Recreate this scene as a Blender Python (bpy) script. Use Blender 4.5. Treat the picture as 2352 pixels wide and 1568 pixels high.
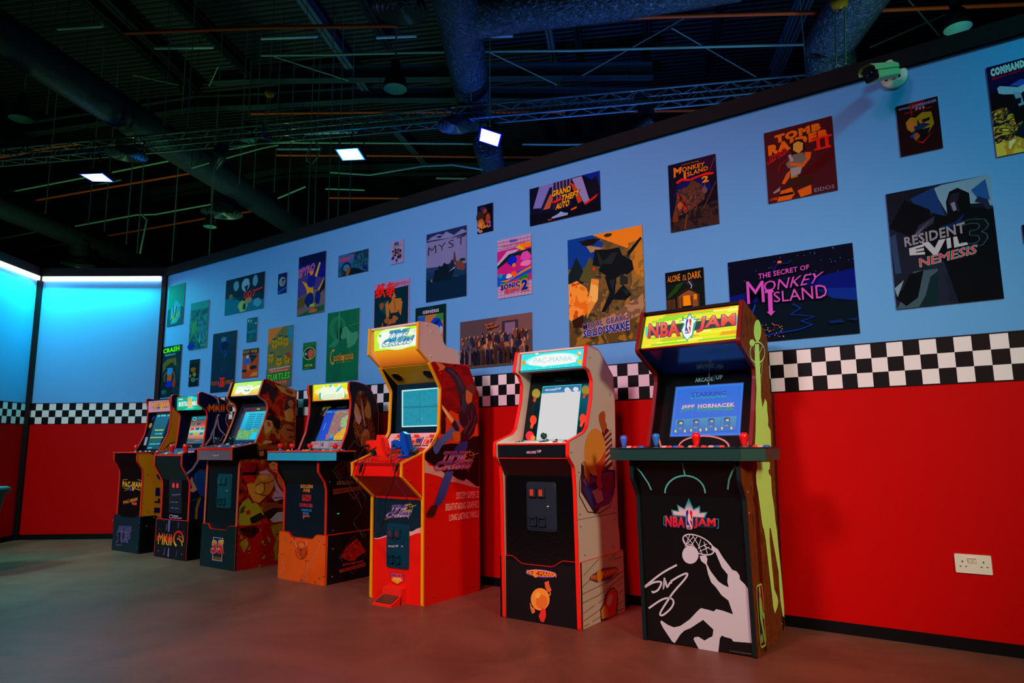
import bpy, math, random
from mathutils import Vector, Matrix
from math import sin, cos, pi, radians
C = bpy.context.scene
for o in list(bpy.data.objects): bpy.data.objects.remove(o)
# ------------------------------------------------------------------ camera
FP, YAW, PITCH, ROLL = 1568.058, 0.6150032, 0.1501485, -0.0095767
CAMZ = 0.97586
def _basis():
    f = Vector((-sin(YAW)*cos(PITCH), cos(YAW)*cos(PITCH), sin(PITCH)))
    r0 = Vector((cos(YAW), sin(YAW), 0)); u0 = r0.cross(f)
    return r0*cos(ROLL)+u0*sin(ROLL), -r0*sin(ROLL)+u0*cos(ROLL), f
CR, CU, CF = _basis()
CAM = Vector((0, -4.0, CAMZ))
cd = bpy.data.cameras.new('camera'); cam = bpy.data.objects.new('camera', cd)
C.collection.objects.link(cam); C.camera = cam
m = Matrix((CR, CU, -CF)).transposed().to_4x4(); m.translation = CAM
cam.matrix_world = m
cd.sensor_width = 36; cd.lens = FP/2352*36; cd.clip_end = 200; cd.clip_start = 0.05
# ------------------------------------------------------------------ world, exposure, lights
vs = C.view_settings
vs.view_transform = 'Standard'; vs.look = 'None'; vs.gamma = 1; vs.use_curve_mapping = False; vs.exposure = 0.0
w = bpy.data.worlds.new('world'); C.world = w; w.use_nodes = True
w.node_tree.nodes['Background'].inputs[0].default_value = (0.02, 0.10, 0.13, 1)
w.node_tree.nodes['Background'].inputs[1].default_value = 0.08
def aim(o, to):
    o.rotation_euler = (Vector(to)-o.location).to_track_quat('-Z', 'Y').to_euler()
def spot(name, loc, to, col, power, ang, blend=0.6, rad=0.15):
    l = bpy.data.lights.new(name, 'SPOT'); l.color = col; l.energy = power
    l.spot_size = radians(ang); l.spot_blend = blend; l.shadow_soft_size = rad
    o = bpy.data.objects.new(name, l); C.collection.objects.link(o); o.location = loc; aim(o, to); return o
def area(name, loc, to, col, power, sx_, sy_, spread=180):
    l = bpy.data.lights.new(name, 'AREA'); l.shape = 'RECTANGLE'; l.size = sx_; l.size_y = sy_
    l.color = col; l.energy = power; l.spread = radians(spread)
    o = bpy.data.objects.new(name, l); C.collection.objects.link(o); o.location = loc; aim(o, to); return o
# unseen stage floods above and behind the camera, an added left fill, and the cyan led strips of the far walls
spot('key_flood', (-2.4, -7.0, 4.4), (-3.2, 0, 1.3), (1, .72, .84), 1220, 60, 1.0, .5)
spot('left_fill', (-4.2, -5.6, 3.6), (-7.9, -.3, .9), (1, .45, .5), 560, 50, 1.0, .4)  # added fill to brighten the left walls, no fixture of its own
spot('blue_flood', (-5.5, -5.5, 4.8), (-5.3, 0, 2.6), (.0, .68, 1), 170, 80, 1.0, .4)
spot('teal_flood', (3.0, -3.2, 4.4), (1.1, 0, 2.2), (.0, .9, 1), 470, 56, 1.0, .3)
spot('side_flood', (2.4, -3.4, 2.6), (-1.4, -.4, .9), (1, .88, .62), 430, 50, 1.0, .3)
spot('red_flood', (-1.3, -3.4, 4.4), (-2.3, -1.3, 0), (1, .04, .02), 430, 60, 1.0, .4)
spot('amber_flood', (1.6, -5.2, 2.8), (.6, -.7, .2), (1, .26, .02), 300, 60, 1.0, .4)
area('led_glow_back', (-8.22, -.55, 2.87), (-7.9, -1.0, 1.2), (0, 1, .95), 17, 1.3, .04)
area('led_glow_left', (-7.71, -2.22, 2.87), (-7.5, -2.06, 0), (0, 1, .95), 26, 3.3, .04)
spot('floor_teal', (-6.2, -4.6, 4.0), (-7.0, -2.0, 0), (.25, .9, 1), 1050, 60, 1, .4)
# hall spots: uplights added behind the partition walls to brighten the roof, no fixture there
spot('hall_fill_far_left', (-20, 3.5, 2.5), (-20, 5, 9.9), (.42, 1, .42), 360, 120, 1, .5)
spot('hall_fill_green', (-14, 3, 2.5), (-14, 4.5, 9.9), (.3, .8, .3), 84, 110, 1, .5)
spot('hall_fill_teal', (-15, 8, 2.5), (-15, 9, 9.9), (.28, .85, .6), 396, 120, 1, .5)
spot('hall_fill_mid', (-8.5, 3.5, 3.2), (-8.5, 4.5, 9.9), (.2, .6, .6), 84, 100, 1, .5)
spot('hall_fill_blue', (-7, 8, 3), (-7.5, 9, 9.9), (.06, .2, 1), 840, 100, 1, .5)
spot('hall_fill_right', (-3.5, 7, 3), (-3.5, 7.5, 9.9), (.14, .32, 1), 504, 100, 1, .5)
spot('hall_fill_far_right', (.5, 6, 3), (0, 7, 9.9), (.3, .85, .65), 312, 100, 1, .5)
spot('pink_flood', (-.6, -5.5, 4.4), (-1.9, 0, 2.0), (1, .3, .6), 240, 50, 1, .4)
# ------------------------------------------------------------------ pixel -> place helpers (photo pixels, 2352x1568)
def ray(x, y): return CF*FP + CR*(x-1176) - CU*(y-784)
def hit(x, y, O, N):
    d = ray(x, y); return CAM + d*((O-CAM).dot(N)/d.dot(N))
def hx(x, y, X): return hit(x, y, Vector((X, 0, 0)), Vector((1, 0, 0)))
def hy(x, y, Y): return hit(x, y, Vector((0, Y, 0)), Vector((0, 1, 0)))
def hz(x, y, Z): return hit(x, y, Vector((0, 0, Z)), Vector((0, 0, 1)))
BA = Vector((ray(1432, 1069).x, ray(1432, 1069).y, 0)).normalized()   # long axis of the hall
BB = Vector((-BA.y, BA.x, 0))
def hd(x, y, d): return hit(x, y, CAM+BA*d, BA)
# crops: (x0, y0, scale)
CR_ = dict(n=(1380, 680, 3.5636), m=(1380, 1100, 3.563), p=(1130, 780, 4.612), q=(1130, 1100, 4.355), t=(800, 730, 4.612),
           u=(800, 1050, 4.356), g=(600, 860, 6.032), h=(600, 1090, 5.6), s=(440, 850, 6.535), r=(440, 1060, 6.03),
           k=(240, 880, 7.127), l=(240, 1060, 6.535), A=(350, 620, 5.226), B=(620, 540, 4.354), C=(850, 450, 3.825),
           D=(1200, 340, 3.267), E=(1650, 240, 2.8), F=(2000, 140, 2.7045), v=(940, 830, 4.48), w=(800, 960, 9.8),
           a=(0, 0, 3.92), b=(600, 0, 3.92), c=(1200, 0, 3.92), d=(1750, 0, 3.92), e=(0, 300, 3.92), f=(500, 250, 3.36),
           x=(1650, 860, 4.61), z=(0, 880, 3.733), P=(0, 0, 1), o=(2100, 1180, 4.04))
def px(c, a, b):
    x0, y0, s = CR_[c]; return x0+a/s, y0+b/s
# ------------------------------------------------------------------ materials
def lin(v):
    v /= 255.0; return v/12.92 if v <= .04045 else ((v+.055)/1.055)**2.4
def L3(c): return (lin(c[0]), lin(c[1]), lin(c[2]), 1)
MATS = {}
def M(col, rough=.5, em=0, metal=0, spec=.3, bump=0, bscale=200, coat=0):
    key = (tuple(col), rough, em, metal, spec, bump, bscale, coat)
    if key in MATS: return MATS[key]
    mt = bpy.data.materials.new('surface'); mt.use_nodes = True; MATS[key] = mt
    nt = mt.node_tree; b = nt.nodes['Principled BSDF']
    b.inputs['Base Color'].default_value = L3(col); b.inputs['Roughness'].default_value = rough
    b.inputs['Metallic'].default_value = metal; b.inputs['Specular IOR Level'].default_value = spec
    b.inputs['Coat Weight'].default_value = coat
    if em:
        b.inputs['Emission Color'].default_value = L3(col); b.inputs['Emission Strength'].default_value = em
        b.inputs['Base Color'].default_value = (.02, .02, .02, 1)
    if bump:
        n = nt.nodes.new('ShaderNodeTexNoise'); n.inputs['Scale'].default_value = bscale
        t = nt.nodes.new('ShaderNodeTexCoord'); nt.links.new(t.outputs['Object'], n.inputs['Vector'])
        bp = nt.nodes.new('ShaderNodeBump'); bp.inputs['Strength'].default_value = bump; bp.inputs['Distance'].default_value = .01
        nt.links.new(n.outputs[0], bp.inputs['Height']); nt.links.new(bp.outputs[0], b.inputs['Normal'])
    return mt
def NM(cols, scale=8, detail=3, dist=1.0, rough=.45, em=0, stretch=(1, 1, 1), smooth=False, rot=0):
    """painted noise: patches of the given colours"""
    key = ('n', tuple(cols), scale, detail, dist, rough, em, stretch, smooth, rot)
    if key in MATS: return MATS[key]
    mt = bpy.data.materials.new('print'); mt.use_nodes = True; MATS[key] = mt
    nt = mt.node_tree; b = nt.nodes['Principled BSDF']; b.inputs['Roughness'].default_value = max(rough, .6); b.inputs['Specular IOR Level'].default_value = .06
    t = nt.nodes.new('ShaderNodeTexCoord'); mp = nt.nodes.new('ShaderNodeMapping'); mp.inputs['Scale'].default_value = stretch
    mp.inputs['Rotation'].default_value = (rot, rot, rot)
    n = nt.nodes.new('ShaderNodeTexNoise'); n.inputs['Scale'].default_value = scale; n.inputs['Detail'].default_value = detail
    n.inputs['Distortion'].default_value = dist
    r = nt.nodes.new('ShaderNodeValToRGB'); e = r.color_ramp; e.interpolation = 'LINEAR' if smooth else 'CONSTANT'
    k = len(cols)
    while len(e.elements) < k: e.elements.new(.5)
    for i, c in enumerate(cols):
        e.elements[i].position = .30+.42*i/max(1, k-1 if smooth else k) if i else 0
        e.elements[i].color = L3(c)
    nt.links.new(t.outputs['Object'], mp.inputs[0]); nt.links.new(mp.outputs[0], n.inputs['Vector'])
    nt.links.new(n.outputs[0], r.inputs[0])
    if em:
        nt.links.new(r.outputs[0], b.inputs['Emission Color']); b.inputs['Emission Strength'].default_value = em
        b.inputs['Base Color'].default_value = (.02, .02, .02, 1)
    else: nt.links.new(r.outputs[0], b.inputs['Base Color'])
    return mt
def GM(stops, z0, z1, em=0, rough=.4):
    """printed vertical gradient between object heights z0 and z1"""
    key = ('g', tuple(stops), z0, z1, em)
    if key in MATS: return MATS[key]
    mt = bpy.data.materials.new('print'); mt.use_nodes = True; MATS[key] = mt
    nt = mt.node_tree; b = nt.nodes['Principled BSDF']; b.inputs['Roughness'].default_value = rough
    t = nt.nodes.new('ShaderNodeTexCoord'); sp = nt.nodes.new('ShaderNodeSeparateXYZ'); mr = nt.nodes.new('ShaderNodeMapRange')
    mr.inputs['From Min'].default_value = z0; mr.inputs['From Max'].default_value = z1
    r = nt.nodes.new('ShaderNodeValToRGB'); e = r.color_ramp
    while len(e.elements) < len(stops): e.elements.new(.5)
    for i, c in enumerate(stops): e.elements[i].position = i/(len(stops)-1); e.elements[i].color = L3(c)
    nt.links.new(t.outputs['Object'], sp.inputs[0]); nt.links.new(sp.outputs[2], mr.inputs[0]); nt.links.new(mr.outputs[0], r.inputs[0])
    if em: nt.links.new(r.outputs[0], b.inputs['Emission Color']); b.inputs['Emission Strength'].default_value = em; b.inputs['Base Color'].default_value = (.02, .02, .02, 1)
    else: nt.links.new(r.outputs[0], b.inputs['Base Color'])
    return mt
# ------------------------------------------------------------------ mesh builder
ROOT = {}
def rnd(pts, r, n=4):
    """round the corners of a closed 2-D outline"""
    out = []; k = len(pts)
    for i in range(k):
        p0, p1, p2 = Vector(pts[i-1]), Vector(pts[i]), Vector(pts[(i+1) % k])
        a = p0-p1; b = p2-p1
        rr = min(r, a.length*.45, b.length*.45)
        s, e = p1+a.normalized()*rr, p1+b.normalized()*rr
        for j in range(n+1):
            t = j/n; out.append(tuple(s*(1-t)**2+p1*2*t*(1-t)+e*t*t))
    return out
def offs(pts, d):
    """offset a closed outline outwards by d"""
    k = len(pts); ar = sum(pts[i][0]*pts[(i+1) % k][1]-pts[(i+1) % k][0]*pts[i][1] for i in range(k))
    s = 1 if ar > 0 else -1; out = []
    for i in range(k):
        p0, p1, p2 = Vector(pts[i-1]), Vector(pts[i]), Vector(pts[(i+1) % k])
        a = (p1-p0).normalized(); b = (p2-p1).normalized()
        n1 = Vector((a.y, -a.x))*s; n2 = Vector((b.y, -b.x))*s; n = n1+n2
        if n.length < 1e-6: n = n1
        n.normalize(); c = max(.4, n.dot(n1)); out.append(tuple(p1+n*(d/c)))
    return out
class MB:
    def __init__(s): s.v = []; s.f = []; s.m = []; s.mats = []; s.sm = []
    def mi(s, m):
        if m not in s.mats: s.mats.append(m)
        return s.mats.index(m)
    def face(s, pts, m, smooth=False):
        n = len(s.v); s.v += [Vector(p) for p in pts]; s.f.append(tuple(range(n, n+len(pts)))); s.m.append(s.mi(m)); s.sm.append(smooth)
        return s
    def grid(s, rows, m, closed=False, smooth=True, flip=False):
        n = len(s.v); w_ = len(rows[0]); mi = s.mi(m)
        for r in rows: s.v += [Vector(p) for p in r]
        for i in range(len(rows)-1):
            for j in range(w_ if closed else w_-1):
                a = n+i*w_+j; b = n+i*w_+(j+1) % w_; q = (a, b, b+w_, a+w_)
                s.f.append(q[::-1] if flip else q); s.m.append(mi); s.sm.append(smooth)
        return s
    def box(s, a, b, m, M_=None):
        x0, y0, z0 = [min(a[i], b[i]) for i in range(3)]; x1, y1, z1 = [max(a[i], b[i]) for i in range(3)]
        p = [Vector(q) for q in ((x0, y0, z0), (x1, y0, z0), (x1, y1, z0), (x0, y1, z0), (x0, y0, z1), (x1, y0, z1), (x1, y1, z1), (x0, y1, z1))]
        if M_: p = [M_ @ q for q in p]
        n = len(s.v); s.v += p; mi = s.mi(m)
        for f in ((0, 3, 2, 1), (4, 5, 6, 7), (0, 1, 5, 4), (1, 2, 6, 5), (2, 3, 7, 6), (3, 0, 4, 7)):
            s.f.append(tuple(n+i for i in f)); s.m.append(mi); s.sm.append(False)
        return s
    def prism(s, a, b, m, caps=True, mcap=None, smooth=False):
        """a, b: matching loops of 3-D points"""
        n = len(s.v); k = len(a); s.v += [Vector(p) for p in a]+[Vector(p) for p in b]; mi = s.mi(m)
        for i in range(k):
            j = (i+1) % k; s.f.append((n+i, n+j, n+k+j, n+k+i)); s.m.append(mi); s.sm.append(smooth)
        if caps:
            mc = s.mi(mcap or m)
            s.f.append(tuple(range(n+k-1, n-1, -1))); s.m.append(mc); s.sm.append(False)
            s.f.append(tuple(range(n+k, n+2*k))); s.m.append(mc); s.sm.append(False)
        return s
    def tube(s, pts, r, m, n=8, caps=True):
        pts = [Vector(p) for p in pts]; rows = []; up = Vector((0, 0, 1))
        rs = r if isinstance(r, (list, tuple)) else [r]*len(pts)
        for i, p in enumerate(pts):
            d = (pts[min(i+1, len(pts)-1)]-pts[max(i-1, 0)]).normalized()
            if abs(d.dot(up)) > .95: up = Vector((1, 0, 0)) if abs(d.x) < .9 else Vector((0, 1, 0))
            a = d.cross(up).normalized(); b = a.cross(d).normalized(); up = b
            rows.append([p+(a*cos(2*pi*j/n)+b*sin(2*pi*j/n))*rs[i] for j in range(n)])
        s.grid(rows, m, closed=True)
        if caps: s.face(rows[0][::-1], m); s.face(rows[-1], m)
        return s
    def lathe(s, O, ax, prof, m, n=20, caps=True):
        """prof: list of (radius, height along ax)"""
        O = Vector(O); ax = Vector(ax).normalized()
        t = Vector((1, 0, 0)) if abs(ax.x) < .9 else Vector((0, 1, 0)); a = ax.cross(t).normalized(); b = ax.cross(a)
        rows = [[O+ax*h+(a*cos(2*pi*j/n)+b*sin(2*pi*j/n))*max(r, 1e-5) for j in range(n)] for r, h in prof]
        return s.grid(rows, m, closed=True)
    def build(s, name, parent=None, label=None, **kw):
        me = bpy.data.meshes.new(name)
        org = Vector((0, 0, 0))
        if parent is not None: org = ROOT[parent.name]
        elif kw.get('origin') is not None: org = Vector(kw['origin'])
        me.from_pydata([tuple(v-org) for v in s.v], [], s.f)
        for m_ in s.mats: me.materials.append(m_)
        me.polygons.foreach_set('material_index', s.m); me.polygons.foreach_set('use_smooth', s.sm)
        me.validate(); me.update()
        o = bpy.data.objects.new(name, me); C.collection.objects.link(o)
        if parent is not None: o.parent = parent
        else: o.location = org
        ROOT[o.name] = org
        if label: o['label'] = label
        for q in ('category', 'group', 'kind'):
            if kw.get(q): o[q] = kw[q]
        return o
def thing(name, label, cat, loc, group=None):
    o = bpy.data.objects.new(name, None); C.collection.objects.link(o); o.location = loc; o.empty_display_size = .1
    o['label'] = label; o['category'] = cat; ROOT[o.name] = Vector(loc)
    if group: o['group'] = group
    return o
# ------------------------------------------------------------------ text
GL = {}
def _raw(txt, bold, ref=0):
    if (txt, bold, ref) in GL: return GL[(txt, bold, ref)]
    cu = bpy.data.curves.new('t', 'FONT'); cu.body = txt; cu.size = 1; cu.resolution_u = 2; cu.offset = bold; cu.space_character = 1+2.6*max(0, ref); cu.fill_mode = 'FRONT'
    ob = bpy.data.objects.new('t', cu); C.collection.objects.link(ob)
    dg = bpy.context.evaluated_depsgraph_get(); dg.update()
    me = bpy.data.meshes.new_from_object(ob.evaluated_get(dg))
    v_ = [(v.co.x, v.co.y) for v in me.vertices]; fs = [tuple(p.vertices) for p in me.polygons]
    bpy.data.objects.remove(ob); bpy.data.curves.remove(cu); bpy.data.meshes.remove(me)
    GL[(txt, bold, ref)] = (v_ or [(0, 0), (1, 1)], fs); return GL[(txt, bold, ref)]
def glyphs(txt, bold=0.0, ref=None):
    """filled text outline, normalised by the box of the text at weight ref"""
    ref = bold if ref is None else ref; v_, fs = _raw(txt, bold, ref); rv = _raw(txt, ref, ref)[0]
    x0 = min(v[0] for v in rv); x1 = max(v[0] for v in rv); y0 = min(v[1] for v in rv); y1 = max(v[1] for v in rv)
    return [((x-x0)/(x1-x0), (y-y0)/(y1-y0)) for x, y in v_], fs
# ------------------------------------------------------------------ flat printed artwork on a plane
class Surf:
    """plane through O with unit axes U (right), V (up), N (out)"""
    def __init__(s, O, U, V):
        s.O = Vector(O); s.U = Vector(U).normalized(); s.V = Vector(V).normalized(); s.N = s.U.cross(s.V)
    def uv(s, c, a, b):
        h = hit(*px(c, a, b), s.O, s.N)-s.O; return h.dot(s.U), h.dot(s.V)
    def p(s, u, v, n=0): return s.O+s.U*u+s.V*v+s.N*n
def SX(X): return Surf((X, 0, 0), (0, 1, 0), (0, 0, 1))            # right side of a cabinet
def SY(Y): return Surf((0, Y, 0), (1, 0, 0), (0, 0, 1))            # facing the room
def SS(y0, z0, y1, z1, d=0):                                       # slanted, through two profile points (lower, upper)
    s = Surf((0, y0, z0), (1, 0, 0), (0, y1-y0, z1-z0)); s.O = s.O+s.N*d; return s
class Art:
    """flat printed layers; c = crop key of the points, None = metres on the surface, 'b' box-normalised"""
    def __init__(s, surf, c=None, base=.0006, step=.00018, mb=None, box=None):
        s.S = surf; s.c = c; s.n = base; s.st = step; s.mb = mb or MB(); s.box = box
    def pt(s, a, b, c=None):
        if c: return s.S.uv(c, a, b)
        if s.box:
            u0, v0, u1, v1 = s.box; return u0+(u1-u0)*a, v0+(v1-v0)*b
        if s.c is None: return a, b
        return s.S.uv(s.c, a, b)
    def P(s, m, *pts):
        q = [s.pt(*p) for p in pts]
        ar = sum(q[i][0]*q[(i+1) % len(q)][1]-q[(i+1) % len(q)][0]*q[i][1] for i in range(len(q)))
        if ar < 0: q = q[::-1]
        s.mb.face([s.S.p(u, v, s.n) for u, v in q], m); s.n += s.st; return s
    def R(s, m, a0, b0, a1, b1): return s.P(m, (a0, b0), (a1, b0), (a1, b1), (a0, b1))
    def E(s, m, a, b, ra, rb, rot=0, n=24, a0=0, a1=360):
        pts = []
        for i in range(n):
            t = radians(a0+(a1-a0)*i/(n if a1-a0 == 360 else n-1)); x = ra*cos(t); y = rb*sin(t)
            pts.append((a+x*cos(rot)-y*sin(rot), b+x*sin(rot)+y*cos(rot)))
        return s.P(m, *pts)
    def L(s, m, w, *pts, closed=False):
        """stroke of metric width w"""
        q = [Vector(s.pt(*p)) for p in pts]
        if closed: q.append(q[0])
        n = len(q); Lf = []; Rt = []
        for i in range(n):
            if closed and i in (0, n-1): d0 = (q[0]-q[-2]); d1 = (q[1]-q[0])
            else: d0 = q[i]-q[max(i-1, 0)]; d1 = q[min(i+1, n-1)]-q[i]
            if d0.length < 1e-9: d0 = d1
            if d1.length < 1e-9: d1 = d0
            d = d0.normalized()+d1.normalized()
            if d.length < 1e-3: d = d0
            d.normalize(); nn = Vector((-d.y, d.x)); k = max(.5, abs(nn.dot(Vector((-d0.y, d0.x)).normalized())))
            Lf.append(q[i]+nn*w/2/k); Rt.append(q[i]-nn*w/2/k)
        s.mb.grid([[s.S.p(*a, s.n) for a in Rt], [s.S.p(*a, s.n) for a in Lf]], m, smooth=False); s.n += s.st; return s
    def LS(s, m, w, *pts):
        """smooth stroke through the points"""
        q = [Vector(s.pt(*p)) for p in pts]; o = []
        for i in range(len(q)-1):
            p0, p1, p2, p3 = q[max(i-1, 0)], q[i], q[i+1], q[min(i+2, len(q)-1)]
            for k in range(6): t = k/6; o.append(.5*((2*p1)+(p2-p0)*t+(2*p0-5*p1+4*p2-p3)*t*t+(3*p1-p0-3*p2+p3)*t**3))
        o.append(q[-1]); c, b = s.c, s.box; s.c = None; s.box = None; s.L(m, w, *[tuple(v) for v in o]); s.c, s.box = c, b; return s
    def T(s, m, txt, bl, br, tr, tl, bold=.02, ref=None):
        """text filling the quad bl, br, tr, tl"""
        vv, ff = glyphs(txt, bold, ref); k = [Vector(s.pt(*p)) for p in (bl, br, tr, tl)]
        n = len(s.mb.v); mi = s.mb.mi(m)
        for x, y in vv:
            q = k[0]*(1-x)*(1-y)+k[1]*x*(1-y)+k[2]*x*y+k[3]*(1-x)*y; s.mb.v.append(s.S.p(q.x, q.y, s.n))
        for f in ff: s.mb.f.append(tuple(n+i for i in f)); s.mb.m.append(mi); s.mb.sm.append(False)
        s.n += s.st; return s
    def TO(s, m, mo, txt, bl, br, tr, tl, bold=.02, o=.07):
        """text with an outline / shadow colour behind it"""
        s.T(mo, txt, bl, br, tr, tl, bold+o, bold); return s.T(m, txt, bl, br, tr, tl, bold)
    def Q(s, m, mo, txt, a0, b0, a1, b1, bold=.02, o=0.06):
        """axis aligned text: lower-left, upper-right"""
        q = ((a0, b0), (a1, b0), (a1, b1), (a0, b1))
        return s.TO(m, mo, txt, *q, bold=bold, o=o) if mo else s.T(m, txt, *q, bold=bold)
    def build(s, name, parent, label=None): return s.mb.build(name, parent, label)
# common colours
BLK = M((7, 7, 9), .35, spec=.2); DBLK = M((4, 4, 6), .55, spec=.15); WHT = M((225, 215, 215), .45); CHR = M((200, 200, 205), .25, metal=1)
def box_uv(uvs):
    u = [q[0] for q in uvs]; v = [q[1] for q in uvs]
    return (u[0]+u[3])/2, (v[2]+v[3])/2, (u[1]+u[2])/2, (v[0]+v[1])/2
# ================================================================== the room
Z1, Z2, Z3, Z4, Z5 = 0.056, 1.2578, 1.4831, 2.947, 3.045
C1 = Vector((-7.73, 0, 0)); C2 = Vector((-8.89, -.864, 0)); LD = Vector((.62, -.785, 0)); C3 = C2+LD*3.6
BLUE = M((92, 160, 218), .6, bump=.05, bscale=900, spec=.2); RED = M((190, 2, 2), .6, bump=.06, bscale=900, spec=.08)
SKIRT = M((8, 9, 10), .5, spec=.15); TRIM = M((11, 9, 11), .7, spec=.15)
def wallseg(a, b, side, k):
    d = (b-a).normalized(); n = Vector((d.y, -d.x, 0))      # n points into the room
    if n.dot(CAM-a) < 0: n = -n
    U = Vector((0, 0, 1))
    def bx(mb, z0, z1, t0, t1, m, e0=0, e1=0):
        p = [a-d*e0+n*t0, b+d*e1+n*t0, b+d*e1+n*t1, a-d*e0+n*t1]
        mb.prism([q+U*z0 for q in p], [q+U*z1 for q in p], m)
    w_ = MB(); bx(w_, 0, Z2+.1, -.12, 0, RED, .0, .0); bx(w_, Z2+.1, Z4+.01, -.12, 0, BLUE)
    w_.build('wall_'+side, kind='structure', label=None)
    s = MB(); bx(s, 0, Z1, 0, .012, SKIRT); s.build('baseboard_'+side, kind='structure')
    s = MB(); bx(s, Z4, Z5, -.14, .03, TRIM, .03, .03); s.build('trim_%d' % k, kind='structure')
    # chequered band
    WQ = M((232, 222, 222), .5); KQ = M((8, 8, 10), .5, spec=.15)
    s = MB(); L = (b-a).length; q = .0738; off = ((-.957-a.x) % (2*q)) if side == 'right' else 0.02
    for r in range(3):
        i = -1; u = off-2*q; c = 0
        while u < L:
            u0 = max(0, u); u1 = min(L, u+q)
            if u1 > u0:
                z0 = Z2+(Z3-Z2)*r/3; z1 = Z2+(Z3-Z2)*(r+1)/3
                f = a+d*u0+n*.002; g = a+d*u1+n*.002
                pts = [f+U*z0, g+U*z0, g+U*z1, f+U*z1]
                if (pts[1]-pts[0]).cross(pts[3]-pts[0]).dot(n) < 0: pts = pts[::-1]
                s.face(pts, KQ if (c+r) % 2 == 0 else WQ)
            u += q; c += 1
    bx(s, Z3, Z3+.006, 0, .004, KQ); bx(s, Z2-.006, Z2, 0, .004, KQ)
    s.build('trim_%d' % (k+1), kind='structure')
    return d, n
wallseg(C1, Vector((1.6, 0, 0)), 'right', 1)
dF, nF = wallseg(C2, C1, 'back', 3)
dL, nL = wallseg(C3, C2, 'left', 5)
def strip(name, a, b, r, m):
    s = MB(); s.prism([a+Vector((r*cos(t), r*sin(t), 0)) for t in (0, pi/2, pi, 3*pi/2)], [b+Vector((r*cos(t), r*sin(t), 0)) for t in (0, pi/2, pi, 3*pi/2)], m)
    s.build(name, kind='structure')
strip('trim_7', C1+Vector((0, 0, .0))+(nF+Vector((0, -1, 0)))*.012, C1+Vector((0, 0, Z4))+(nF+Vector((0, -1, 0)))*.012, .034, SKIRT)
strip('trim_8', C2+(nF+nL)*.012, C2+Vector((0, 0, Z4))+(nF+nL)*.012, .045, SKIRT)
# led strips under the fascia of the two far walls
LEDM = M((215, 232, 235), em=6)
def led(a, b, n, label):
    d = (b-a).normalized(); U = Vector((0, 0, 1)); s = MB()
    p = [a+n*.004, b+n*.004, b+n*.032, a+n*.032]
    s.prism([q+U*(Z4-.052) for q in p], [q+U*(Z4-.004) for q in p], LEDM)
    s.build('led_strip', None, label, category='led strip', group='light strips under the black fascia', origin=(a+b)/2+U*Z4)
led(C2+dF*.05, C1-dF*.06, nF, 'bright white led strip glowing along the top of the short back wall')
led(C3, C2-dL*.05, nL, 'bright white led strip glowing along the top of the far left wall')
s = MB(); s.box((C1.x+.04, -.004, Z4-.007), (1.6, 0, Z4), M((30, 190, 240), .4)); s.build('trim_9', kind='structure')  # cyan strip painting the bright edge highlight under the fascia
# floor
fm = bpy.data.materials.new('floor_resin'); fm.use_nodes = True; nt = fm.node_tree; b = nt.nodes['Principled BSDF']
t = nt.nodes.new('ShaderNodeTexCoord'); n = nt.nodes.new('ShaderNodeTexNoise'); n.inputs['Scale'].default_value = 1.3; n.inputs['Detail'].default_value = 9; n.inputs['Distortion'].default_value = 1.2
n.inputs['Roughness'].default_value = .62
r = nt.nodes.new('ShaderNodeValToRGB'); r.color_ramp.elements[0].position = .3; r.color_ramp.elements[1].position = .75
r.color_ramp.elements[0].color = L3((96, 60, 46)); r.color_ramp.elements[1].color = L3((132, 88, 68))
nt.links.new(t.outputs['Object'], n.inputs['Vector']); nt.links.new(n.outputs[0], r.inputs[0]); nt.links.new(r.outputs[0], b.inputs['Base Color'])
n2 = nt.nodes.new('ShaderNodeTexNoise'); n2.inputs['Scale'].default_value = 3; n2.inputs['Detail'].default_value = 6; nt.links.new(t.outputs['Object'], n2.inputs['Vector'])
mr = nt.nodes.new('ShaderNodeMapRange'); mr.inputs['To Min'].default_value = .32; mr.inputs['To Max'].default_value = .55
nt.links.new(n2.outputs[0], mr.inputs[0]); nt.links.new(mr.outputs[0], b.inputs['Roughness']); b.inputs['Specular IOR Level'].default_value = .22
bp = nt.nodes.new('ShaderNodeBump'); bp.inputs['Strength'].default_value = .15; bp.inputs['Distance'].default_value = .02
nt.links.new(n2.outputs[0], bp.inputs['Height']); nt.links.new(bp.outputs[0], b.inputs['Normal'])
s = MB(); s.face([(-40, -18, 0), (12, -18, 0), (30, 34, 0), (-40, 34, 0)], fm); s.build('floor', kind='structure')
# ------------------------------------------------------------------ roof of the hall
rm = bpy.data.materials.new('roof_sheet'); rm.use_nodes = True; nt = rm.node_tree; b = nt.nodes['Principled BSDF']
b.inputs['Roughness'].default_value = .6
t = nt.nodes.new('ShaderNodeTexCoord'); mp = nt.nodes.new('ShaderNodeMapping'); mp.inputs['Rotation'].default_value = (0, 0, -math.atan2(BA.y, BA.x))
wv = nt.nodes.new('ShaderNodeTexWave'); wv.wave_type = 'BANDS'; wv.bands_direction = 'X'; wv.inputs['Scale'].default_value = 1.6; wv.inputs['Distortion'].default_value = 0
r = nt.nodes.new('ShaderNodeValToRGB'); r.color_ramp.elements[0].color = L3((12, 13, 15)); r.color_ramp.elements[1].color = L3((46, 48, 54)); r.color_ramp.elements[0].position = .35
nt.links.new(t.outputs['Object'], mp.inputs[0]); nt.links.new(mp.outputs[0], wv.inputs['Vector']); nt.links.new(wv.outputs[0], r.inputs[0]); nt.links.new(r.outputs[0], b.inputs['Base Color'])
bp = nt.nodes.new('ShaderNodeBump'); bp.inputs['Distance'].default_value = .05; nt.links.new(wv.outputs[0], bp.inputs['Height']); nt.links.new(bp.outputs[0], b.inputs['Normal'])
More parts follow.
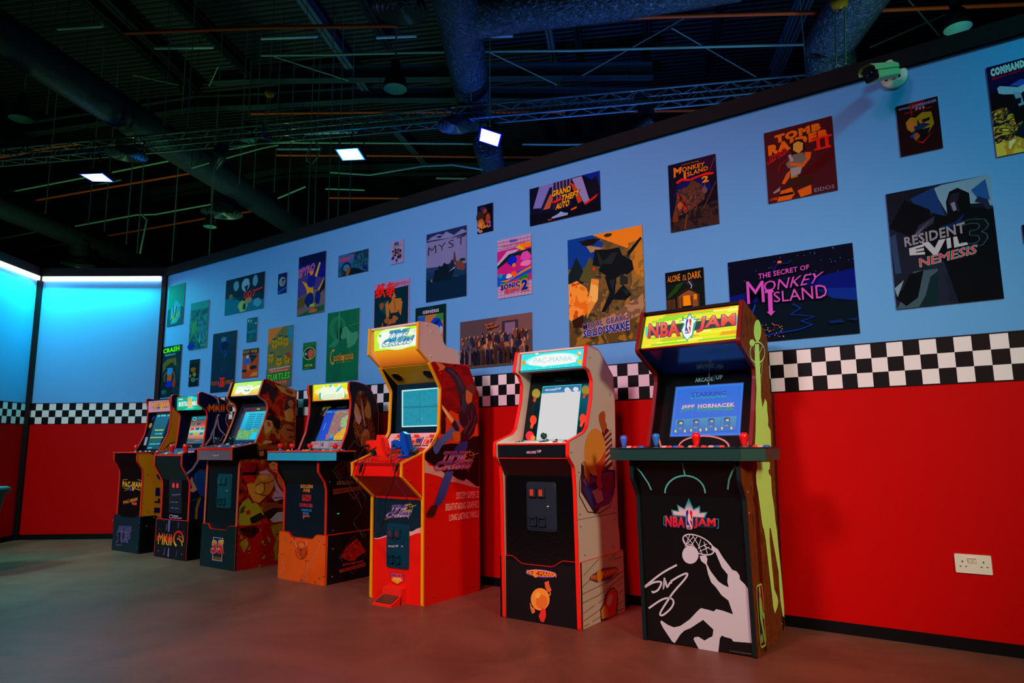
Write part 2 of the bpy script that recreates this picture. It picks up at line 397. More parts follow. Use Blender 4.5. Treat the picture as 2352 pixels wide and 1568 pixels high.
s = MB(); s.face([(-50, -8, 12.1), (-50, 44, 12.1), (34, 44, 12.1), (14, -8, 12.1)], rm); s.build('ceiling', kind='structure')
hw = M((28, 46, 30), .8); hw2 = M((16, 24, 18), .8)
s = MB(); P0 = CAM+BA*31+BB*34; P1 = CAM+BA*31-BB*26; P0.z = P1.z = 0
s.face([P0, P1, P1+Vector((0, 0, 12.1)), P0+Vector((0, 0, 12.1))], hw2)
s.build('wall_far', kind='structure')
q0 = hd(425, 650, 30.9); q1 = hd(475, 650, 30.9); q0.z = q1.z = 0
s = MB(); s.prism([q0, q1, q1-BA*.4, q0-BA*.4], [p+Vector((0, 0, 12)) for p in (q0, q1, q1-BA*.4, q0-BA*.4)], hw); s.build('hall_column', None, 'tall greenish column on the far hall wall above the back corner', category='column', origin=q0)
STEEL = M((92, 116, 130), .45, metal=.2); DST = M((28, 34, 40), .5)
ORD = 'first second third fourth fifth sixth seventh eighth ninth tenth eleventh twelfth thirteenth fourteenth fifteenth sixteenth seventeenth eighteenth nineteenth twentieth twenty-first twenty-second twenty-third twenty-fourth twenty-fifth'.split()
def ibeam(pts, w_, h_, m, name, label, cat, group):
    mb = MB()
    for i in range(len(pts)-1):
        a, b_ = pts[i], pts[i+1]; d = (b_-a).normalized(); sd = Vector((-d.y, d.x, 0)).normalized(); U = Vector((0, 0, 1))
        for (x0, x1, y0, y1) in ((-w_/2, w_/2, 0, .025), (-w_/2, w_/2, h_-.025, h_), (-.012, .012, 0, h_)):
            q = [(x0, y0), (x1, y0), (x1, y1), (x0, y1)]
            mb.prism([a+sd*x+U*y for x, y in q], [b_+sd*x+U*y for x, y in q], m)
    mb.build(name, None, label, category=cat, group=group, origin=pts[0])
def pix(pts, f): return [f(x, y) for x, y in pts]
def exd(pts, e=6):    # extend both ends
    a = pts[0]+(pts[0]-pts[1]).normalized()*e; b_ = pts[-1]+(pts[-1]-pts[-2]).normalized()*e; return [a]+pts[1:-1]+[b_]
BEAMM = M((62, 78, 80), .5)
for d_, pts, lb in ((18.6, [(-60, 329), (247, 283), (450, 251), (600, 246), (850, 231), (1100, 231), (1500, 236)], 'long painted rafter crossing the ceiling just above the lighting truss'),
                (17.4, [(490, 192), (600, 187), (1000, 183), (1500, 179)], 'rafter nearest the camera running above the bell lamp'),
                (24.5, [(80, 505), (480, 437), (568, 423), (667, 405), (857, 402), (1200, 398)], 'farthest kinked rafter behind the flood lights')):
    ibeam([hd(x, y, d_) for x, y in pts], .28, .4, BEAMM, 'roof_beam', lb, 'roof beam', 'roof rafters')
PUR = [((684, -10), (845, 217), .2), ((178, -10), (433, 217), .2), ((229, -10), (459, 217), .2), ((382, -10), (574, 178), .2), ((824, -10), (893, 115), .2), ((1253, 38), (1284, 209), .14),
        ((1322, 33), (1335, 165), .14), ((1488, 13), (1480, 178), .14), ((1662, -10), (1623, 176), .1), ((1847, -10), (1773, 176), .12), ((1867, -10), (1787, 176), .12), ((250, 371), (375, 438), .2), ((291, 473), (418, 532), .2),
        ((375, 458), (543, 532), .2), ((911, 306), (976, 378), .2), ((702, 414), (789, 491), .2), ((722, 414), (804, 491), .1), ((810, 411), (872, 470), .2), ((902, 411), (946, 450), .2), ((631, 420), (714, 482), .2), ((1240, 280), (1262, 340), .16), ((1300, 270), (1312, 335), .16), ((1354, 268), (1364, 325), .14)]
for i, (a, b_, w_) in enumerate(PUR):
    z = 11.7; w_ *= 1.25
    A_, B_ = hz(a[0], a[1], z), hz(b_[0], b_[1], z)
    ibeam([A_, B_], w_, .28, STEEL if i in (0, 9, 10, 14, 5) else DST, 'roof_purlin', ORD[sum(1 for q_ in PUR if q_[1][0] < b_[0])]+' from the left of the dark steel purlins under the roof', 'roof purlin', 'steel purlins under the roof')
# pipes and conduits
PIPE = M((245, 84, 24), .45); CON = M((150, 200, 170), .4); TUBE = M((190, 225, 225), .4)
def run(name, pts, z, r_, m, label, cat, group=None, d_=None, e=0):
    d_ = d_ or (hz(pts[0][0], pts[0][1], z)-CAM).dot(BA)
    q = [hd(x, y, d_) for x, y in pts]
    if e: q = exd(q, e)
    o = MB().tube(q, r_, m, 6).build(name, None, label, category=cat, group=group, origin=q[0])
    for t in (.2, .8):
        p = q[0].lerp(q[-1], t) if len(q) == 2 else q[min(len(q)-1, int(t*len(q)))]
        if p.z < 12: MB().tube([p, Vector((p.x, p.y, 12.1))], .006, DST, 4).build('pipe_hanger', o)
for pts, z, lb in (([(319, 74), (600, 63), (878, 59)], 9.2, 'orange sprinkler pipe across the dark roof at top left'),
               ([(1200, 50), (1500, 39), (1750, 32), (1913, 28), (2050, 22), (2360, 9)], 9.0, 'thick orange sprinkler pipe along the top edge at right'),
               ([(600, 260), (880, 257), (1020, 257), (1270, 257)], 9.75, 'orange pipe just behind the middle of the truss'),
               ([(-5, 361), (46, 353), (97, 340), (156, 333)], 8.7, 'short orange pipe behind the left end of the truss'),
               ([(56, 464), (250, 430), (434, 398)], 8.6, 'orange sprinkler pipe below the leftmost flood light'),
               ([(658, 356), (900, 357), (1107, 360), (1248, 361)], 9.4, 'orange pipe passing behind the two right flood lights'),
               ([(237, 543), (357, 522), (472, 501), (577, 485)], 8.4, 'orange sprinkler pipe between the two lower ducts'),
               ([(23, 580), (161, 558)], 8.4, 'lowest orange pipe ending at the duct neck on the left'),
               ([(777, 454), (930, 455)], 8.6, 'short orange pipe just above the wall fascia'),
               ([(1478, 255), (1560, 254), (1640, 253)], 8.8, 'orange pipe stub under the truss near the right wall')):
    run('sprinkler_pipe', pts, z, .038, PIPE, lb, 'pipe', 'orange sprinkler pipes', e=.3)
for pts, z, r_, lb in (([(4, 444), (191, 408), (253, 396), (388, 369), (528, 342), (600, 328), (665, 327), (870, 328), (1100, 330)], 8.6, .03, 'long pale green conduit bending under the truss'),
               ([(173, 519), (314, 493), (357, 492), (439, 477), (495, 467)], 8.2, .03, 'green conduit above the lowest duct'),
               ([(758, 395), (850, 401), (970, 381), (1040, 378), (1110, 389)], 8.0, .03, 'sagging pale conduit below the middle flood light'),
               ([(600, 127), (763, 125), (970, 120), (1200, 117), (1322, 116), (1486, 111), (1800, 103), (1903, 101)], 9.8, .03, 'thin conduit crossing behind the bell lamp and big duct'),
               ([(440, 385), (600, 340), (640, 332)], 8.0, .025, 'thin conduit beside the moving head light'),
               ([(0, 548), (95, 530)], 8.3, .03, 'short yellow green conduit under the lowest duct'),
               ([(748, 433), (838, 436)], 8.5, .03, 'teal cable tray end above the fascia'),
               ([(638, 455), (702, 428)], 8.5, .03, 'slanting green cable tray above the far duct'),
               ([(1110, 345), (1110, 410)], 8.6, .03, 'upright teal conduit dropping behind the blue flood light'),
               ([(325, 492), (338, 505), (322, 582)], 8.0, .03, 'bent green cable hanging beside the hoist'),
               ([(1200, 331), (1290, 332), (1350, 331)], 8.6, .03, 'teal conduit just above the fascia at the middle')):
    run('conduit', pts, z, r_, CON, lb, 'conduit', 'pale conduits under the roof')
TBS = (((600, 88), (730, 83)), ((865, 86), (957, 82)), ((1063, 84), (1178, 82)), ((355, 110), (490, 108)), ((133, 66), (236, 59)), ((184, 431), (278, 413)), ((635, 342), (738, 342)), ((1002, 409), (1074, 410)), ((700, 307), (820, 303)))
for (a, b_) in TBS:
    run('tube_light', [a, b_], 10.6, .042, TUBE, ORD[sum(1 for q_ in TBS if q_[0][0] < a[0])]+' from the left of the unlit tube light battens under the dark roof', 'tube light', 'unlit tube battens')
RODS = ((550, 335, 422), (583, 336, 431), (630, 331, 440), (662, 360, 485), (707, 378, 515), (722, 416, 518), (754, 412, 508), (776, 430, 500), (803, 440, 492), (104, 380, 490), (203, 445, 515), (240, 435, 530), (377, 205, 285), (430, 180, 290), (107, 200, 260), (1125, 290, 180), (1082, 70, 230), (290, 475, 560), (315, 480, 580), (395, 500, 600), (480, 530, 588), (1852, 100, 168), (1300, 0, 50))
for (x, y0, y1) in RODS:
    d_ = 15.5 if y1 > 300 else 12.5; a = hd(x, y0, d_); b_ = hd(x, y1, d_); a.x, a.y = b_.x, b_.y
    lo = min(a.z, b_.z); a.z = lo; b_.z = 12.1
    MB().tube([a, b_], .012, CON, 5).build('hanger_rod', None, ORD[sum(1 for q_ in RODS if q_[0] < x)]+' from the left of the thin metal rods hanging from the roof', category='hanger rod', group='thin hanger rods', origin=b_)
BR_ = [((1338, 173), (1646, 0)), ((1542, 64), (1736, 176)), ((2000, 108), (2171, 33)), ((2087, 0), (2158, 82)), ((573, 0), (480, 198)), ((305, 172), (410, 195)), ((630, 130), (800, 185)), ((1120, 118), (1280, 195))]
for i, (a, b_) in enumerate(BR_):
    A_, B_ = hd(*a, 15.6), hd(*b_, 16.6)
    if A_.z > 11.6: A_ = B_+(A_-B_)*((11.6-B_.z)/(A_.z-B_.z))
    if B_.z > 11.6: B_ = A_+(B_-A_)*((11.6-A_.z)/(B_.z-A_.z))
    MB().tube([A_, B_], .018, CON, 5).build('brace_rod', None, ORD[sum(1 for q_ in BR_ if q_[0][0] < a[0])]+' from the left of the thin diagonal bracing rods under the roof', category='brace rod', group='diagonal bracing rods', origin=A_)
# ducts
def ductmat(foil):
    m_ = bpy.data.materials.new('duct'); m_.use_nodes = True; nt = m_.node_tree; b = nt.nodes['Principled BSDF']
    b.inputs['Base Color'].default_value = L3((96, 112, 120) if foil else (54, 64, 74)); b.inputs['Metallic'].default_value = .6 if foil else .15
    b.inputs['Roughness'].default_value = .28 if foil else .55
    t = nt.nodes.new('ShaderNodeTexCoord'); n = nt.nodes.new('ShaderNodeTexNoise'); n.inputs['Scale'].default_value = 9 if foil else 2; n.inputs['Detail'].default_value = 5; n.inputs['Distortion'].default_value = 2
    bp = nt.nodes.new('ShaderNodeBump'); bp.inputs['Distance'].default_value = .08; bp.inputs['Strength'].default_value = .9 if foil else .3
    nt.links.new(t.outputs['Object'], n.inputs[0]); nt.links.new(n.outputs[0], bp.inputs['Height']); nt.links.new(bp.outputs[0], b.inputs['Normal']); return m_
FOIL, DUCT = ductmat(True), ductmat(False)
def duct(name, pts, r_, m, label, necks=(), collars=True):
    root = thing(name, label, 'air duct', pts[0], 'round air ducts')
    # subdivide for small sag
    q = []
    for i in range(len(pts)-1):
        for k in range(8): q.append(pts[i].lerp(pts[i+1], k/8))
    q.append(pts[-1])
    MB().tube(q, r_, m, 20).build('duct_run', root)
    if collars:
        for i in range(0, len(q), 4):
            d = (q[min(i+1, len(q)-1)]-q[max(0, i-1)]).normalized()
            MB().tube([q[i]-d*.03, q[i]+d*.03], r_+.012, m, 20).build('collar', root)
    for a, l_, rn in necks:
        mb = MB(); mb.tube([a, a-Vector((0, 0, l_))], rn, m, 18); mb.build('duct_neck', root)
    return root
def diffuser(c_, r_, label):
    root = thing('ceiling_diffuser', label, 'air diffuser', c_, 'round air diffusers')
    mb = MB()
    mb.lathe(c_, (0, 0, 1), [(r_, 0), (r_*.98, .03), (r_*.62, .12), (r_*.55, .16)], DIF, 32).build('outer_cone', root)
    for k in (.84, .66, .48, .3, .13):
        MB().lathe(c_, (0, 0, 1), [(r_*k, .0), (r_*k-.012, .012), (r_*(k-.14), .075)], DIF, 32).build('ring', root)
DIF = M((110, 122, 124), .35, metal=.5)
ZD = 8.0
ZE = 8.8
a0, a1 = hz(-60, 38, ZE), hz(682, 520, ZE)
nk1 = [(hz(505, 440, ZE), .0, .0)]
d1 = duct('air_duct', [a0, a1], .405, DUCT, 'long grey round duct running from top left down to the fascia', [])
nA = hd(512, 445, (hz(512, 430, ZE)-CAM).dot(BA)); fA = nA.copy(); fA.z = hd(512, 490, (nA-CAM).dot(BA)).z
mb = MB(); mb.tube([nA, fA+Vector((0, 0, .17))], .3, DUCT, 18); mb.build('duct_neck', d1)
diffuser(fA, .6, 'round diffuser on the neck of the long duct, left of centre')
b0, b1 = hz(-60, 452, ZD), hz(378, 622, ZD)
d2 = duct('air_duct', [b0, b1], .33, DUCT, 'lower left grey round duct running down to the back wall fascia')
nB = hd(183, 555, (hz(183, 545, ZD)-CAM).dot(BA)); fB = hd(180, 607, (nB-CAM).dot(BA)); fB.x, fB.y = nB.x, nB.y
mb = MB(); mb.tube([nB, fB+Vector((0, 0, .17))], .3, DUCT, 18); mb.build('duct_neck', d2)
diffuser(fB, .5, 'round diffuser above the led strip of the back wall')
c0, c1 = hz(1035, -60, ZE), hz(1092, 250, ZE)
d3 = duct('air_duct', [c0, c1], .405, FOIL, 'crinkled foil duct coming down from the top centre', collars=False)
nC = hz(1085, 215, ZE); mb = MB(); mb.tube([nC, nC-Vector((0, 0, .75))], .33, DUCT, 18); mb.build('duct_neck', d3)
e0 = hz(1150, 42, ZD); mb = MB(); mb.tube([hz(1045, 45, ZE), hz(1180, 22, ZE), hz(1420, -8, ZE), hz(1700, -55, ZE)], .4, FOIL, 20); mb.build('branch', d3)
g0, g1 = hz(1118, 330, ZD), hz(1140, 420, ZD)
mb = MB(); duct('air_duct', [g0, g1, g1+(g1-g0)], .33, FOIL, 'foil duct stub beneath the blue flood light by the fascia', collars=False)
h0, h1 = hz(2010, -60, ZD), hz(1905, 100, ZD)
d4 = duct('air_duct', [h0, h1, h1+Vector((-.1, .5, -1.2))], .42, FOIL, 'crinkled foil duct at the top right above the security camera', collars=False)
diffuser(hz(920, 22, 7.9), .46, 'largest round diffuser at the top centre beside the foil duct')
diffuser(hz(1047, 290, 7.6), .4, 'round diffuser under the truss next to the blue flood light')
diffuser(hz(290, 357, 7.6), .45, 'round diffuser under the truss near the leftmost flood light')
# high bay lamps
LI = M((150, 215, 205), .5); LO = M((36, 44, 44), .4)
def bay(c_, r_, label, hang=1.6):
    root = thing('high_bay_lamp', label, 'pendant lamp', c_, 'unlit bell shaped high bay lamps')
    MB().lathe(c_, (0, 0, 1), [(r_, 0), (r_*.99, r_*.25), (r_*.86, r_*.9), (r_*.62, r_*1.45), (r_*.4, r_*1.7), (.01, r_*1.72)], LO, 28).build('lamp_shade', root)
    MB().lathe(c_, (0, 0, 1), [(r_*.97, 0.005), (r_*.93, r_*.3), (r_*.8, r_*.85), (r_*.55, r_*1.35), (.01, r_*1.5)], LI, 28).build('reflector', root, 'pale inner reflector')
    MB().lathe(c_+Vector((0, 0, r_*1.7)), (0, 0, 1), [(r_*.4, 0), (r_*.42, r_*.5), (r_*.3, r_*.9), (.02, r_)], LO, 16).build('driver_housing', root)
    MB().tube([c_+Vector((0, 0, r_*2.6)), c_+Vector((0, 0, r_*2.6+hang))], .018, CON, 6).build('cord', root)
bay(hz(908, 205, 7.6), .225, 'bell shaped pendant lamp hanging alone near the top centre')
bay(hz(48, 274, 7.6), .22, 'bell shaped pendant lamp hanging at the left edge', 4.2)
bay(hz(482, 521, 7.6), .2, 'small bell shaped pendant lamp beside the round diffuser on the duct neck')
bay(hz(2200, 66, 7.3), .2, 'bell shaped pendant lamp above the fascia at top right')
bay(hz(568, 322, 8.3), .17, 'small bell shaped pendant lamp half hidden behind the truss')
# ================================================================== lighting truss and fixtures
ALU = M((110, 140, 145), .35, metal=.3)
T0, T1 = hz(-40, 346, 8.15), hz(1860, 171, 8.15)
tr = thing('lighting_truss', 'long aluminium box truss carrying the flood lights across the hall', 'truss', T0)
td = (T1-T0).normalized(); tn = Vector((-td.y, td.x, 0)).normalized()
if tn.dot(BA) < 0: tn = -tn
H_ = Vector((0, 0, -.29)); W_ = tn*.29; TL = (T1-T0).length
for o_ in (Vector((0, 0, 0)), H_, W_, H_+W_):
    MB().tube([T0+o_, T1+o_], .025, ALU, 8).build('chord', tr)
n_ = int(TL/.30)
lac = [MB() for _ in range(4)]
for i in range(n_):
    a = T0+td*(i*TL/n_); b = T0+td*((i+1)*TL/n_)
    for k, (o1, o2) in enumerate(((Vector((0, 0, 0)), H_), (W_, W_+H_), (Vector((0, 0, 0)), W_), (H_, H_+W_))):
        p, q = (a+o1, b+o2) if i % 2 == 0 else (a+o2, b+o1)
        lac[k].tube([p, q], .010, ALU, 5, caps=False)
for k in range(4): lac[k].build('lacing', tr)
for x in (312, 660, 1040, 1450):
    t_ = (hd(x, 300, 14).dot(Vector((0, 0, 0))) if 0 else None)
    # point on the truss line under this photo column
    best = min(range(400), key=lambda i: abs(((T0+td*(TL*i/400)-CAM).dot(CR)/(T0+td*(TL*i/400)-CAM).dot(CF))*FP+1176-x)); c_ = T0+td*(TL*best/400)
    mb = MB()
    for o_ in (Vector((0, 0, 0)), H_, W_, H_+W_): mb.tube([c_+o_-td*.05, c_+o_+td*.05], .036, CHR, 8)
    mb.tube([c_, c_+H_], .02, ALU, 6); mb.tube([c_+W_, c_+W_+H_], .02, ALU, 6); mb.build('joint_plate', tr)
def on_truss(x): 
    best = min(range(2000), key=lambda i: abs(((T0+td*(TL*i/2000)-CAM).dot(CR)/(T0+td*(TL*i/2000)-CAM).dot(CF))*FP+1176-x)); return T0+td*(TL*best/2000)+H_+W_*.5
FACE = M((222, 214, 216), em=5)
FBOD = M((30, 34, 44), .4)
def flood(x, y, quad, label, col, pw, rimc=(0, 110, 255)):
    """quad: photo corners of the lit face"""
    base = on_truss(x); dd = (base-CAM).dot(BA)
    q = [hd(px_, py_, dd) for px_, py_ in quad]                     # bl, br, tr, tl roughly upright
    root = thing('flood_light', label, 'flood light', base, 'led flood lights on the truss')
    cen = sum(q, Vector())/4
    # the face leans towards the floor
    up = ((q[3]+q[2])/2-(q[0]+q[1])/2); hh = up.length
    f = [p.copy() for p in q]; lean = BA*.16
    f[0] = f[0]+lean*.5; f[1] = f[1]+lean*.5; f[2] = f[2]-lean*.5; f[3] = f[3]-lean*.5
    n = (f[1]-f[0]).cross(f[3]-f[0]).normalized()
    if n.dot(CAM-cen) < 0: n = -n
    def sc(k, d): return [cen+(p-cen)*k+n*d for p in f]
    MB().prism(sc(1.1, -.16), sc(1.12, -.005), FBOD).build('housing', root)
    ft = MB(); ft.face(sc(1.0, .0), FACE); ft.build('lit_panel', root, 'glowing white led panel')
    rm_ = MB(); rm_.face(sc(1.13, -.003), M(rimc, em=1.4)); rm_.build('halo_rim', root, 'blue rim painting the halo around the panel')  # emissive rim stands in for the blue bloom around the lit panel
    e1, e2 = (f[0]+f[3])/2, (f[1]+f[2])/2; mb = MB()
    top = base
    for e, s_ in ((e1, -1), (e2, 1)):
        o_ = (e-cen)*.22; mb.tube([e+o_-n*.08, e+o_+Vector((0, 0, .28))-n*.08], .014, FBOD, 6)
    mb.tube([e1+(e1-cen)*.22+Vector((0, 0, .28))-n*.08, e2+(e2-cen)*.22+Vector((0, 0, .28))-n*.08], .014, FBOD, 6); mb.build('yoke', root)
    c0 = cen+Vector((0, 0, .28))-n*.08
    MB().tube([c0, Vector((c0.x, c0.y, base.z))], .02, FBOD, 6).build('clamp', root)
    MB().tube([base-W_*.5, base+W_*.5], .02, FBOD, 6).build('cross_bar', root)
    fin = MB()
    for k in range(7):
        t = (k+.5)/7; a = f[3].lerp(f[2], t); b = f[0].lerp(f[1], t); fin.prism([a-n*.16, a-n*.21, b-n*.21, b-n*.16], [p+(f[1]-f[0])*.02 for p in (a-n*.16, a-n*.21, b-n*.21, b-n*.16)], FBOD)
    fin.build('cooling_fins', root)
    spot(label.split()[0]+'_beam', cen+n*.25, cen+n*3+Vector((0, 0, -2.5)), col, pw, 120, .9, .12)
    l = bpy.data.lights.new('flood_spill', 'POINT'); l.energy = pw*.12; l.color = col; l.shadow_soft_size = .05
    o = bpy.data.objects.new('flood_spill', l); C.collection.objects.link(o); o.location = cen+n*.12
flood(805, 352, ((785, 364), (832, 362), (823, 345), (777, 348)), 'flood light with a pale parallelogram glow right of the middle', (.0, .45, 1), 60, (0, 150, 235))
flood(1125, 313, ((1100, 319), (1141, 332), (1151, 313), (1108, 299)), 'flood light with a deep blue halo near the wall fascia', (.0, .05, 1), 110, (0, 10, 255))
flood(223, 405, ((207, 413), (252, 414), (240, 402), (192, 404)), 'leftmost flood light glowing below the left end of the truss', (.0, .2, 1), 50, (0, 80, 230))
def mover(x, y, label):
    b_ = on_truss(x); dd = (b_-CAM).dot(BA); c_ = hd(x, y, dd)
    root = thing('moving_head_light', label, 'stage light', b_, None); MB().tube([b_-W_*.5, b_+W_*.5], .02, FBOD, 6).build('cross_bar', root)
    MB().prism([b_+v for v in (Vector((-.14, -.1, -.05)), Vector((.14, -.1, -.05)), Vector((.14, .1, -.05)), Vector((-.14, .1, -.05)))], [b_+v for v in (Vector((-.14, -.1, -.2)), Vector((.14, -.1, -.2)), Vector((.14, .1, -.2)), Vector((-.14, .1, -.2)))], FBOD).build('base', root)
    mb = MB(); mb.tube([b_+Vector((-.15, 0, -.2)), c_+Vector((-.15, 0, 0))], .03, FBOD, 6); mb.tube([b_+Vector((.15, 0, -.2)), c_+Vector((.15, 0, 0))], .03, FBOD, 6); mb.build('yoke', root)
    ax = Vector((.75, -.1, .35)).normalized()
    MB().tube([c_-ax*.24, c_-ax*.1, c_+ax*.1, c_+ax*.2], [.12, .13, .13, .1], M((60, 70, 76), .3), 16).build('head', root)
    MB().tube([c_-ax*.25, c_-ax*.24], .09, M((140, 190, 220), .1), 16).build('lens', root, 'pale glass lens')
mover(502, 366, 'unlit moving head light hanging under the truss left of the middle')
mover(1482, 290, 'dark moving head light under the truss where it meets the wall')
for x, y0, lb in ((627, 45, 'orange hoist ring and chains holding the truss from the roof'), (1928, 5, 'yellow hoist and chain beside the right foil duct')):
    dd = 14.6 if x < 1000 else 9.5; a = hd(x, y0, dd); a.z = min(a.z, 9.6); e = hd(x-17 if x < 1000 else x+3, 285 if x < 1000 else 150, dd)
    root = thing('chain_hoist', lb, 'chain hoist', a)
    YL = M((200, 130, 30), .4)
    MB().lathe(a-Vector((0, 0, .12)), (0, 0, 1), [(.02, 0), (.1, .05), (.12, .12), (.1, .2), (.02, .26)], YL, 14).build('motor', root)
    for k in (-.06, .06): MB().tube([a+Vector((k, 0, -.1)), Vector((e.x+k, e.y, e.z))], .012, CON, 5).build('chain', root)
    MB().tube([a, Vector((a.x, a.y, 12.1))], .01, CON, 5).build('hook', root)
# blue bracket strap on the truss
b_ = on_truss(607); MB().tube([b_+Vector((0, 0, .3))-W_*.6, b_-W_*.6, b_-W_*.6+td*.18+Vector((0, 0, -.1))], .025, M((70, 80, 200), .4), 6).build('truss_bracket', None, 'bent blue bracket clipped to the truss', category='bracket', origin=b_)
# dangling cable loop
q = [hd(x, y, 15.2) for x, y in ((716, 318), (738, 340), (728, 362), (716, 376), (705, 370), (706, 350), (712, 340))]
MB().tube(q, .02, CON, 6).build('cable_loop', None, 'pale cable loop dangling left of the middle flood light', category='cable', origin=q[0])
# ------------------------------------------------------------------ bullet security camera on the right wall
CAMW = M((175, 225, 150), .35); c_ = hy(*px('d', 1190, 690), -.012)
root = thing('security_camera', 'white bullet security camera mounted below the fascia at top right', 'security camera', (c_.x, 0, c_.z))
CW = M((205, 215, 195), .4)
MB().lathe((c_.x, -.002, c_.z), (0, -1, 0), [(.001, .0), (.066, .0), (.066, .012), (.058, .018), (.001, .018)], CW, 28).build('mount_plate', root)
for a, b in ((1120, 718), (1233, 682)):
    p = hy(*px('d', a, b), -.02); MB().lathe(p, (0, -1, 0), [(.001, .004), (.008, .004), (.009, .0)], DBLK, 10).build('screw', root)
hb = Vector((c_.x-.01, -.12, c_.z+.03)); MB().tube([(c_.x, -.015, c_.z), (c_.x, -.06, c_.z+.01), hb], [.024, .02, .022], CW, 12).build('arm', root)
f0 = hy(*px('d', 1180, 640), -.13); f1 = hy(*px('d', 985, 672), -.30)
dr = (f1-f0).normalized(); sd = dr.cross(Vector((0, 0, 1))).normalized(); up = sd.cross(dr)
def ring(c, w_, h_): return [c+sd*x*w_+up*y*h_ for x, y in rnd([(-1, -.85), (1, -.85), (1, .6), (.55, 1), (-.55, 1), (-1, .6)], .3, 3)]
MB().prism(ring(f0, .034, .036), ring(f1, .04, .042), CAMW, smooth=False).build('body', root)
MB().prism(ring(f1-dr*.002, .036, .038), ring(f1+dr*.012, .034, .036), M((16, 34, 44), .15)).build('front_glass', root, 'dark glass front')
MB().lathe(f1+dr*.012, dr, [(.001, .004), (.016, .004), (.02, .0)], M((10, 20, 30), .1), 18).build('lens', root)
hood = MB(); k_ = [(-1.08, .2), (-1.08, .66), (-.6, 1.1), (.6, 1.1), (1.08, .66), (1.08, .2)]
hood.grid([[f0+sd*x*.036+up*y*.038 for x, y in k_], [f1+dr*.03+sd*x*.042+up*y*.044 for x, y in k_]], CAMW, smooth=False)
hood.grid([[f0+sd*x*.034+up*y*.036 for x, y in k_], [f1+dr*.03+sd*x*.040+up*y*.042 for x, y in k_]], CAMW, smooth=False, flip=True); hood.build('sun_hood', root)
# ------------------------------------------------------------------ double wall socket
S0 = SY(0); u0, v1 = S0.uv('o', 367, 363); u1, _ = S0.uv('o', 712, 383); _, v0 = S0.uv('o', 388, 540)
root = thing('wall_socket', 'white double wall socket low on the red wall at right', 'wall socket', ((u0+u1)/2, 0, (v0+v1)/2))
PW = M((225, 225, 205), .3)
q = rnd([(u0, v0), (u1, v0), (u1, v1), (u0, v1)], .006, 3); MB().prism([(a, 0, b) for a, b in q], [(a, -.009, b) for a, b in offs(q, -.001)], PW).build('plate', root)
for a, b in ((520, 428), (562, 430)):
    cx_, cz_ = S0.uv('o', a, b); mb = MB(); mb.prism([(cx_-.008, -.009, cz_-.011), (cx_+.008, -.009, cz_-.011), (cx_+.008, -.009, cz_+.011), (cx_-.008, -.009, cz_+.011)], [(cx_-.008, -.012, cz_-.011), (cx_+.008, -.012, cz_-.011), (cx_+.008, -.016, cz_+.011), (cx_-.008, -.016, cz_+.011)], PW); mb.build('switch', root)
    MB().box((cx_-.006, -.0165, cz_+.008), (cx_+.006, -.0155, cz_+.0105), M((210, 80, 40), .4)).build('indicator', root, 'orange mark on a switch')
for a, b, w2, h2 in ((447, 436, .0025, .004), (643, 448, .0025, .004), (430, 481, .0035, .002), (482, 484, .0035, .002), (625, 492, .0035, .002), (680, 494, .0035, .002)):
    cx_, cz_ = S0.uv('o', a, b); MB().box((cx_-w2, -.0098, cz_-h2), (cx_+w2, -.009, cz_+h2), M((20, 60, 60), .6)).build('pin_hole', root)
# ------------------------------------------------------------------ bin at the left edge
bc = hz(-90, 1330, 0); zt = .74; R_ = .30
CRH = Vector((CR.x, CR.y, 0)).normalized()
def scr(P): d = P-CAM; return 1176+FP*d.dot(CR)/d.dot(CF), 784-FP*d.dot(CU)/d.dot(CF)
while scr(bc+CRH*R_+BA*R_+Vector((0, 0, zt)))[0] > 44: bc = bc-CRH*.01
while scr(bc+CRH*R_+BA*R_+Vector((0, 0, zt)))[1] < 1117: zt -= .004
root = thing('waste_bin', 'dark green waste bin with a thick rolled rim at the left edge', 'waste bin', bc)
BG = M((30, 88, 84), .5)
mb = MB(); rows = []
def sq(r_, z):
    return [bc+CRH*a*r_+BA*b*r_+Vector((0, 0, z)) for a, b in rnd([(-1, -1), (1, -1), (1, 1), (-1, 1)], .35, 4)]
mb.grid([sq(R_*.66, 0.0), sq(R_*.7, .02), sq(R_*.9, zt-.06), sq(R_*.9, zt-.02), sq(R_*.8, zt-.02), sq(R_*.6, .03)], BG, closed=True); mb.face(sq(R_*.66, .0)[::-1], BG); mb.build('bucket', root)
rim = sq(R_*.93, zt-.02); MB().tube(rim+[rim[0]], .03, BG, 8, caps=False).build('rim', root)
# ================================================================== posters on the right wall
WALLS = SY(0)
def poster(label, c, TL_, TR_, BR_, BL_, bg, th=.007, edge=(150, 150, 150)):
    s = SY(-th); q = [s.uv(c, *p) for p in (TL_, TR_, BR_, BL_)]; u0, v1, u1, v0 = box_uv(q)
    v1 = (q[0][1]+q[1][1])/2; v0 = (q[2][1]+q[3][1])/2; u0 = (q[0][0]+q[3][0])/2; u1 = (q[1][0]+q[2][0])/2
    mb = MB(); mb.box((u0, -th, v0), (u1, -.0005, v1), M(edge, .5))
    a = Art(s, base=.0003, step=.00012, mb=mb, box=(u0, v0, u1, v1)); a.lab = label; a.o = ((u0+u1)/2, 0, (v0+v1)/2)
    a.P(bg, (0, 0), (1, 0), (1, 1), (0, 1)); return a
def fin(a): a.mb.build('wall_poster', None, a.lab, category='poster', group='game posters on the blue wall', origin=a.o)
def mt(*c):
    g = sum(c)/3; return M(tuple(round(255*(max(0, min(255, g+(v-g)*1.18))/255)**1.35) for v in c), .7, spec=.06)
DK = mt(6, 26, 34)
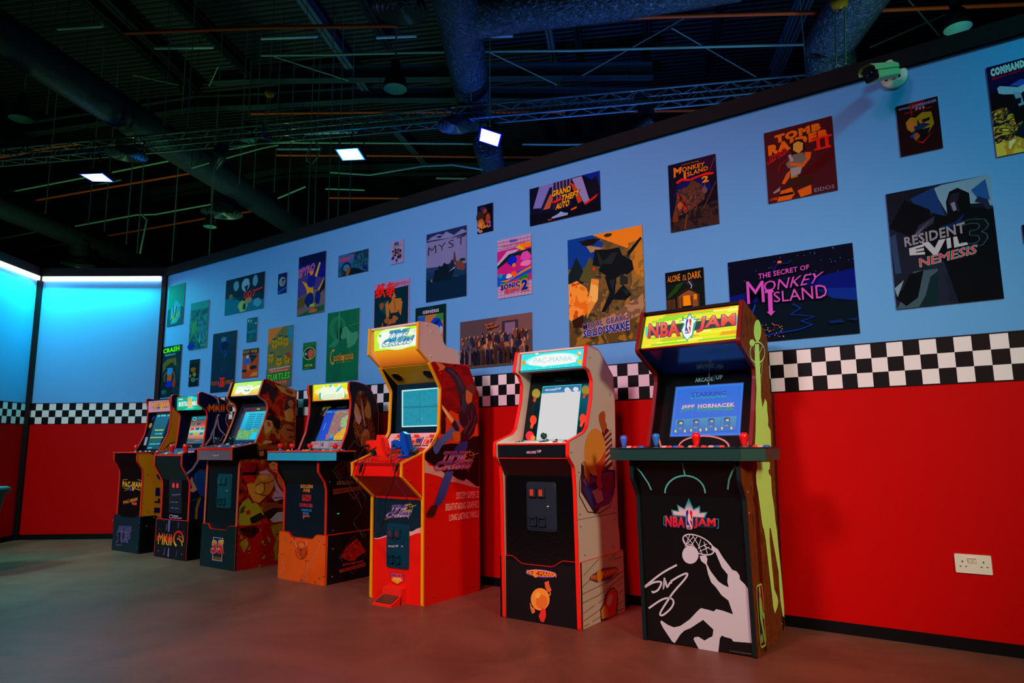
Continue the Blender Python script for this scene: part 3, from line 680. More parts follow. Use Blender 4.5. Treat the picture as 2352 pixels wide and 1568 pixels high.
def blot(a, m, cx, cy, rx, ry, seed, n=14, jag=.35):
    r = random.Random(seed); a.P(m, *[(cx+rx*cos(2*pi*i/n)*(1-jag*r.random()), cy+ry*sin(2*pi*i/n)*(1-jag*r.random())) for i in range(n)])
# --- A1 .. far left group
a = poster('teal poster nearest the back corner, top of the column, with small striped gem shape', 'A', (205, 195), (395, 158), (360, 648), (170, 683), mt(40, 150, 140))
a.P(mt(20, 110, 112), (0, 0), (1, 0), (1, .42), (.5, .5), (0, .4))
a.P(mt(90, 170, 190), (.22, .42), (.5, .62), (.8, .5), (.82, .2), (.6, .06), (.25, .05), (.2, .2))
for i, c_ in enumerate(((40, 90, 190), (150, 200, 40), (30, 70, 160), (120, 180, 60), (50, 150, 190))): a.L(mt(*c_), .02, (.25+.1*i, .1+.02*i), (.4+.07*i, .3+.03*i), (.35+.1*i, .5-.02*i))
a.L(mt(150, 190, 60), .016, (.28, .3), (.4, .12), (.75, .3)); fin(a)
a = poster('tall teal poster with green scribbled foliage, second from the back corner', 'A', (465, 400), (685, 358), (645, 932), (430, 963), NM([(8, 70, 86), (14, 96, 104), (40, 130, 110), (20, 84, 110)], 9, 4, 1.5))
a.P(mt(60, 160, 160), (0, .84), (1, .84), (1, 1), (0, 1)); blot(a, mt(20, 70, 160), .15, .08, .25, .08, 1)
for i in range(7): a.L(mt(90, 170, 90), .012, (.05+.05*i, .2+.06*i), (.2+.03*i, .35+.05*i), (.1+.06*i, .5+.03*i))
a.L(mt(60, 140, 200), .02, (.75, .15), (.78, .35), (.7, .55), (.8, .6)); a.L(mt(120, 190, 200), .012, (.6, .12), (.62, .3))
a.Q(mt(120, 200, 200), None, 'MIDWAY', .68, .05, .92, .085); fin(a)
a = poster('dark jungle poster with lime green title, lowest beside the back corner', 'A', (118, 930), (358, 888), (315, 1512), (72, 1530), NM([(6, 26, 30), (12, 44, 52), (10, 36, 60), (30, 60, 40)], 10, 4, 1))
a.P(mt(120, 110, 60), (.1, .66), (.3, .74), (.75, .76), (.8, .6), (.5, .62), (.25, .55), (.12, .5)); a.P(mt(40, 60, 50), (.25, .6), (.6, .68), (.68, .6), (.4, .5))
a.TO(mt(150, 240, 20), mt(30, 90, 20), 'CRASH', (.08, .87), (.9, .88), (.88, .985), (.08, .96), .04, .05)
a.Q(mt(130, 200, 210), None, 'BANDICOOT', .2, .81, .72, .845)
a.P(mt(190, 110, 50), (.38, .3), (.58, .3), (.6, .46), (.36, .46)); a.P(mt(50, 150, 200), (.36, .44), (.6, .44), (.62, .56), (.36, .57)); a.P(mt(30, 60, 180), (.3, .2), (.62, .19), (.6, .31), (.36, .31))
blot(a, mt(170, 80, 50), .72, .26, .09, .1, 3); blot(a, mt(60, 110, 120), .24, .1, .15, .06, 4); a.L(mt(200, 100, 60), .014, (.25, .3), (.22, .42), (.36, .5)); a.L(mt(200, 100, 60), .014, (.75, .33), (.73, .42), (.6, .52)); fin(a)
a = poster('small dark poster with brown shapes right of the jungle poster', 'A', (450, 1082), (570, 1065), (550, 1390), (430, 1400), mt(8, 30, 42))
blot(a, mt(150, 110, 40), .4, .63, .35, .1, 2); blot(a, mt(150, 140, 70), .55, .45, .22, .1, 5); blot(a, mt(150, 140, 90), .15, .4, .13, .08, 6); blot(a, mt(90, 130, 110), .45, .25, .3, .1, 7); blot(a, mt(60, 130, 140), .85, .25, .1, .06, 8)
a.Q(mt(90, 120, 130), None, 'PlayStation.2', .08, .87, .9, .92, 0); fin(a)
a = poster('tall navy poster with thin orange title and red numeral along its foot', 'A', (735, 768), (1018, 720), (980, 1450), (688, 1473), NM([(6, 30, 52), (7, 34, 60), (8, 38, 68)], 3, 2, .5, smooth=True))
blot(a, mt(20, 70, 140), .5, .78, .28, .14, 2); blot(a, mt(90, 140, 170), .46, .88, .14, .05, 3); blot(a, mt(14, 40, 70), .52, .76, .18, .1, 4); a.L(mt(40, 90, 150), .02, (.55, .7), (.6, .62), (.5, .58)); a.L(mt(30, 80, 140), .012, (.45, .42), (.47, .34))
a.TO(mt(200, 120, 40), mt(120, 50, 20), 'MORTAL', (.03, .115), (.42, .115), (.4, .18), (.05, .19), 0, .02); a.TO(mt(200, 120, 40), mt(120, 50, 20), 'KOMBAT', (.53, .115), (.96, .12), (.94, .19), (.53, .18), 0, .02)
for x in (.42, .5): a.P(mt(220, 50, 30), (x, .1), (x+.05, .1), (x+.05, .22), (x, .22))
a.P(mt(220, 50, 30), (.38, .215), (.6, .215), (.6, .235), (.38, .235)); a.P(mt(220, 50, 30), (.38, .085), (.6, .085), (.6, .105), (.38, .105)); fin(a)
a = poster('wide teal poster with red numerals under three pale oval faces', 'A', (888, 130), (1352, 12), (1330, 452), (863, 550), mt(10, 56, 78))
a.P(mt(20, 130, 150), (0, 0), (1, 0), (1, .25), (.75, .3), (.45, .28), (.2, .5), (0, .45)); blot(a, mt(120, 170, 190), .28, .78, .08, .15, 11, jag=.15); blot(a, mt(140, 190, 210), .53, .75, .11, .2, 12, jag=.15); blot(a, mt(120, 170, 190), .77, .8, .07, .17, 13, jag=.15)
a.P(mt(10, 56, 78), (.5, .7), (.6, .74), (.56, .5)); blot(a, mt(160, 120, 70), .15, .52, .06, .06, 3); blot(a, mt(150, 190, 130), .48, .16, .14, .2, 4); blot(a, mt(160, 150, 120), .62, .3, .12, .1, 6); blot(a, mt(90, 170, 190), .85, .2, .12, .14, 5); blot(a, mt(10, 80, 90), .52, .14, .05, .12, 9)
a.Q(mt(20, 90, 110), None, 'GOLDENEYE', .2, .38, .88, .45); a.Q(mt(225, 70, 60), None, '007', .5, .36, .8, .56, 0); a.L(mt(225, 70, 60), .012, (.8, .54), (.96, .57)); fin(a)
a = poster('narrow green grey poster hanging under the right end of the wide teal one', 'A', (1142, 582), (1262, 562), (1245, 852), (1125, 870), NM([(12, 92, 110), (10, 78, 90), (20, 108, 118)], 14, 4, 1))
a.P(mt(30, 140, 170), (.05, .36), (.9, .38), (.9, .47), (.05, .45)); blot(a, mt(150, 200, 200), .15, .9, .1, .07, 1); blot(a, mt(150, 200, 200), .4, .88, .08, .07, 2); blot(a, mt(150, 200, 200), .88, .75, .12, .04, 3); a.L(mt(40, 140, 150), .006, (.05, .8), (.6, .78), (.65, .5)); fin(a)
a = poster('small orange poster with blue blot and jagged gold title, above the yellow marquee', 'A', (1090, 955), (1277, 935), (1255, 1282), (1070, 1300), mt(170, 92, 50), edge=(170, 90, 80))
a.P(mt(10, 50, 66), (0, .8), (1, .82), (1, 1), (0, 1)); a.P(mt(10, 60, 70), (.25, .78), (.6, .8), (.95, .72), (.75, .6), (.6, .5), (.5, .7)); blot(a, mt(40, 120, 190), .3, .58, .24, .16, 5); blot(a, mt(170, 190, 210), .33, .74, .12, .08, 6); blot(a, mt(14, 50, 60), .7, .34, .28, .08, 8); blot(a, mt(14, 50, 60), .15, .25, .2, .06, 9)
blot(a, mt(200, 120, 60), .4, .36, .12, .14, 7); a.P(mt(200, 150, 60), (.5, .03), (1, .05), (.98, .2), (.7, .16)); a.P(mt(110, 70, 150), (.6, .78), (.95, .8), (.9, .75))
a.T(mt(210, 170, 60), 'MICKEY', (.04, .84), (.46, .86), (.46, .96), (.04, .97), 0); a.T(mt(210, 170, 60), 'MANIA', (.54, .86), (.94, .84), (.95, .98), (.54, .96), 0); fin(a)
a = poster('tall tan and yellow poster with fat green title at its foot', 'A', (1395, 703), (1695, 660), (1662, 1385), (1362, 1415), mt(120, 130, 90))
a.P(mt(190, 140, 80), (0, .7), (.4, .9), (.6, 1), (0, 1)); a.P(mt(60, 150, 170), (.7, .75), (1, .7), (1, .98), (.8, .97))
for cx_, cy_ in ((.28, .83), (.5, .87), (.74, .84), (.5, .52), (.16, .6), (.82, .55)):
    blot(a, mt(150, 140, 40), cx_, cy_-.1, .15, .13, int(cx_*100), jag=.3); blot(a, mt(180, 160, 50), cx_, cy_-.1, .1, .09, 7, jag=.2); blot(a, mt(30, 110, 110), cx_, cy_-.02, .12, .025, 3); a.L(mt(30, 60, 50), .005, (cx_-.1, cy_-.08), (cx_, cy_-.12), (cx_+.1, cy_-.08)); a.L(mt(30, 60, 50), .005, (cx_, cy_-.04), (cx_, cy_-.2))
blot(a, mt(180, 60, 70), .86, .5, .1, .04, 5); a.P(mt(110, 120, 120), (0, .0), (1, 0), (1, .33), (0, .3))
a.P(mt(190, 180, 170), (.1, .285), (.95, .31), (.93, .33), (.12, .31)); a.P(mt(200, 110, 80), (.14, .24), (.9, .26), (.93, .295), (.1, .275)); a.Q(mt(230, 190, 150), None, 'TEENAGE MUTANT NINJA', .17, .25, .87, .275, .01)
a.TO(mt(90, 200, 60), mt(14, 60, 40), 'TURTLES', (.02, .1), (.96, .12), (.97, .235), (.05, .215), .05, .06); a.TO(mt(230, 140, 90), mt(120, 60, 30), 'TURTLES IN TIME', (.2, .03), (.84, .045), (.84, .1), (.2, .09), .04, .03); fin(a)
a = poster('tiny navy poster with a pale round moon, at the top between two larger ones', 'A', (1512, 48), (1617, 27), (1607, 270), (1502, 290), mt(8, 50, 110))
a.E(mt(150, 170, 150), .5, .58, .36, .24, n=20); blot(a, mt(110, 140, 170), .55, .55, .25, .18, 3); blot(a, mt(30, 70, 110), .6, .66, .22, .07, 4); a.P(mt(20, 110, 180), (0, .12), (1, .3), (1, .22), (0, 0)); fin(a)
# --- B
a = poster('purple and gold poster with orange edged blue lettering and yellow wing shapes', 'B', (292, 222), (563, 155), (540, 765), (268, 815), mt(90, 84, 150))
a.P(mt(16, 34, 90), (0, .84), (1, .8), (1, 1), (0, 1)); a.P(mt(30, 40, 140), (0, .74), (1, .55), (1, .82), (0, .86)); a.P(mt(130, 120, 120), (0, 0), (1, 0), (1, .34), (.6, .4), (0, .3)); a.P(mt(110, 100, 60), (0, .28), (.3, .34), (.25, .14), (0, .12)); a.P(mt(20, 110, 80), (0, 0), (.3, .05), (.7, .1), (1, .12), (1, .03), (.5, 0))
a.P(mt(210, 170, 40), (.15, .58), (.42, .5), (.56, .46), (.6, .34), (.38, .33), (.3, .46)); a.P(mt(220, 190, 50), (.62, .62), (.78, .84), (.82, .82), (.7, .6)); a.P(mt(200, 170, 60), (.65, .3), (.98, .58), (.92, .46), (.78, .3)); a.P(mt(14, 24, 50), (.8, .36), (1, .56), (.99, .4), (.85, .32))
blot(a, mt(40, 50, 150), .5, .55, .17, .12, 6, jag=.15); blot(a, mt(230, 150, 60), .5, .7, .09, .06, 7); blot(a, mt(24, 50, 120), .45, .24, .18, .14, 8); blot(a, mt(24, 50, 130), .75, .25, .12, .14, 9); a.P(mt(170, 190, 60), (.48, .16), (.64, .17), (.64, .12), (.46, .12)); blot(a, mt(190, 120, 90), .6, .05, .2, .04, 10)
a.TO(mt(40, 60, 200), mt(230, 150, 50), 'SPYRO', (.02, .64), (.6, .72), (.62, .84), (.02, .78), .0, .05); fin(a)
a = poster('wide dark teal poster with red gothic lettering at its top left', 'B', (688, 200), (987, 140), (977, 365), (680, 415), NM([(10, 44, 66), (16, 64, 88), (30, 92, 120), (8, 34, 50)], 14, 5, 1.5))
a.P(mt(80, 120, 170), (0, .45), (.5, .5), (.55, .9), (.3, 1), (0, 1)); a.E(mt(20, 60, 90), .28, .38, .16, .24, n=18); a.E(mt(90, 140, 170), .28, .36, .11, .16, n=18); a.P(mt(12, 40, 60), (.1, 0), (.9, 0), (.7, .2), (.5, .3), (.2, .12)); a.P(mt(140, 110, 60), (.25, 0), (.3, .3), (.4, .4), (.42, .2), (.36, 0)); blot(a, mt(20, 50, 140), .9, .2, .08, .12, 4)
a.TO(mt(220, 60, 70), mt(90, 120, 150), 'Castlevania IV', (.02, .66), (.5, .7), (.5, .94), (.02, .9), .0, .05); fin(a)
a = poster('small green poster with a pink round emblem', 'B', (335, 1078), (462, 1062), (450, 1335), (323, 1343), mt(10, 112, 84))
a.P(mt(60, 130, 90), (0, .84), (1, .84), (1, 1), (0, 1)); a.E(mt(190, 200, 80), .5, .58, .47, .24); a.E(mt(16, 80, 90), .5, .58, .42, .215); blot(a, mt(200, 110, 90), .62, .58, .27, .16, 3, jag=.2); blot(a, mt(190, 120, 60), .6, .42, .14, .08, 4); blot(a, mt(160, 190, 200), .24, .58, .1, .06, 5)
a.Q(mt(170, 190, 50), mt(150, 90, 20), 'RISTAR', .2, .1, .8, .18, .04, .04); a.Q(mt(60, 150, 130), None, 'SEGA', .3, .2, .66, .23); a.Q(mt(120, 180, 110), None, 'GAME GEAR', .1, .02, .6, .05); fin(a)
a = poster('tall green poster with a pale disc and gold gothic title', 'B', (582, 780), (900, 727), (873, 1442), (553, 1473), NM([(8, 96, 62), (8, 104, 66), (8, 90, 62)], 3, 2, .5, smooth=True))
a.E(mt(60, 140, 110), .32, .77, .26, .17); a.E(mt(40, 126, 92), .36, .77, .15, .12); blot(a, mt(8, 84, 60), .42, .66, .12, .14, 5); a.L(mt(120, 180, 160), .008, (.38, .99), (.38, .55))
a.P(mt(90, 160, 130), (.44, .62), (.5, .74), (.58, .78), (.66, .72), (.8, .66), (.95, .68), (1, .6), (.9, .5), (.7, .45), (.62, .6), (.5, .56)); a.P(mt(70, 150, 120), (.05, .5), (.3, .62), (.4, .58), (.3, .5)); a.P(mt(40, 120, 90), (.4, .58), (.6, .6), (.58, .45), (.4, .44)); a.L(mt(120, 180, 150), .006, (.64, .76), (.7, .62), (.66, .46))
a.L(mt(120, 160, 60), .004, (.7, .77), (.98, .79)); a.L(mt(110, 150, 60), .004, (.95, .98), (.97, .8))
a.T(mt(205, 160, 80), 'C', (.12, .24), (.26, .24), (.26, .48), (.12, .44), 0); a.TO(mt(205, 160, 80), mt(30, 90, 50), 'astlevania', (.24, .285), (.86, .29), (.86, .41), (.24, .4), .01, .03); a.P(mt(205, 160, 80), (.5, .36), (.56, .36), (.55, .24)); a.Q(mt(140, 170, 60), None, 'Symphony of the Night', .34, .25, .8, .275, 0); fin(a)
a = poster('small white poster with a blue and yellow title, top row', 'B', (1210, 70), (1337, 35), (1335, 270), (1207, 295), mt(170, 165, 200), edge=(170, 150, 190))
a.Q(mt(20, 100, 190), mt(10, 50, 110), '3D', .28, .8, .62, .93, .06, .05); a.TO(mt(190, 190, 40), mt(10, 60, 60), 'LEMMINGS', (.18, .7), (.84, .74), (.84, .81), (.18, .76), .04, .1)
r_ = random.Random(5)
for i in range(26):
    c_ = r_.choice([(150, 110, 60), (20, 60, 110), (16, 70, 120), (10, 50, 80), (180, 90, 60), (140, 120, 110)]); x = .2+.6*r_.random(); y = .22+.42*r_.random(); blot(a, mt(*c_), x, y, .1, .055, i)
blot(a, mt(20, 90, 140), .48, .14, .1, .09, 3); blot(a, mt(14, 70, 90), .18, .24, .12, .06, 4); fin(a)
a = poster('white bordered poster with red brush stroke characters across the top', 'B', (1043, 500), (1400, 418), (1386, 985), (1026, 1040), mt(170, 162, 200), edge=(170, 160, 200))
a.P(mt(10, 62, 76), (.03, 0), (.97, 0), (.97, .87), (.6, .86), (.03, .88)); blot(a, mt(14, 90, 100), .35, .55, .2, .14, 5)
for p in (((.42, .56), (.56, .68), (.78, .66), (.8, .56), (.68, .42), (.5, .42)), ((.5, .66), (.58, .8), (.64, .7)), ((.34, .6), (.42, .66), (.46, .4), (.38, .32)), ((.74, .6), (.82, .6), (.78, .35), (.72, .42))): a.P(mt(190, 140, 80), *p)
blot(a, mt(150, 110, 70), .24, .58, .09, .07, 2); blot(a, mt(170, 120, 70), .5, .3, .24, .09, 3); blot(a, mt(12, 56, 64), .5, .34, .06, .04, 8); a.L(mt(120, 80, 40), .006, (.6, .64), (.62, .44)); a.L(mt(170, 120, 70), .014, (.24, .1), (.28, .26)); a.L(mt(150, 100, 60), .014, (.42, .12), (.42, .3))
RB = mt(225, 60, 40)
for st in (((.06, .8), (.14, .98)), ((.14, .98), (.22, .88)), ((.06, .88), (.2, .9)), ((.07, .83), (.2, .84)), ((.13, .93), (.14, .76)), ((.06, .75), (.24, .79)), ((.2, .96), (.32, .96)), ((.18, .88), (.34, .88)), ((.26, 1), (.26, .86), (.18, .74)), ((.26, .86), (.34, .73)),
           ((.38, .93), (.56, .95)), ((.36, .88), (.6, .9)), ((.46, .99), (.44, .88), (.36, .8)), ((.5, .88), (.6, .82)), ((.4, .82), (.56, .84)), ((.38, .77), (.58, .79)), ((.5, .86), (.5, .72), (.44, .74))): a.L(RB, .016, *st)
a.T(RB, 'TEKKEN', (.56, .9), (.97, .9), (.97, .955), (.58, .955), 0); a.L(RB, .006, (.52, .87), (.7, .92)); fin(a)
# --- C
a = poster('tall grey blue poster of a misty island with widely spaced capitals', 'C', (500, 338), (850, 257), (843, 878), (488, 933), NM([(96, 104, 150), (120, 126, 172), (104, 112, 158)], 2.5, 2, .5, smooth=True), edge=(140, 140, 160))
a.P(mt(14, 58, 84), (0, 0), (1, 0), (1, .32), (.8, .3), (0, .34)); a.P(mt(30, 80, 110), (0, .32), (1, .3), (1, .38), (0, .42)); a.P(mt(60, 84, 120), (0, .42), (1, .38), (1, .46), (.5, .48), (0, .5)); a.P(mt(50, 70, 110), (0, .88), (1, .86), (1, 1), (0, 1))
for p in (((.0, .9), (.2, .95), (.35, .9), (.5, .98), (.7, .9), (.9, .96), (1, .92), (1, .9), (.6, .87), (.3, .89)), ((.05, .93), (.3, .97), (.5, .93), (.3, .94))): a.P(mt(150, 154, 190), *p)
a.P(mt(12, 44, 60), (.15, .3), (.2, .36), (.22, .45), (.3, .44), (.32, .5), (.4, .48), (.46, .53), (.56, .48), (.7, .46), (.72, .4), (.66, .34), (.6, .3), (.3, .27)); a.P(mt(10, 50, 70), (.2, .28), (.55, .3), (.7, .36), (.62, .27)); a.P(mt(110, 84, 80), (.6, .52), (.68, .53), (.7, .66), (.72, .66), (.76, .52), (.8, .5), (.64, .5)); a.P(mt(40, 60, 80), (.52, .5), (.6, .5), (.66, .56), (.74, .44), (.6, .42)); a.P(mt(130, 90, 80), (.74, .5), (.86, .52), (.98, .42), (.94, .36), (.78, .4)); a.P(mt(30, 70, 70), (.84, .54), (.96, .54), (.98, .5), (.86, .5)); a.P(mt(190, 150, 60), (.12, .29), (.16, .33), (.16, .28)); a.P(mt(170, 180, 200), (.56, .38), (.74, .45), (.72, .42))
a.T(mt(74, 62, 84), 'M', (.04, .68), (.26, .7), (.25, .815), (.05, .8), -.01); a.T(mt(74, 62, 84), 'Y', (.33, .71), (.47, .72), (.5, .82), (.3, .81), -.01); a.T(mt(74, 62, 84), 'S', (.56, .72), (.7, .73), (.7, .84), (.56, .83), -.01); a.T(mt(74, 62, 84), 'T', (.8, .73), (.94, .74), (.97, .86), (.77, .85), -.01); fin(a)
a = poster('small dark poster with gold glow and purple numeral, high on the wall', 'C', (942, 93), (1078, 57), (1080, 302), (943, 335), mt(14, 14, 42), edge=(110, 90, 140))
blot(a, mt(80, 60, 50), .2, .55, .3, .3, 4); blot(a, mt(190, 130, 60), .25, .35, .28, .2, 5); blot(a, mt(210, 160, 100), .2, .3, .16, .12, 6); blot(a, mt(80, 56, 110), .36, .86, .22, .1, 7); blot(a, mt(150, 90, 70), .5, .76, .14, .1, 8, jag=.2); blot(a, mt(170, 90, 56), .68, .46, .18, .22, 9, jag=.25); blot(a, mt(180, 160, 210), .08, .14, .1, .08, 10); blot(a, mt(190, 160, 110), .2, .07, .18, .06, 11)
a.TO(mt(240, 180, 30), mt(90, 50, 20), 'TOBAL', (.25, .12), (.7, .19), (.7, .28), (.25, .22), .04, .06); a.TO(mt(170, 130, 200), mt(110, 30, 70), '2', (.66, .13), (.88, .17), (.88, .4), (.7, .36), .03, .05); fin(a)
a = poster('white gridded poster with pink scene and fat blue lettering', 'C', (1125, 385), (1420, 332), (1417, 862), (1117, 902), mt(205, 180, 205), edge=(190, 160, 190))
for i in range(1, 10): a.L(mt(150, 120, 160), .002, (i/10, 0), (i/10, 1))
for i in range(1, 18): a.L(mt(150, 120, 160), .002, (0, i/18), (1, i/18))
a.P(mt(200, 60, 150), (0, .24), (1, .24), (1, .83), (0, .8)); a.P(mt(210, 190, 215), (0, .6), (.3, .78), (.65, .78), (.3, .62), (0, .56)); a.P(mt(240, 150, 40), (.6, .82), (.75, .78), (1, .78), (1, .86), (.7, .86)); a.P(mt(220, 200, 40), (.55, .82), (.75, .74), (.85, .75), (.66, .84)); a.P(mt(10, 60, 60), (0, .55), (.35, .72), (1, .76), (1, .6), (.6, .68), (.3, .6), (0, .5)); blot(a, mt(220, 110, 190), .85, .64, .18, .1, 5); blot(a, mt(230, 160, 200), .85, .52, .2, .06, 6)
a.P(mt(30, 110, 200), (0, .2), (1, .35), (1, .46), (.5, .4), (0, .38)); a.P(mt(220, 150, 50), (.05, .28), (.4, .3), (.7, .4), (1, .46), (1, .42), (.6, .34), (.3, .26)); a.P(mt(50, 150, 60), (0, .24), (.35, .26), (.2, .22)); a.P(mt(60, 150, 60), (.6, .28), (.85, .34), (.98, .28), (.7, .24))
blot(a, mt(20, 60, 190), .45, .6, .15, .1, 8); blot(a, mt(220, 160, 80), .5, .52, .07, .04, 9); blot(a, mt(240, 220, 210), .35, .35, .12, .05, 10); blot(a, mt(240, 120, 40), .5, .38, .1, .05, 11); blot(a, mt(60, 170, 180), .1, .38, .08, .05, 12)
a.Q(mt(50, 80, 190), mt(200, 180, 210), 'SEGA', .38, .92, .6, .96, .05, .03); a.Q(mt(225, 80, 120), None, 'Master System', .16, .845, .84, .9, 0)
a.TO(mt(20, 60, 170), mt(230, 190, 60), 'SONIC', (.1, .13), (.68, .15), (.68, .245), (.1, .225), .06, .07); a.TO(mt(20, 60, 170), mt(230, 180, 50), '2', (.7, .07), (.9, .08), (.9, .26), (.72, .25), .07, .06); a.T(mt(220, 60, 90), 'HEDGEHOG', (.22, .06), (.68, .08), (.68, .14), (.22, .12), .02); a.T(mt(220, 60, 90), 'THE', (.2, .12), (.3, .125), (.3, .15), (.2, .145), .02); fin(a)
a = poster('dark green bordered poster with white heading, half hidden by the white cabinet topper', 'C', (403, 988), (672, 942), (660, 1390), (392, 1440), mt(8, 60, 62), edge=(120, 130, 160))
a.P(mt(190, 140, 90), (.08, 0), (.92, 0), (.92, .83), (.08, .83)); a.P(mt(40, 120, 190), (.08, .5), (.3, .6), (.34, .82), (.08, .82)); a.P(mt(80, 150, 80), (.7, .83), (.92, .83), (.92, .7), (.8, .66), (.66, .76)); a.P(mt(20, 90, 190), (.2, .5), (.45, .64), (.62, .76), (.8, .74), (.9, .6), (.85, .3), (.6, .3), (.3, .42)); a.P(mt(10, 56, 130), (.35, .5), (.7, .7), (.82, .7), (.6, .5)); blot(a, mt(180, 190, 220), .84, .5, .08, .1, 3); blot(a, mt(180, 190, 220), .74, .36, .14, .1, 4)
a.TO(mt(210, 205, 220), mt(10, 20, 30), 'GENESIS', (.24, .86), (.78, .86), (.78, .925), (.24, .925), .04, .08); a.Q(mt(40, 100, 120), None, 'SEGA', .45, .94, .6, .98, .03); fin(a)
a = poster('wide sepia crowd poster behind the gap between the two middle cabinets', 'C', (790, 1107), (1423, 1022), (1425, 1465), (793, 1522), mt(110, 96, 98), edge=(140, 130, 140))
a.P(mt(140, 112, 108), (.4, .7), (1, .66), (1, 1), (.55, 1)); a.P(mt(84, 72, 84), (.6, .5), (.82, .5), (.82, .9), (.6, .9)); a.P(mt(150, 130, 150), (.64, .6), (.78, .6), (.78, .86), (.64, .86)); a.P(mt(110, 98, 90), (0, 0), (1, 0), (1, .12), (0, .1))
r_ = random.Random(11)
for i in range(95):
    x = .02+.95*r_.random(); y = .12+.5*r_.random(); top = .1*r_.random()+.015; c_ = r_.choice([(176, 130, 96), (40, 36, 50), (60, 56, 74), (150, 96, 60), (30, 30, 44), (120, 100, 110), (46, 66, 96), (190, 150, 120), (110, 60, 50)]); blot(a, mt(*c_), x, y, .018+.02*r_.random(), .03+top, i, 9)
for i in range(16): x = .03+.06*i+.02*r_.random(); blot(a, mt(190, 146, 110), x, .62+.08*r_.random(), .012, .03, i, 8, .1); a.P(mt(*r_.choice([(44, 42, 60), (130, 110, 120), (80, 60, 50), (36, 50, 70)])), (x-.02, .06), (x+.022, .06), (x+.018, .34), (x-.016, .36))
a.TO(mt(200, 130, 90), mt(50, 30, 40), 'Street', (.38, .82), (.5, .85), (.5, .92), (.38, .88), .03, .04); a.TO(mt(200, 130, 90), mt(50, 30, 40), 'Fighter', (.4, .74), (.57, .79), (.57, .87), (.4, .81), .03, .04); fin(a)
# --- D
a = poster('wide city street poster with tilted yellow block title and police car', 'D', (52, 312), (578, 167), (587, 463), (58, 588), mt(20, 22, 56))
a.P(mt(150, 150, 200), (.05, .45), (.15, 1), (.5, 1), (.42, .6), (.2, .4)); a.P(mt(40, 40, 80), (.14, .3), (.3, .9), (.34, .9), (.32, .4)); a.P(mt(190, 120, 90), (.2, .35), (.3, .7), (.36, .7), (.3, .35)); a.P(mt(60, 50, 90), (.33, .3), (.36, 1), (.62, 1), (.6, .3))
for i in range(5): a.P(mt(160, 140, 170), (.4+.045*i, .5), (.39+.05*i, 1), (.405+.05*i, 1), (.415+.045*i, .5))
a.P(mt(170, 166, 200), (.62, .98), (.76, .98), (.86, .3), (.78, .28)); a.P(mt(200, 90, 50), (.6, .9), (.66, .8), (.76, .34), (.7, .3)); a.P(mt(20, 60, 150), (.78, 1), (1, 1), (1, .6), (.9, .8)); a.P(mt(30, 24, 50), (.8, .7), (.96, .9), (1, .5), (.9, .34)); a.P(mt(210, 60, 30), (.78, .26), (.98, .44), (.94, .34), (.8, .22)); a.P(mt(14, 16, 40), (0, 0), (1, 0), (1, .2), (.6, .24), (.3, .2), (0, .3)); a.P(mt(230, 120, 30), (.6, .2), (.68, .24), (.68, .19), (.6, .16)); a.P(mt(170, 190, 220), (.32, .1), (.4, .14), (.46, .2), (.5, .15), (.56, .12), (.55, .07), (.34, .06)); a.P(mt(200, 90, 60), (.27, .06), (.33, .07), (.33, .04), (.27, .03))
for t_, q in (('GRAND', ((.33, .63), (.6, .66), (.61, .82), (.34, .79))), ('THEFT', ((.46, .45), (.71, .48), (.73, .64), (.48, .61))), ('AUTO', ((.38, .27), (.57, .29), (.59, .46), (.4, .43)))): a.TO(mt(245, 190, 20), mt(20, 10, 10), t_, *q, bold=.04, o=.06)
a.P(mt(220, 70, 20), (.3, .48), (.46, .56), (.48, .5), (.38, .46)); fin(a)
a = poster('large orange jungle battle poster with dark machine and blue lettering', 'D', (347, 685), (907, 580), (920, 1445), (347, 1482), NM([(50, 58, 40), (120, 90, 40), (90, 76, 44), (160, 110, 40)], 7, 5, 1.2))
a.P(mt(30, 90, 160), (0, .72), (0, 1), (.35, 1), (.5, .9), (.38, .76), (.2, .7)); a.P(mt(230, 160, 60), (.35, 1), (1, 1), (1, .88), (.8, .82), (.55, .92)); a.P(mt(190, 160, 120), (.25, .92), (.5, .86), (.32, .84)); a.P(NM([(200, 130, 30), (150, 110, 40), (90, 84, 40)], 9, 4, 1.5), (.82, .86), (1, .88), (1, .5), (.86, .45)); a.P(mt(36, 56, 56), (0, .66), (.12, .82), (.2, .7), (.3, .6), (0, .5)); a.P(mt(110, 110, 70), (.15, .6), (.3, .8), (.45, .7), (.3, .55))
a.P(NM([(235, 120, 20), (250, 160, 50), (200, 80, 20)], 9, 3, 1), (0, .25), (0, .58), (.12, .6), (.25, .52), (.3, .4), (.24, .28), (.1, .2)); a.P(NM([(230, 150, 50), (250, 190, 90)], 9, 3, 1), (.32, .6), (.42, .58), (.4, .4), (.3, .3), (.24, .24)); a.P(NM([(170, 130, 90), (120, 90, 60), (200, 160, 120)], 10, 4, 1), (.3, .2), (.55, .24), (1, .4), (1, .22), (.6, .16), (.35, .14)); a.P(NM([(150, 110, 30), (90, 70, 30), (50, 50, 30)], 12, 4, 1), (0, 0), (1, 0), (1, .2), (.5, .14), (0, .22)); a.P(mt(70, 44, 30), (.04, .24), (.2, .28), (.2, .16), (.06, .17))
DG = mt(28, 36, 40); D2 = mt(54, 66, 62)
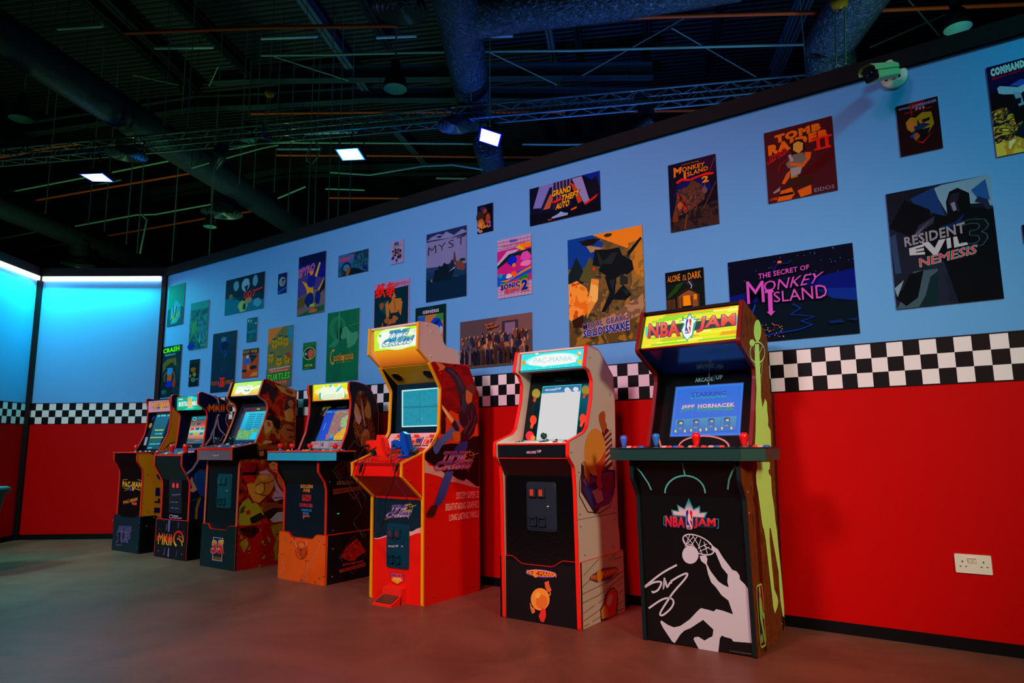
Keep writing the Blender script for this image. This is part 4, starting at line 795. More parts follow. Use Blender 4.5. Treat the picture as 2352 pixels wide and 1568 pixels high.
for p in (((.34, .72), (.38, .86), (.55, .84), (.7, .84), (.74, .76), (.6, .66), (.42, .7)), ((.42, .66), (.5, .74), (.7, .78), (.86, .7), (.8, .6), (.6, .56)), ((.8, .78), (.98, .9), (.99, .88), (.82, .74)), ((.5, .6), (.66, .6), (.62, .42), (.74, .5), (.84, .4), (.76, .36), (.6, .38), (.5, .28), (.44, .28), (.56, .44)), ((.7, .66), (.86, .7), (.88, .62), (.78, .58))): a.P(DG, *p)
for p in (((.46, .72), (.6, .8), (.68, .8), (.6, .7)), ((.56, .56), (.64, .56), (.6, .46)), ((.7, .6), (.8, .56), (.8, .5), (.7, .5)), ((.72, .46), (.82, .44), (.78, .4)), ((.4, .86), (.44, .7), (.5, .72))): a.P(D2, *p)
a.E(mt(250, 60, 20), .36, .685, .022, .014); blot(a, mt(40, 36, 24), .3, .94, .14, .035, 3); a.L(mt(40, 36, 24), .008, (.16, .96), (.45, .95)); blot(a, mt(80, 66, 40), .56, .97, .06, .02, 4)
a.TO(mt(40, 50, 130), mt(220, 190, 180), 'METAL GEAR 2', (.19, .145), (.8, .185), (.8, .235), (.19, .195), .02, .04); a.TO(mt(30, 80, 160), mt(225, 200, 200), 'SOLID', (.19, .065), (.46, .085), (.46, .155), (.19, .135), .05, .05); a.TO(mt(30, 80, 160), mt(225, 200, 200), 'SNAKE', (.49, .085), (.8, .1), (.8, .18), (.49, .158), .05, .05); fin(a)
a = poster('portrait poster in dark purple with gold title and red ribbon', 'D', (1097, 128), (1453, 43), (1472, 570), (1108, 632), mt(30, 24, 56))
a.P(mt(30, 40, 110), (.1, .5), (.9, .5), (.8, .72), (.5, .76), (.2, .7)); a.P(mt(64, 24, 70), (.6, .8), (1, .75), (1, 1), (.6, 1)); a.P(NM([(24, 14, 18), (60, 34, 26), (40, 24, 30)], 16, 4, 1), (0, 0), (1, 0), (1, .34), (.7, .3), (.4, .28), (.2, .16), (0, .2)); a.P(mt(44, 28, 28), (.36, .3), (1, .5), (1, .44), (.36, .24)); a.P(NM([(26, 22, 40), (120, 60, 30), (60, 40, 40), (40, 40, 60)], 22, 4, 2), (.05, .2), (.2, .6), (.45, .62), (.7, .6), (.75, .4), (.4, .25)); a.P(mt(110, 80, 50), (.34, .58), (.5, .7), (.66, .62), (.55, .56)); a.P(mt(210, 50, 30), (.16, .58), (.26, .46), (.36, .3), (.3, .28), (.3, .44), (.18, .5)); blot(a, mt(190, 110, 60), .22, .36, .06, .07, 4); a.L(mt(120, 80, 40), .006, (.5, .2), (.98, .95)); a.L(mt(120, 80, 40), .006, (.7, .25), (.98, .6)); a.L(mt(150, 100, 50), .006, (.3, .02), (.36, .22)); blot(a, mt(130, 110, 110), .75, .52, .06, .06, 5); a.P(mt(130, 80, 30), (.06, .14), (.18, .14), (.16, .3), (.08, .3))
a.Q(mt(220, 150, 60), None, "LeChuck's Revenge", .3, .94, .66, .965, 0)
a.T(mt(225, 150, 50), 'M', (.12, .79), (.27, .84), (.3, .93), (.12, .94), .05); a.TO(mt(225, 150, 50), mt(30, 16, 30), 'ONKEY', (.3, .84), (.78, .86), (.78, .92), (.3, .92), .03, .04); a.T(mt(225, 150, 50), 'I', (.33, .73), (.38, .73), (.38, .84), (.33, .84), .03); a.TO(mt(225, 150, 50), mt(30, 16, 30), 'SLAND', (.4, .76), (.84, .79), (.84, .855), (.4, .83), .03, .04)
a.P(mt(220, 50, 20), (.16, .72), (.28, .76), (.44, .725), (.8, .76), (.96, .74), (.92, .71), (.8, .725), (.44, .695), (.3, .72), (.18, .69)); a.Q(mt(60, 10, 10), None, 'SPECIAL EDITION', .44, .712, .76, .73, 0); a.TO(mt(225, 160, 60), mt(40, 20, 20), '2', (.7, .62), (.84, .62), (.84, .72), (.7, .71), .05, .04); fin(a)
a = poster('small dark poster of a lit pillared mansion above the largest cabinet', 'D', (1068, 942), (1355, 888), (1380, 1280), (1090, 1320), mt(24, 40, 36))
a.P(mt(14, 22, 26), (0, .76), (1, .76), (1, 1), (0, 1)); a.P(mt(50, 90, 36), (.0, .5), (.3, .74), (.5, .78), (.3, .6), (.1, .5)); a.P(mt(60, 66, 80), (.5, .76), (.7, .78), (.75, .66), (.6, .7)); a.L(mt(200, 200, 220), .005, (.6, .78), (.68, .68), (.66, .62)); a.P(mt(150, 110, 70), (.3, .0), (.85, 0), (.86, .5), (.6, .6), (.3, .5)); a.P(mt(60, 44, 30), (.25, .52), (.58, .66), (.9, .5), (.86, .48), (.58, .62), (.3, .48)); a.P(mt(240, 170, 30), (.45, .3), (.64, .3), (.62, .5), (.45, .5)); a.P(mt(230, 150, 20), (.48, 0), (.62, 0), (.62, .2), (.48, .2)); a.P(mt(230, 160, 30), (.72, .4), (.8, .4), (.8, .5), (.72, .5)); a.P(mt(110, 80, 50), (.02, .1), (.24, .1), (.24, .46), (.02, .46))
for x in (.06, .12, .18, .33, .4, .67, .84): a.L(mt(70, 50, 34), .005, (x, .1), (x, .48))
a.P(mt(90, 120, 100), (.02, 0), (.2, 0), (.2, .2), (.02, .2)); a.P(mt(90, 120, 100), (.82, 0), (1, 0), (1, .26), (.8, .26)); a.P(mt(30, 24, 20), (.42, .18), (.68, .18), (.68, .3), (.42, .3))
a.T(mt(225, 160, 60), 'ALONE', (.06, .8), (.4, .8), (.4, .94), (.06, .92), .01); a.T(mt(225, 160, 60), 'IN', (.47, .85), (.54, .85), (.54, .91), (.47, .91), .0); a.T(mt(225, 160, 60), 'THE', (.45, .79), (.56, .79), (.56, .84), (.45, .84), .0); a.T(mt(225, 160, 60), 'DARK', (.6, .8), (.94, .8), (.94, .945), (.6, .93), .01); fin(a)
# --- E
a = poster('large dark red poster with rough gold title and grey vest shapes', 'E', (289, 189), (725, 71), (772, 545), (325, 641), NM([(56, 8, 14), (74, 10, 16), (64, 9, 15)], 3, 2, .6, smooth=True))
a.P(mt(96, 14, 18), (.5, .3), (1, .6), (1, .45), (.7, .28)); G_ = mt(225, 130, 30)
a.TO(G_, mt(70, 20, 10), 'TOMB', (.16, .81), (.84, .85), (.84, .955), (.16, .93), .08, .03); a.TO(G_, mt(70, 20, 10), 'RAIDER', (.05, .66), (.96, .74), (.96, .85), (.05, .81), .08, .03)
for x in (.76, .88): a.P(mt(225, 60, 20), (x, .6), (x+.05, .6), (x+.05, .74), (x, .74))
a.P(mt(225, 60, 20), (.68, .73), (.98, .73), (.98, .755), (.68, .755)); a.P(mt(225, 60, 20), (.72, .585), (.96, .585), (.96, .61), (.72, .61))
a.T(mt(235, 40, 20), 'STARRING', (.06, .6), (.3, .68), (.3, .72), (.06, .645), 0); a.T(mt(235, 40, 20), 'LARA CROFT', (.03, .54), (.36, .645), (.36, .69), (.03, .59), .01)
SK = mt(215, 120, 40); GY = mt(140, 128, 120); BR_ = mt(80, 44, 20)
a.P(mt(60, 24, 14), (.4, .62), (.38, .76), (.5, .8), (.6, .74), (.6, .62)); a.P(mt(215, 170, 90), (.42, .66), (.43, .75), (.5, .77), (.57, .73), (.56, .64), (.5, .6)); a.P(GY, (.3, .5), (.42, .6), (.56, .6), (.62, .5), (.56, .4), (.4, .4), (.32, .44)); a.P(mt(180, 165, 160), (.36, .42), (.54, .42), (.5, .32), (.36, .3)); a.P(SK, (.58, .6), (.68, .58), (.66, .5), (.55, .4), (.34, .47), (.36, .5), (.54, .45), (.6, .5)); a.P(SK, (.3, .36), (.36, .4), (.34, .3), (.26, .22), (.22, .24)); a.P(mt(190, 140, 50), (.36, .3), (.46, .32), (.46, .24), (.36, .24)); a.P(BR_, (.3, .22), (.36, .28), (.5, .29), (.66, .26), (.66, .16), (.3, .15)); a.P(SK, (.13, .0), (.2, .14), (.36, .16), (.4, .06), (.34, .0)); a.P(SK, (.44, .1), (.64, .14), (.64, .02), (.48, 0)); a.L(mt(30, 10, 8), .014, (.17, .08), (.38, .08)); a.P(mt(190, 170, 170), (.34, .6), (.38, .62), (.42, .52), (.38, .5)); a.L(mt(150, 40, 16), .008, (.34, .56), (.22, .5), (.18, .4)); a.P(mt(170, 150, 140), (.08, .14), (.2, .2), (.18, .14), (.1, .12))
a.TO(mt(170, 160, 180), mt(60, 10, 16), 'EIDOS', (.68, .03), (.96, .03), (.96, .08), (.68, .08), 0, .01); a.Q(mt(230, 120, 40), None, 'CORE', .03, .03, .14, .065, .02); fin(a)
a = poster('wide night landscape poster with pink lettering behind the largest cabinet', 'E', (58, 1015), (862, 890), (912, 1476), (92, 1538), mt(10, 16, 46))
a.P(mt(14, 40, 130), (0, .58), (.3, .62), (.6, .66), (1, .72), (1, .36), (.6, .5), (.3, .5), (0, .4)); a.P(mt(20, 60, 160), (0, .4), (.2, .5), (.14, .4), (.05, .3), (0, .3)); a.P(mt(22, 70, 150), (.6, .52), (.76, .54), (1, .5), (1, .36), (.8, .42)); a.P(mt(6, 34, 50), (.0, .0), (1, 0), (1, .36), (.86, .38), (.74, .5), (.66, .58), (.5, .62), (.3, .5), (.12, .34), (0, .28)); a.P(mt(14, 30, 60), (.28, .52), (.4, .72), (.5, .74), (.62, .6))
r_ = random.Random(3)
for i in range(34): a.E(mt(70, 160, 230), r_.random(), .68+.3*r_.random(), .0035, .005, n=6)
for i in range(70): x = .13+.3*r_.random(); a.E(mt(*r_.choice([(240, 160, 80), (230, 120, 60), (250, 220, 200), (60, 110, 220)])), x, .04+.2*r_.random()*(1-abs(x-.28)*2), .004, .006, n=6)
a.L(mt(20, 80, 170), .006, (.52, .4), (.58, .34), (.5, .28), (.68, .23), (.58, .19), (.66, .14), (.56, .1), (.24, .06)); a.L(mt(30, 90, 180), .01, (.22, .44), (.16, .24)); a.P(mt(14, 60, 110), (.78, .16), (.88, .17), (.9, .13), (.8, .13)); a.P(mt(14, 60, 110), (.92, .16), (.99, .17), (.99, .13)); a.E(mt(240, 140, 60), .44, .9, .018, .02, n=10); a.L(mt(20, 50, 120), .01, (.38, .8), (.42, .88), (.52, .88))
PK = mt(215, 120, 205); PD = mt(40, 20, 70)
a.TO(PK, PD, 'THE SECRET OF', (.26, .735), (.67, .77), (.67, .825), (.26, .8), .02, .03); a.TO(PK, PD, 'M', (.155, .46), (.3, .46), (.3, .71), (.155, .73), .0, .02); a.TO(PK, PD, 'ONKEY', (.3, .575), (.72, .6), (.78, .72), (.3, .7), .0, .03)
a.TO(PK, PD, 'I', (.325, .32), (.36, .32), (.365, .58), (.33, .58), .02, .02); a.P(PK, (.305, .56), (.38, .56), (.37, .6), (.31, .6)); a.P(PK, (.31, .34), (.345, .29), (.38, .34)); a.TO(PK, PD, 'SLAND', (.375, .44), (.79, .42), (.79, .58), (.375, .56), .0, .03); fin(a)
# --- F
a = poster('small maroon poster with silver lettering right of the security camera', 'F', (150, 290), (407, 215), (456, 533), (193, 598), mt(52, 14, 20))
a.P(mt(140, 20, 20), (.33, .86), (.66, .86), (.66, 1), (.33, 1)); a.L(mt(170, 40, 20), .004, (.34, 1), (.36, .74)); a.L(mt(170, 40, 20), .004, (.66, 1), (.64, .74)); a.P(mt(180, 140, 40), (.22, .5), (.2, .64), (.32, .72), (.48, .68), (.46, .46), (.32, .42)); a.P(mt(170, 140, 40), (.46, .7), (.6, .76), (.82, .74), (.86, .5), (.7, .34), (.6, .4)); a.P(mt(40, 20, 20), (.58, .62), (.78, .64), (.76, .58), (.6, .56)); a.P(mt(210, 130, 80), (.26, .52), (.26, .62), (.36, .66), (.42, .56), (.34, .46)); a.P(mt(40, 60, 100), (.38, .52), (.6, .56), (.78, .5), (.56, .44), (.4, .44)); a.P(mt(170, 110, 60), (.3, .36), (.44, .4), (.52, .32), (.4, .24)); a.P(mt(60, 90, 160), (.26, .34), (.4, .42), (.36, .3)); a.P(mt(190, 30, 30), (.38, .24), (.56, .16), (.82, .36), (.56, .2)); a.P(mt(20, 20, 30), (.52, .44), (.76, .44), (.64, .26), (.5, .3))
LT = mt(170, 165, 200)
a.T(LT, 'WING', (.05, .895), (.34, .895), (.33, .945), (.05, .94), .02); a.T(LT, 'COMMANDER', (.38, .88), (.97, .9), (.97, .955), (.38, .94), .02); a.T(LT, 'III', (.46, .83), (.68, .83), (.66, .875), (.48, .875), .02); a.T(mt(200, 70, 20), 'Heart of the Tiger', (.2, .78), (.86, .8), (.86, .85), (.2, .84), -.01); fin(a)
a = poster('poster with heavy white lettering at the top right corner of the wall', 'F', (709, 47), (1010, -38), (1075, 535), (793, 598), mt(40, 16, 30))
a.P(mt(36, 20, 84), (0, .7), (1, .7), (1, 1), (0, 1)); a.P(mt(90, 110, 190), (.45, .74), (.7, .78), (.9, .74), (.7, .7)); a.P(mt(190, 200, 215), (.18, .74), (.24, .76), (.62, .7), (.78, .72), (.8, .66), (.64, .62), (.3, .66), (.2, .68)); a.P(mt(170, 180, 200), (.5, .66), (.66, .64), (.7, .5), (.6, .48)); a.P(mt(30, 20, 40), (.55, .58), (.66, .58), (.64, .52), (.56, .52)); a.P(NM([(40, 30, 20), (220, 160, 30), (30, 24, 40), (180, 100, 20), (250, 210, 80)], 13, 4, 2), (0, .12), (0, .5), (.3, .52), (.5, .4), (1, .36), (1, .1)); a.P(NM([(240, 190, 60), (220, 140, 40), (250, 220, 140)], 8, 3, 1), (0, 0), (1, 0), (1, .1), (.5, .16), (0, .14)); a.P(mt(30, 40, 60), (.4, .2), (.8, .4), (1, .4), (1, .2), (.6, .14)); a.P(mt(20, 14, 20), (.44, .48), (.7, .5), (.72, .34), (.48, .3))
a.TO(mt(225, 225, 225), mt(20, 14, 30), 'COMMANDOS', (.08, .88), (1.0, .9), (1.0, .985), (.08, .975), .09, .04); a.T(mt(220, 40, 40), 'BEHIND ENEMY LINES', (.1, .84), (1.0, .865), (1.0, .89), (.1, .87), .02); fin(a)
a = poster('large dark grey poster with metallic title and red script below', 'F', (99, 823), (744, 708), (822, 1478), (155, 1540), NM([(14, 20, 34), (20, 28, 44), (26, 34, 52)], 3, 3, 1))
a.P(mt(150, 175, 190), (.46, .97), (.56, .99), (1, 1), (1, .74), (.9, .78), (.7, .8), (.6, .7), (.52, .86)); a.P(mt(50, 80, 130), (.24, .92), (.48, .98), (.56, .72), (.42, .78), (.3, .82)); a.P(mt(16, 16, 28), (0, .7), (.18, .92), (.42, .8), (.42, .72), (.2, .6)); a.P(mt(70, 90, 120), (.0, .62), (.06, .64), (.08, .3), (.02, .3)); a.P(mt(60, 110, 160), (.82, .9), (.96, .97), (.98, .8), (.9, .78))
BK = mt(10, 20, 26)
a.P(BK, (.22, .6), (.3, .68), (.45, .76), (.58, .72), (.58, .84), (.62, .92), (.7, .94), (.8, .88), (.8, .76), (1, .72), (1, 0), (.6, 0), (.5, .36), (.3, .44)); a.P(mt(60, 50, 70), (.6, .84), (.64, .9), (.72, .9), (.68, .82), (.7, .74), (.62, .76)); a.P(mt(150, 150, 170), (.62, .82), (.66, .83), (.67, .76), (.64, .75)); a.P(mt(70, 70, 90), (.22, .58), (.3, .68), (.46, .74), (.44, .68), (.3, .62)); a.P(mt(120, 120, 140), (.24, .56), (.26, .62), (.44, .72), (.32, .64), (.26, .56)); a.P(mt(110, 70, 50), (.3, .6), (.34, .64), (.33, .58)); a.P(mt(50, 60, 90), (.84, .8), (.88, .84), (.96, .8), (.98, .72), (.94, .72), (.9, .78)); a.P(mt(30, 60, 110), (.5, .64), (.64, .66), (.74, .72), (.7, .66), (.56, .6))
a.P(mt(90, 110, 120), (0, .0), (.22, 0), (.4, .22), (.44, .3), (.2, .3), (.12, .16)); a.P(mt(24, 60, 66), (.26, .0), (.4, .0), (.44, .28), (.36, .24), (.3, .1)); a.P(BK, (.0, .12), (.08, .16), (.16, .28), (.3, .3), (.22, .08), (.1, .02), (0, .1)); a.P(mt(150, 170, 180), (0, .18), (.1, .24), (.02, .1))
a.TO(mt(20, 30, 36), mt(90, 120, 130), '3', (.68, .44), (.9, .42), (.96, .66), (.7, .66), .0, .012); a.TO(mt(165, 160, 170), mt(30, 34, 40), 'RESIDENT', (.14, .515), (.73, .56), (.73, .65), (.14, .6), .03, .03)
a.T(mt(205, 200, 205), 'E', (.18, .44), (.33, .43), (.33, .52), (.18, .5), .06); a.T(mt(205, 200, 205), 'V', (.34, .39), (.52, .42), (.54, .535), (.31, .53), .06); a.T(mt(205, 200, 205), 'I', (.545, .45), (.585, .455), (.585, .54), (.545, .535), .06); a.T(mt(205, 200, 205), 'L', (.61, .45), (.74, .46), (.7, .54), (.61, .54), .06); a.TO(mt(230, 70, 50), mt(120, 190, 200), 'NEMESIS', (.27, .33), (.8, .38), (.82, .45), (.27, .4), .0, .04); fin(a)
a = poster('edge of a dark poster cut off by the right side of the photo', 'F', (944, 1020), (1050, 1000), (1060, 1115), (950, 1135), mt(12, 20, 30)); fin(a)
# ================================================================== arcade cabinets
CABG = 'row of arcade cabinets along the red wall'
def otrim(root, pts, xa, xb, m, d=.004, into=.006):
    """edge strip along an open front outline"""
    o = []; i_ = []
    for k in range(len(pts)):
        p = Vector(pts[k]); d0 = p-Vector(pts[max(k-1, 0)]); d1 = Vector(pts[min(k+1, len(pts)-1)])-p
        if d0.length < 1e-9: d0 = d1
        if d1.length < 1e-9: d1 = d0
        t = (d0.normalized()+d1.normalized()).normalized(); n = Vector((-t.y, t.x)); c_ = max(.5, n.dot(Vector((-d0.y, d0.x)).normalized())); o.append(p+n*d/c_); i_.append(p-n*into/c_)
    mb = MB(); mb.grid([[(xa, *q) for q in i_], [(xa, *q) for q in o], [(xb, *q) for q in o], [(xb, *q) for q in i_]], m, smooth=False); mb.build('edge_trim', root)
def slab(root, name, x0, x1, a, b, m, th=.012, label=None):
    s = SS(a[0], a[1], b[0], b[1]); L = (Vector(b)-Vector(a)).length; mb = MB()
    q = [s.p(x0, 0), s.p(x1, 0), s.p(x1, L), s.p(x0, L)]
    mb.prism([p-s.N*th for p in q], q, m); return mb.build(name, root, label)
def cabinet(label, x0, x1, prof, side, trim, t=.018, tw=.004, left=None, r=.012):
    root = thing('arcade_cabinet', label, 'arcade cabinet', ((x0+x1)/2, prof[0][0]-.2, 0), CABG)
    pr = rnd(prof, r, 3)
    for xa, xb, m_ in ((x0, x0+t, left or side), (x1-t, x1, side)):
        MB().prism([(xa, y, z) for y, z in pr][::-1], [(xb, y, z) for y, z in pr][::-1], m_).build('side_panel', root)
        if trim:
            o = offs(pr, .0022); i_ = offs(pr, -tw); mb = MB()
            A = [(xa-.0012, y, z) for y, z in o]; B = [(xb+.0012, y, z) for y, z in o]; A2 = [(xa-.0012, y, z) for y, z in i_]; B2 = [(xb+.0012, y, z) for y, z in i_]
            mb.grid([A2+[A2[0]], A+[A[0]], B+[B[0]], B2+[B2[0]]], trim, smooth=False); mb.build('edge_trim', root)
    k = 1
    while k < len(prof)-1 and prof[k][1] < .8*max(z for y, z in prof): k += 1
    bp = [(y-.03, z) for y, z in prof[:k+1]]; bp[0] = (bp[0][0], .02)
    mb = MB()
    for (ya_, za_), (yb_, zb_) in zip(bp, bp[1:]): mb.prism([(x0+t, ya_, za_), (x1-t, ya_, za_), (x1-t, yb_, zb_), (x0+t, yb_, zb_)], [(x0+t, ya_+.012, za_), (x1-t, ya_+.012, za_), (x1-t, yb_+.012, zb_), (x0+t, yb_+.012, zb_)], BLK)
    mb.build('back_panel', root)
    return root
def raised(S, u0, v0, u1, v1, n0, n1, m, r=.004, mb=None, bev=.0):
    q = rnd([(u0, v0), (u1, v0), (u1, v1), (u0, v1)], r, 4); mb = mb or MB()
    mb.prism([S.p(u, v, n0) for u, v in q], [S.p(u, v, n1-bev) for u, v in q], m)
    if bev: mb.prism([S.p(u, v, n1-bev) for u, v in q], [S.p(u, v, n1) for u, v in offs(q, -bev)], m)
    return mb
def coin_door(root, S, box, m, red=(150, 30, 20), boxes=True, logo=None):
    u0, v0, u1, v1 = box; w_, h_ = u1-u0, v1-v0
    mb = raised(S, u0, v0, u1, v1, 0, .008, m, .022, bev=.003); raised(S, u0+.012, v0+.012, u1-.012, v1-.012, .006, .012, m, .014, mb=mb, bev=.002)
    d = mb.build('coin_door', root)
    for i in (0, 1):
        a = u0+w_*(.12+.3*i); b_ = a+w_*.25
        mb = raised(S, a, v1-h_*.31, b_, v1-h_*.11, .011, .026, m, .004, bev=.002); ch = mb.build('coin_slot', root); ch.parent = d
        mb = raised(S, a+w_*.07, v1-h_*.28, b_-w_*.06, v1-h_*.15, .026, .0275, M(red, .3), .002); c2 = mb.build('slot_light', root, 'reddish slot window'); c2.parent = d
        if boxes:
            mb = MB(); z0 = v0+h_*.11; z1 = v0+h_*.29
            for (p0, q0, p1, q1) in ((a, z0, b_, z0+.007), (a, z1-.007, b_, z1), (a, z0, a+.007, z1), (b_-.007, z0, b_, z1)): raised(S, p0, q0, p1, q1, .011, .024, m, .001, mb=mb)
            ch = mb.build('return_cup', root); ch.parent = d
    cx_, cz_ = u0+w_*.74, v0+h_*.5; p = S.p(cx_, cz_, .012)
    c3 = MB().lathe(p, S.N, [(.001, .006), (.008, .006), (.0095, .003), (.0095, 0)], CHR, 16).build('lock', root, 'shiny metal lock'); c3.parent = d
    return d
def stick(root, p, h, col, bat=False, shaft=(90, 140, 140), k=1.0):
    m_ = M(col, .25, coat=.5); p = Vector(p)
    mb = MB(); mb.lathe(p, (0, 0, 1), [(.02*k, 0), (.02*k, .002), (.006, .004), (.0045*k, .005), (.0045*k, h-.02)], M(shaft, .2, metal=.8), 12)
    o = mb.build('joystick', root)
    mb = MB()
    if bat: mb.lathe(p+Vector((0, 0, h-.055*k)), (0, 0, 1), [(.001, 0), (.009*k, .001), (.0105*k, .012*k), (.0165*k, .036*k), (.0165*k, .048*k), (.012*k, .056*k), (.001, .058*k)], m_, 16)
    else: mb.lathe(p+Vector((0, 0, h-.032*k)), (0, 0, 1), [(.0172*k*sin(pi*i/10), .0172*k*(1-cos(pi*i/10))) for i in range(11)], m_, 16)
    c_ = mb.build('grip', root); c_.parent = o; return o
def button(root, p, col, N=Vector((0, 0, 1)), r=.014):
    m_ = M(col, .25, coat=.4)
    return MB().lathe(p, N, [(r, 0), (r*1.02, .004), (r*.86, .0055), (r*.8, .0045), (r*.76, .009), (r*.5, .0098), (.001, .010)], m_, 14).build('button', root)
def screws(root, S, c, pts, m=None, r=.0045, name='screw'):
    for a, b in pts:
        u, v = S.uv(c, a, b); MB().lathe(S.p(u, v, .0008), S.N, [(r, 0), (r, .0015), (r*.6, .003), (.0005, .0034)], m or CHR, 10).build(name, root)
def riser(root, x0, x1, yf, yb, h, front, side, trim, notch=None, tw=.004):
    """plinth box whose front has a lowered notch"""
    t = .016
    out = [(x0, 0), (x1, 0), (x1, h)]
    if notch: n0, n1, d_, e_ = notch; out += [(n1+e_, h), (n1, h-d_), (n0, h-d_), (n0-e_, h)]
    out += [(x0, h)]; q = rnd(out, .006, 2) if not notch else out[:3]+rnd(out, .03, 4)[15:] if 0 else out
    if notch:
        mid = []
        for i in range(9):
            t_ = i/8; k = (1-cos(pi*t_))/2; mid.append((n1+e_-e_*t_, h-d_*k))
        mid2 = [(n0-e_*i/8, h-d_*(1+cos(pi*i/8))/2) for i in range(9)]
        q = [(x0, 0), (x1, 0), (x1, h)]+mid+mid2+[(x0, h)]
    r_ = MB().prism([(u, yf, v) for u, v in q], [(u, yf+t, v) for u, v in q], front).build('riser_front', root)
    if trim:
        top = q[2:]; mb = MB(); mb.grid([[(u, yf-.001, v) for u, v in top], [(u, yf-.001, v+.003) for u, v in top], [(u, yf+t+.001, v+.003) for u, v in top], [(u, yf+t+.001, v) for u, v in top]], trim, smooth=False, flip=True)
        mb.box((x1-.003, yf-.001, 0), (x1+.001, yf, h), trim); mb.build('edge_trim', root)
    for xa, xb in ((x0, x0+t), (x1-t, x1)): 
        MB().box((xa, yf+t, 0), (xb, yb, h), side).build('riser_side', root)
        if trim: MB().box((xa-.001, yf+t, h), (xb+.001, yb, h+.003), trim).build('edge_trim', root)
    return r_
def glow(loc, to, col, p):
    """light thrown by a lit screen"""
    spot('screen_glow', loc, to, col, p, 165, 1.0, .012)
A1 = M((120, 175, 170), .4)
def brand(a, c, x0, y0, x1, y1, sl=0, m=None, m1=None):
    """maker lettering: word, raised 1, word; (x0,y0) lower left, (x1,y1) upper right in crop pixels, sl = drop across"""
    m = m or A1; w_ = x1-x0
    def q(f0, f1, g0, g1): return [(x0+w_*f0, y0+sl*f0+(y1-y0)*g0, c), (x0+w_*f1, y0+sl*f1+(y1-y0)*g0, c), (x0+w_*f1, y0+sl*f1+(y1-y0)*g1, c), (x0+w_*f0, y0+sl*f0+(y1-y0)*g1, c)]
    a.T(m, 'ARCADE', *q(0, .64, 0, .72), bold=.04); a.T(m1 or M((50, 80, 190), .4), '1', *q(.665, .70, .0, 1.05), bold=.02); a.T(m, 'UP', *q(.74, 1, .2, .95), bold=.05)

# ---------------------------------------------------------------- basketball cabinet (largest, front right)
X0, X1 = -1.56, -1.0
WOOD = NM([(50, 18, 8), (130, 66, 26), (112, 54, 20), (130, 66, 26), (46, 16, 8)], 3.2, 3, .3, .5, stretch=(1, 34, 3.4))
MRD = M((110, 14, 14), .4)
prof = [(-.165, 0), (-.14, .95), (-.14, 1.55), (-.24, 1.60), (-.32, 1.63), (-.546, 1.697), (-.642, 1.478), (-.632, 1.458), (-.410, 1.357), (-.406, 1.31), (-.47, 1.13), (-.548, .953), (-.758, .953), (-.757, .80), (-.693, .716), (-.67, 0)]
R = cabinet('largest arcade cabinet at the right with basketball art and four tall joysticks', X0, X1, prof, WOOD, None, left=BLK)
xi, xj = X0+.018, X1-.018
SR = SX(X1); a = Art(SR, 'P')
fr = [p for p in rnd(prof, .012, 3)]; k0 = fr.index(min(fr, key=lambda p: abs(p[0]+.546)+abs(p[1]-1.697))); fr = fr[k0:]
for t0_, t1_ in ((X0-.001, X0+.019), (X1-.019, X1+.001)):
    otrim(R, [p for p in fr if p[1] >= .952][::-1], t0_, t1_, MRD); otrim(R, [p for p in fr if .001 < p[1] < .953][::-1], t0_, t1_, M((14, 34, 36), .4))
a.P(M((60, 18, 10), .5), (1727, 1062), (1735.5, 1062), (1762, 1498), (1755, 1500)); a.P(M((44, 16, 12), .5), (1771, 904), (1777, 904), (1802, 1440), (1797, 1450))
GR = M((205, 255, 122), .45)
a.E(GR, 1739.5, 759, 8.5, 25); a.E(GR, 1727, 787, 6, 8)
a.L(GR, .008, *[(1739+17*cos(t*pi/10), 809+24*sin(t*pi/10)) for t in range(20)], closed=True)
for p in (((1731, 828), (1741, 870), (1744, 915)), ((1752, 826), (1747, 870), (1746, 915)), ((1738, 833), (1746, 860), (1742, 890)), ((1748, 832), (1741, 860), (1747, 895)), ((1727, 790), (1735, 815), (1742, 830)), ((1750, 795), (1743, 812), (1735, 832))): a.L(GR, .005, *p)
a.P(GR, (1733, 790), (1742, 790), (1744, 830), (1745, 860, 'P'), (1747, 912, 'P'), (1320, 910, 'n'), (1340, 838, 'n'), (1355, 868, 'n'), (1358, 930, 'n'), (1366, 1000, 'n'), (1365, 1060, 'n'), (1386, 1100, 'n'), (1390, 1235, 'n'), (1256, 1235, 'n'), (1262, 1100, 'n'), (1264, 1000, 'n'), (1262, 900, 'n'), (1270, 760, 'n'), (1262, 600, 'n'), (1256, 520, 'n'))
a.P(GR, *[(q[0], q[1], 'x') for q in ((398, 925), (405, 970), (392, 1070), (398, 1160), (415, 1250), (440, 1440), (455, 1567))], *[(q[0], q[1], 'm') for q in ((1322, 395), (1330, 415), (1345, 500), (1385, 860), (1398, 960), (1405, 1040), (1420, 1100), (1440, 1050), (1448, 1000), (1440, 960), (1415, 900), (1410, 840), (1395, 700), (1378, 520), (1376, 402), (1385, 400), (1410, 540), (1450, 760), (1455, 860), (1465, 1000), (1485, 1120), (1497, 1128), (1495, 1040), (1480, 860), (1465, 700), (1450, 560), (1437, 420), (1425, 350))], *[(q[0], q[1], 'x') for q in ((600, 1567), (585, 1400), (560, 1250), (552, 1080), (528, 1045), (524, 1010), (538, 1000), (540, 925))])
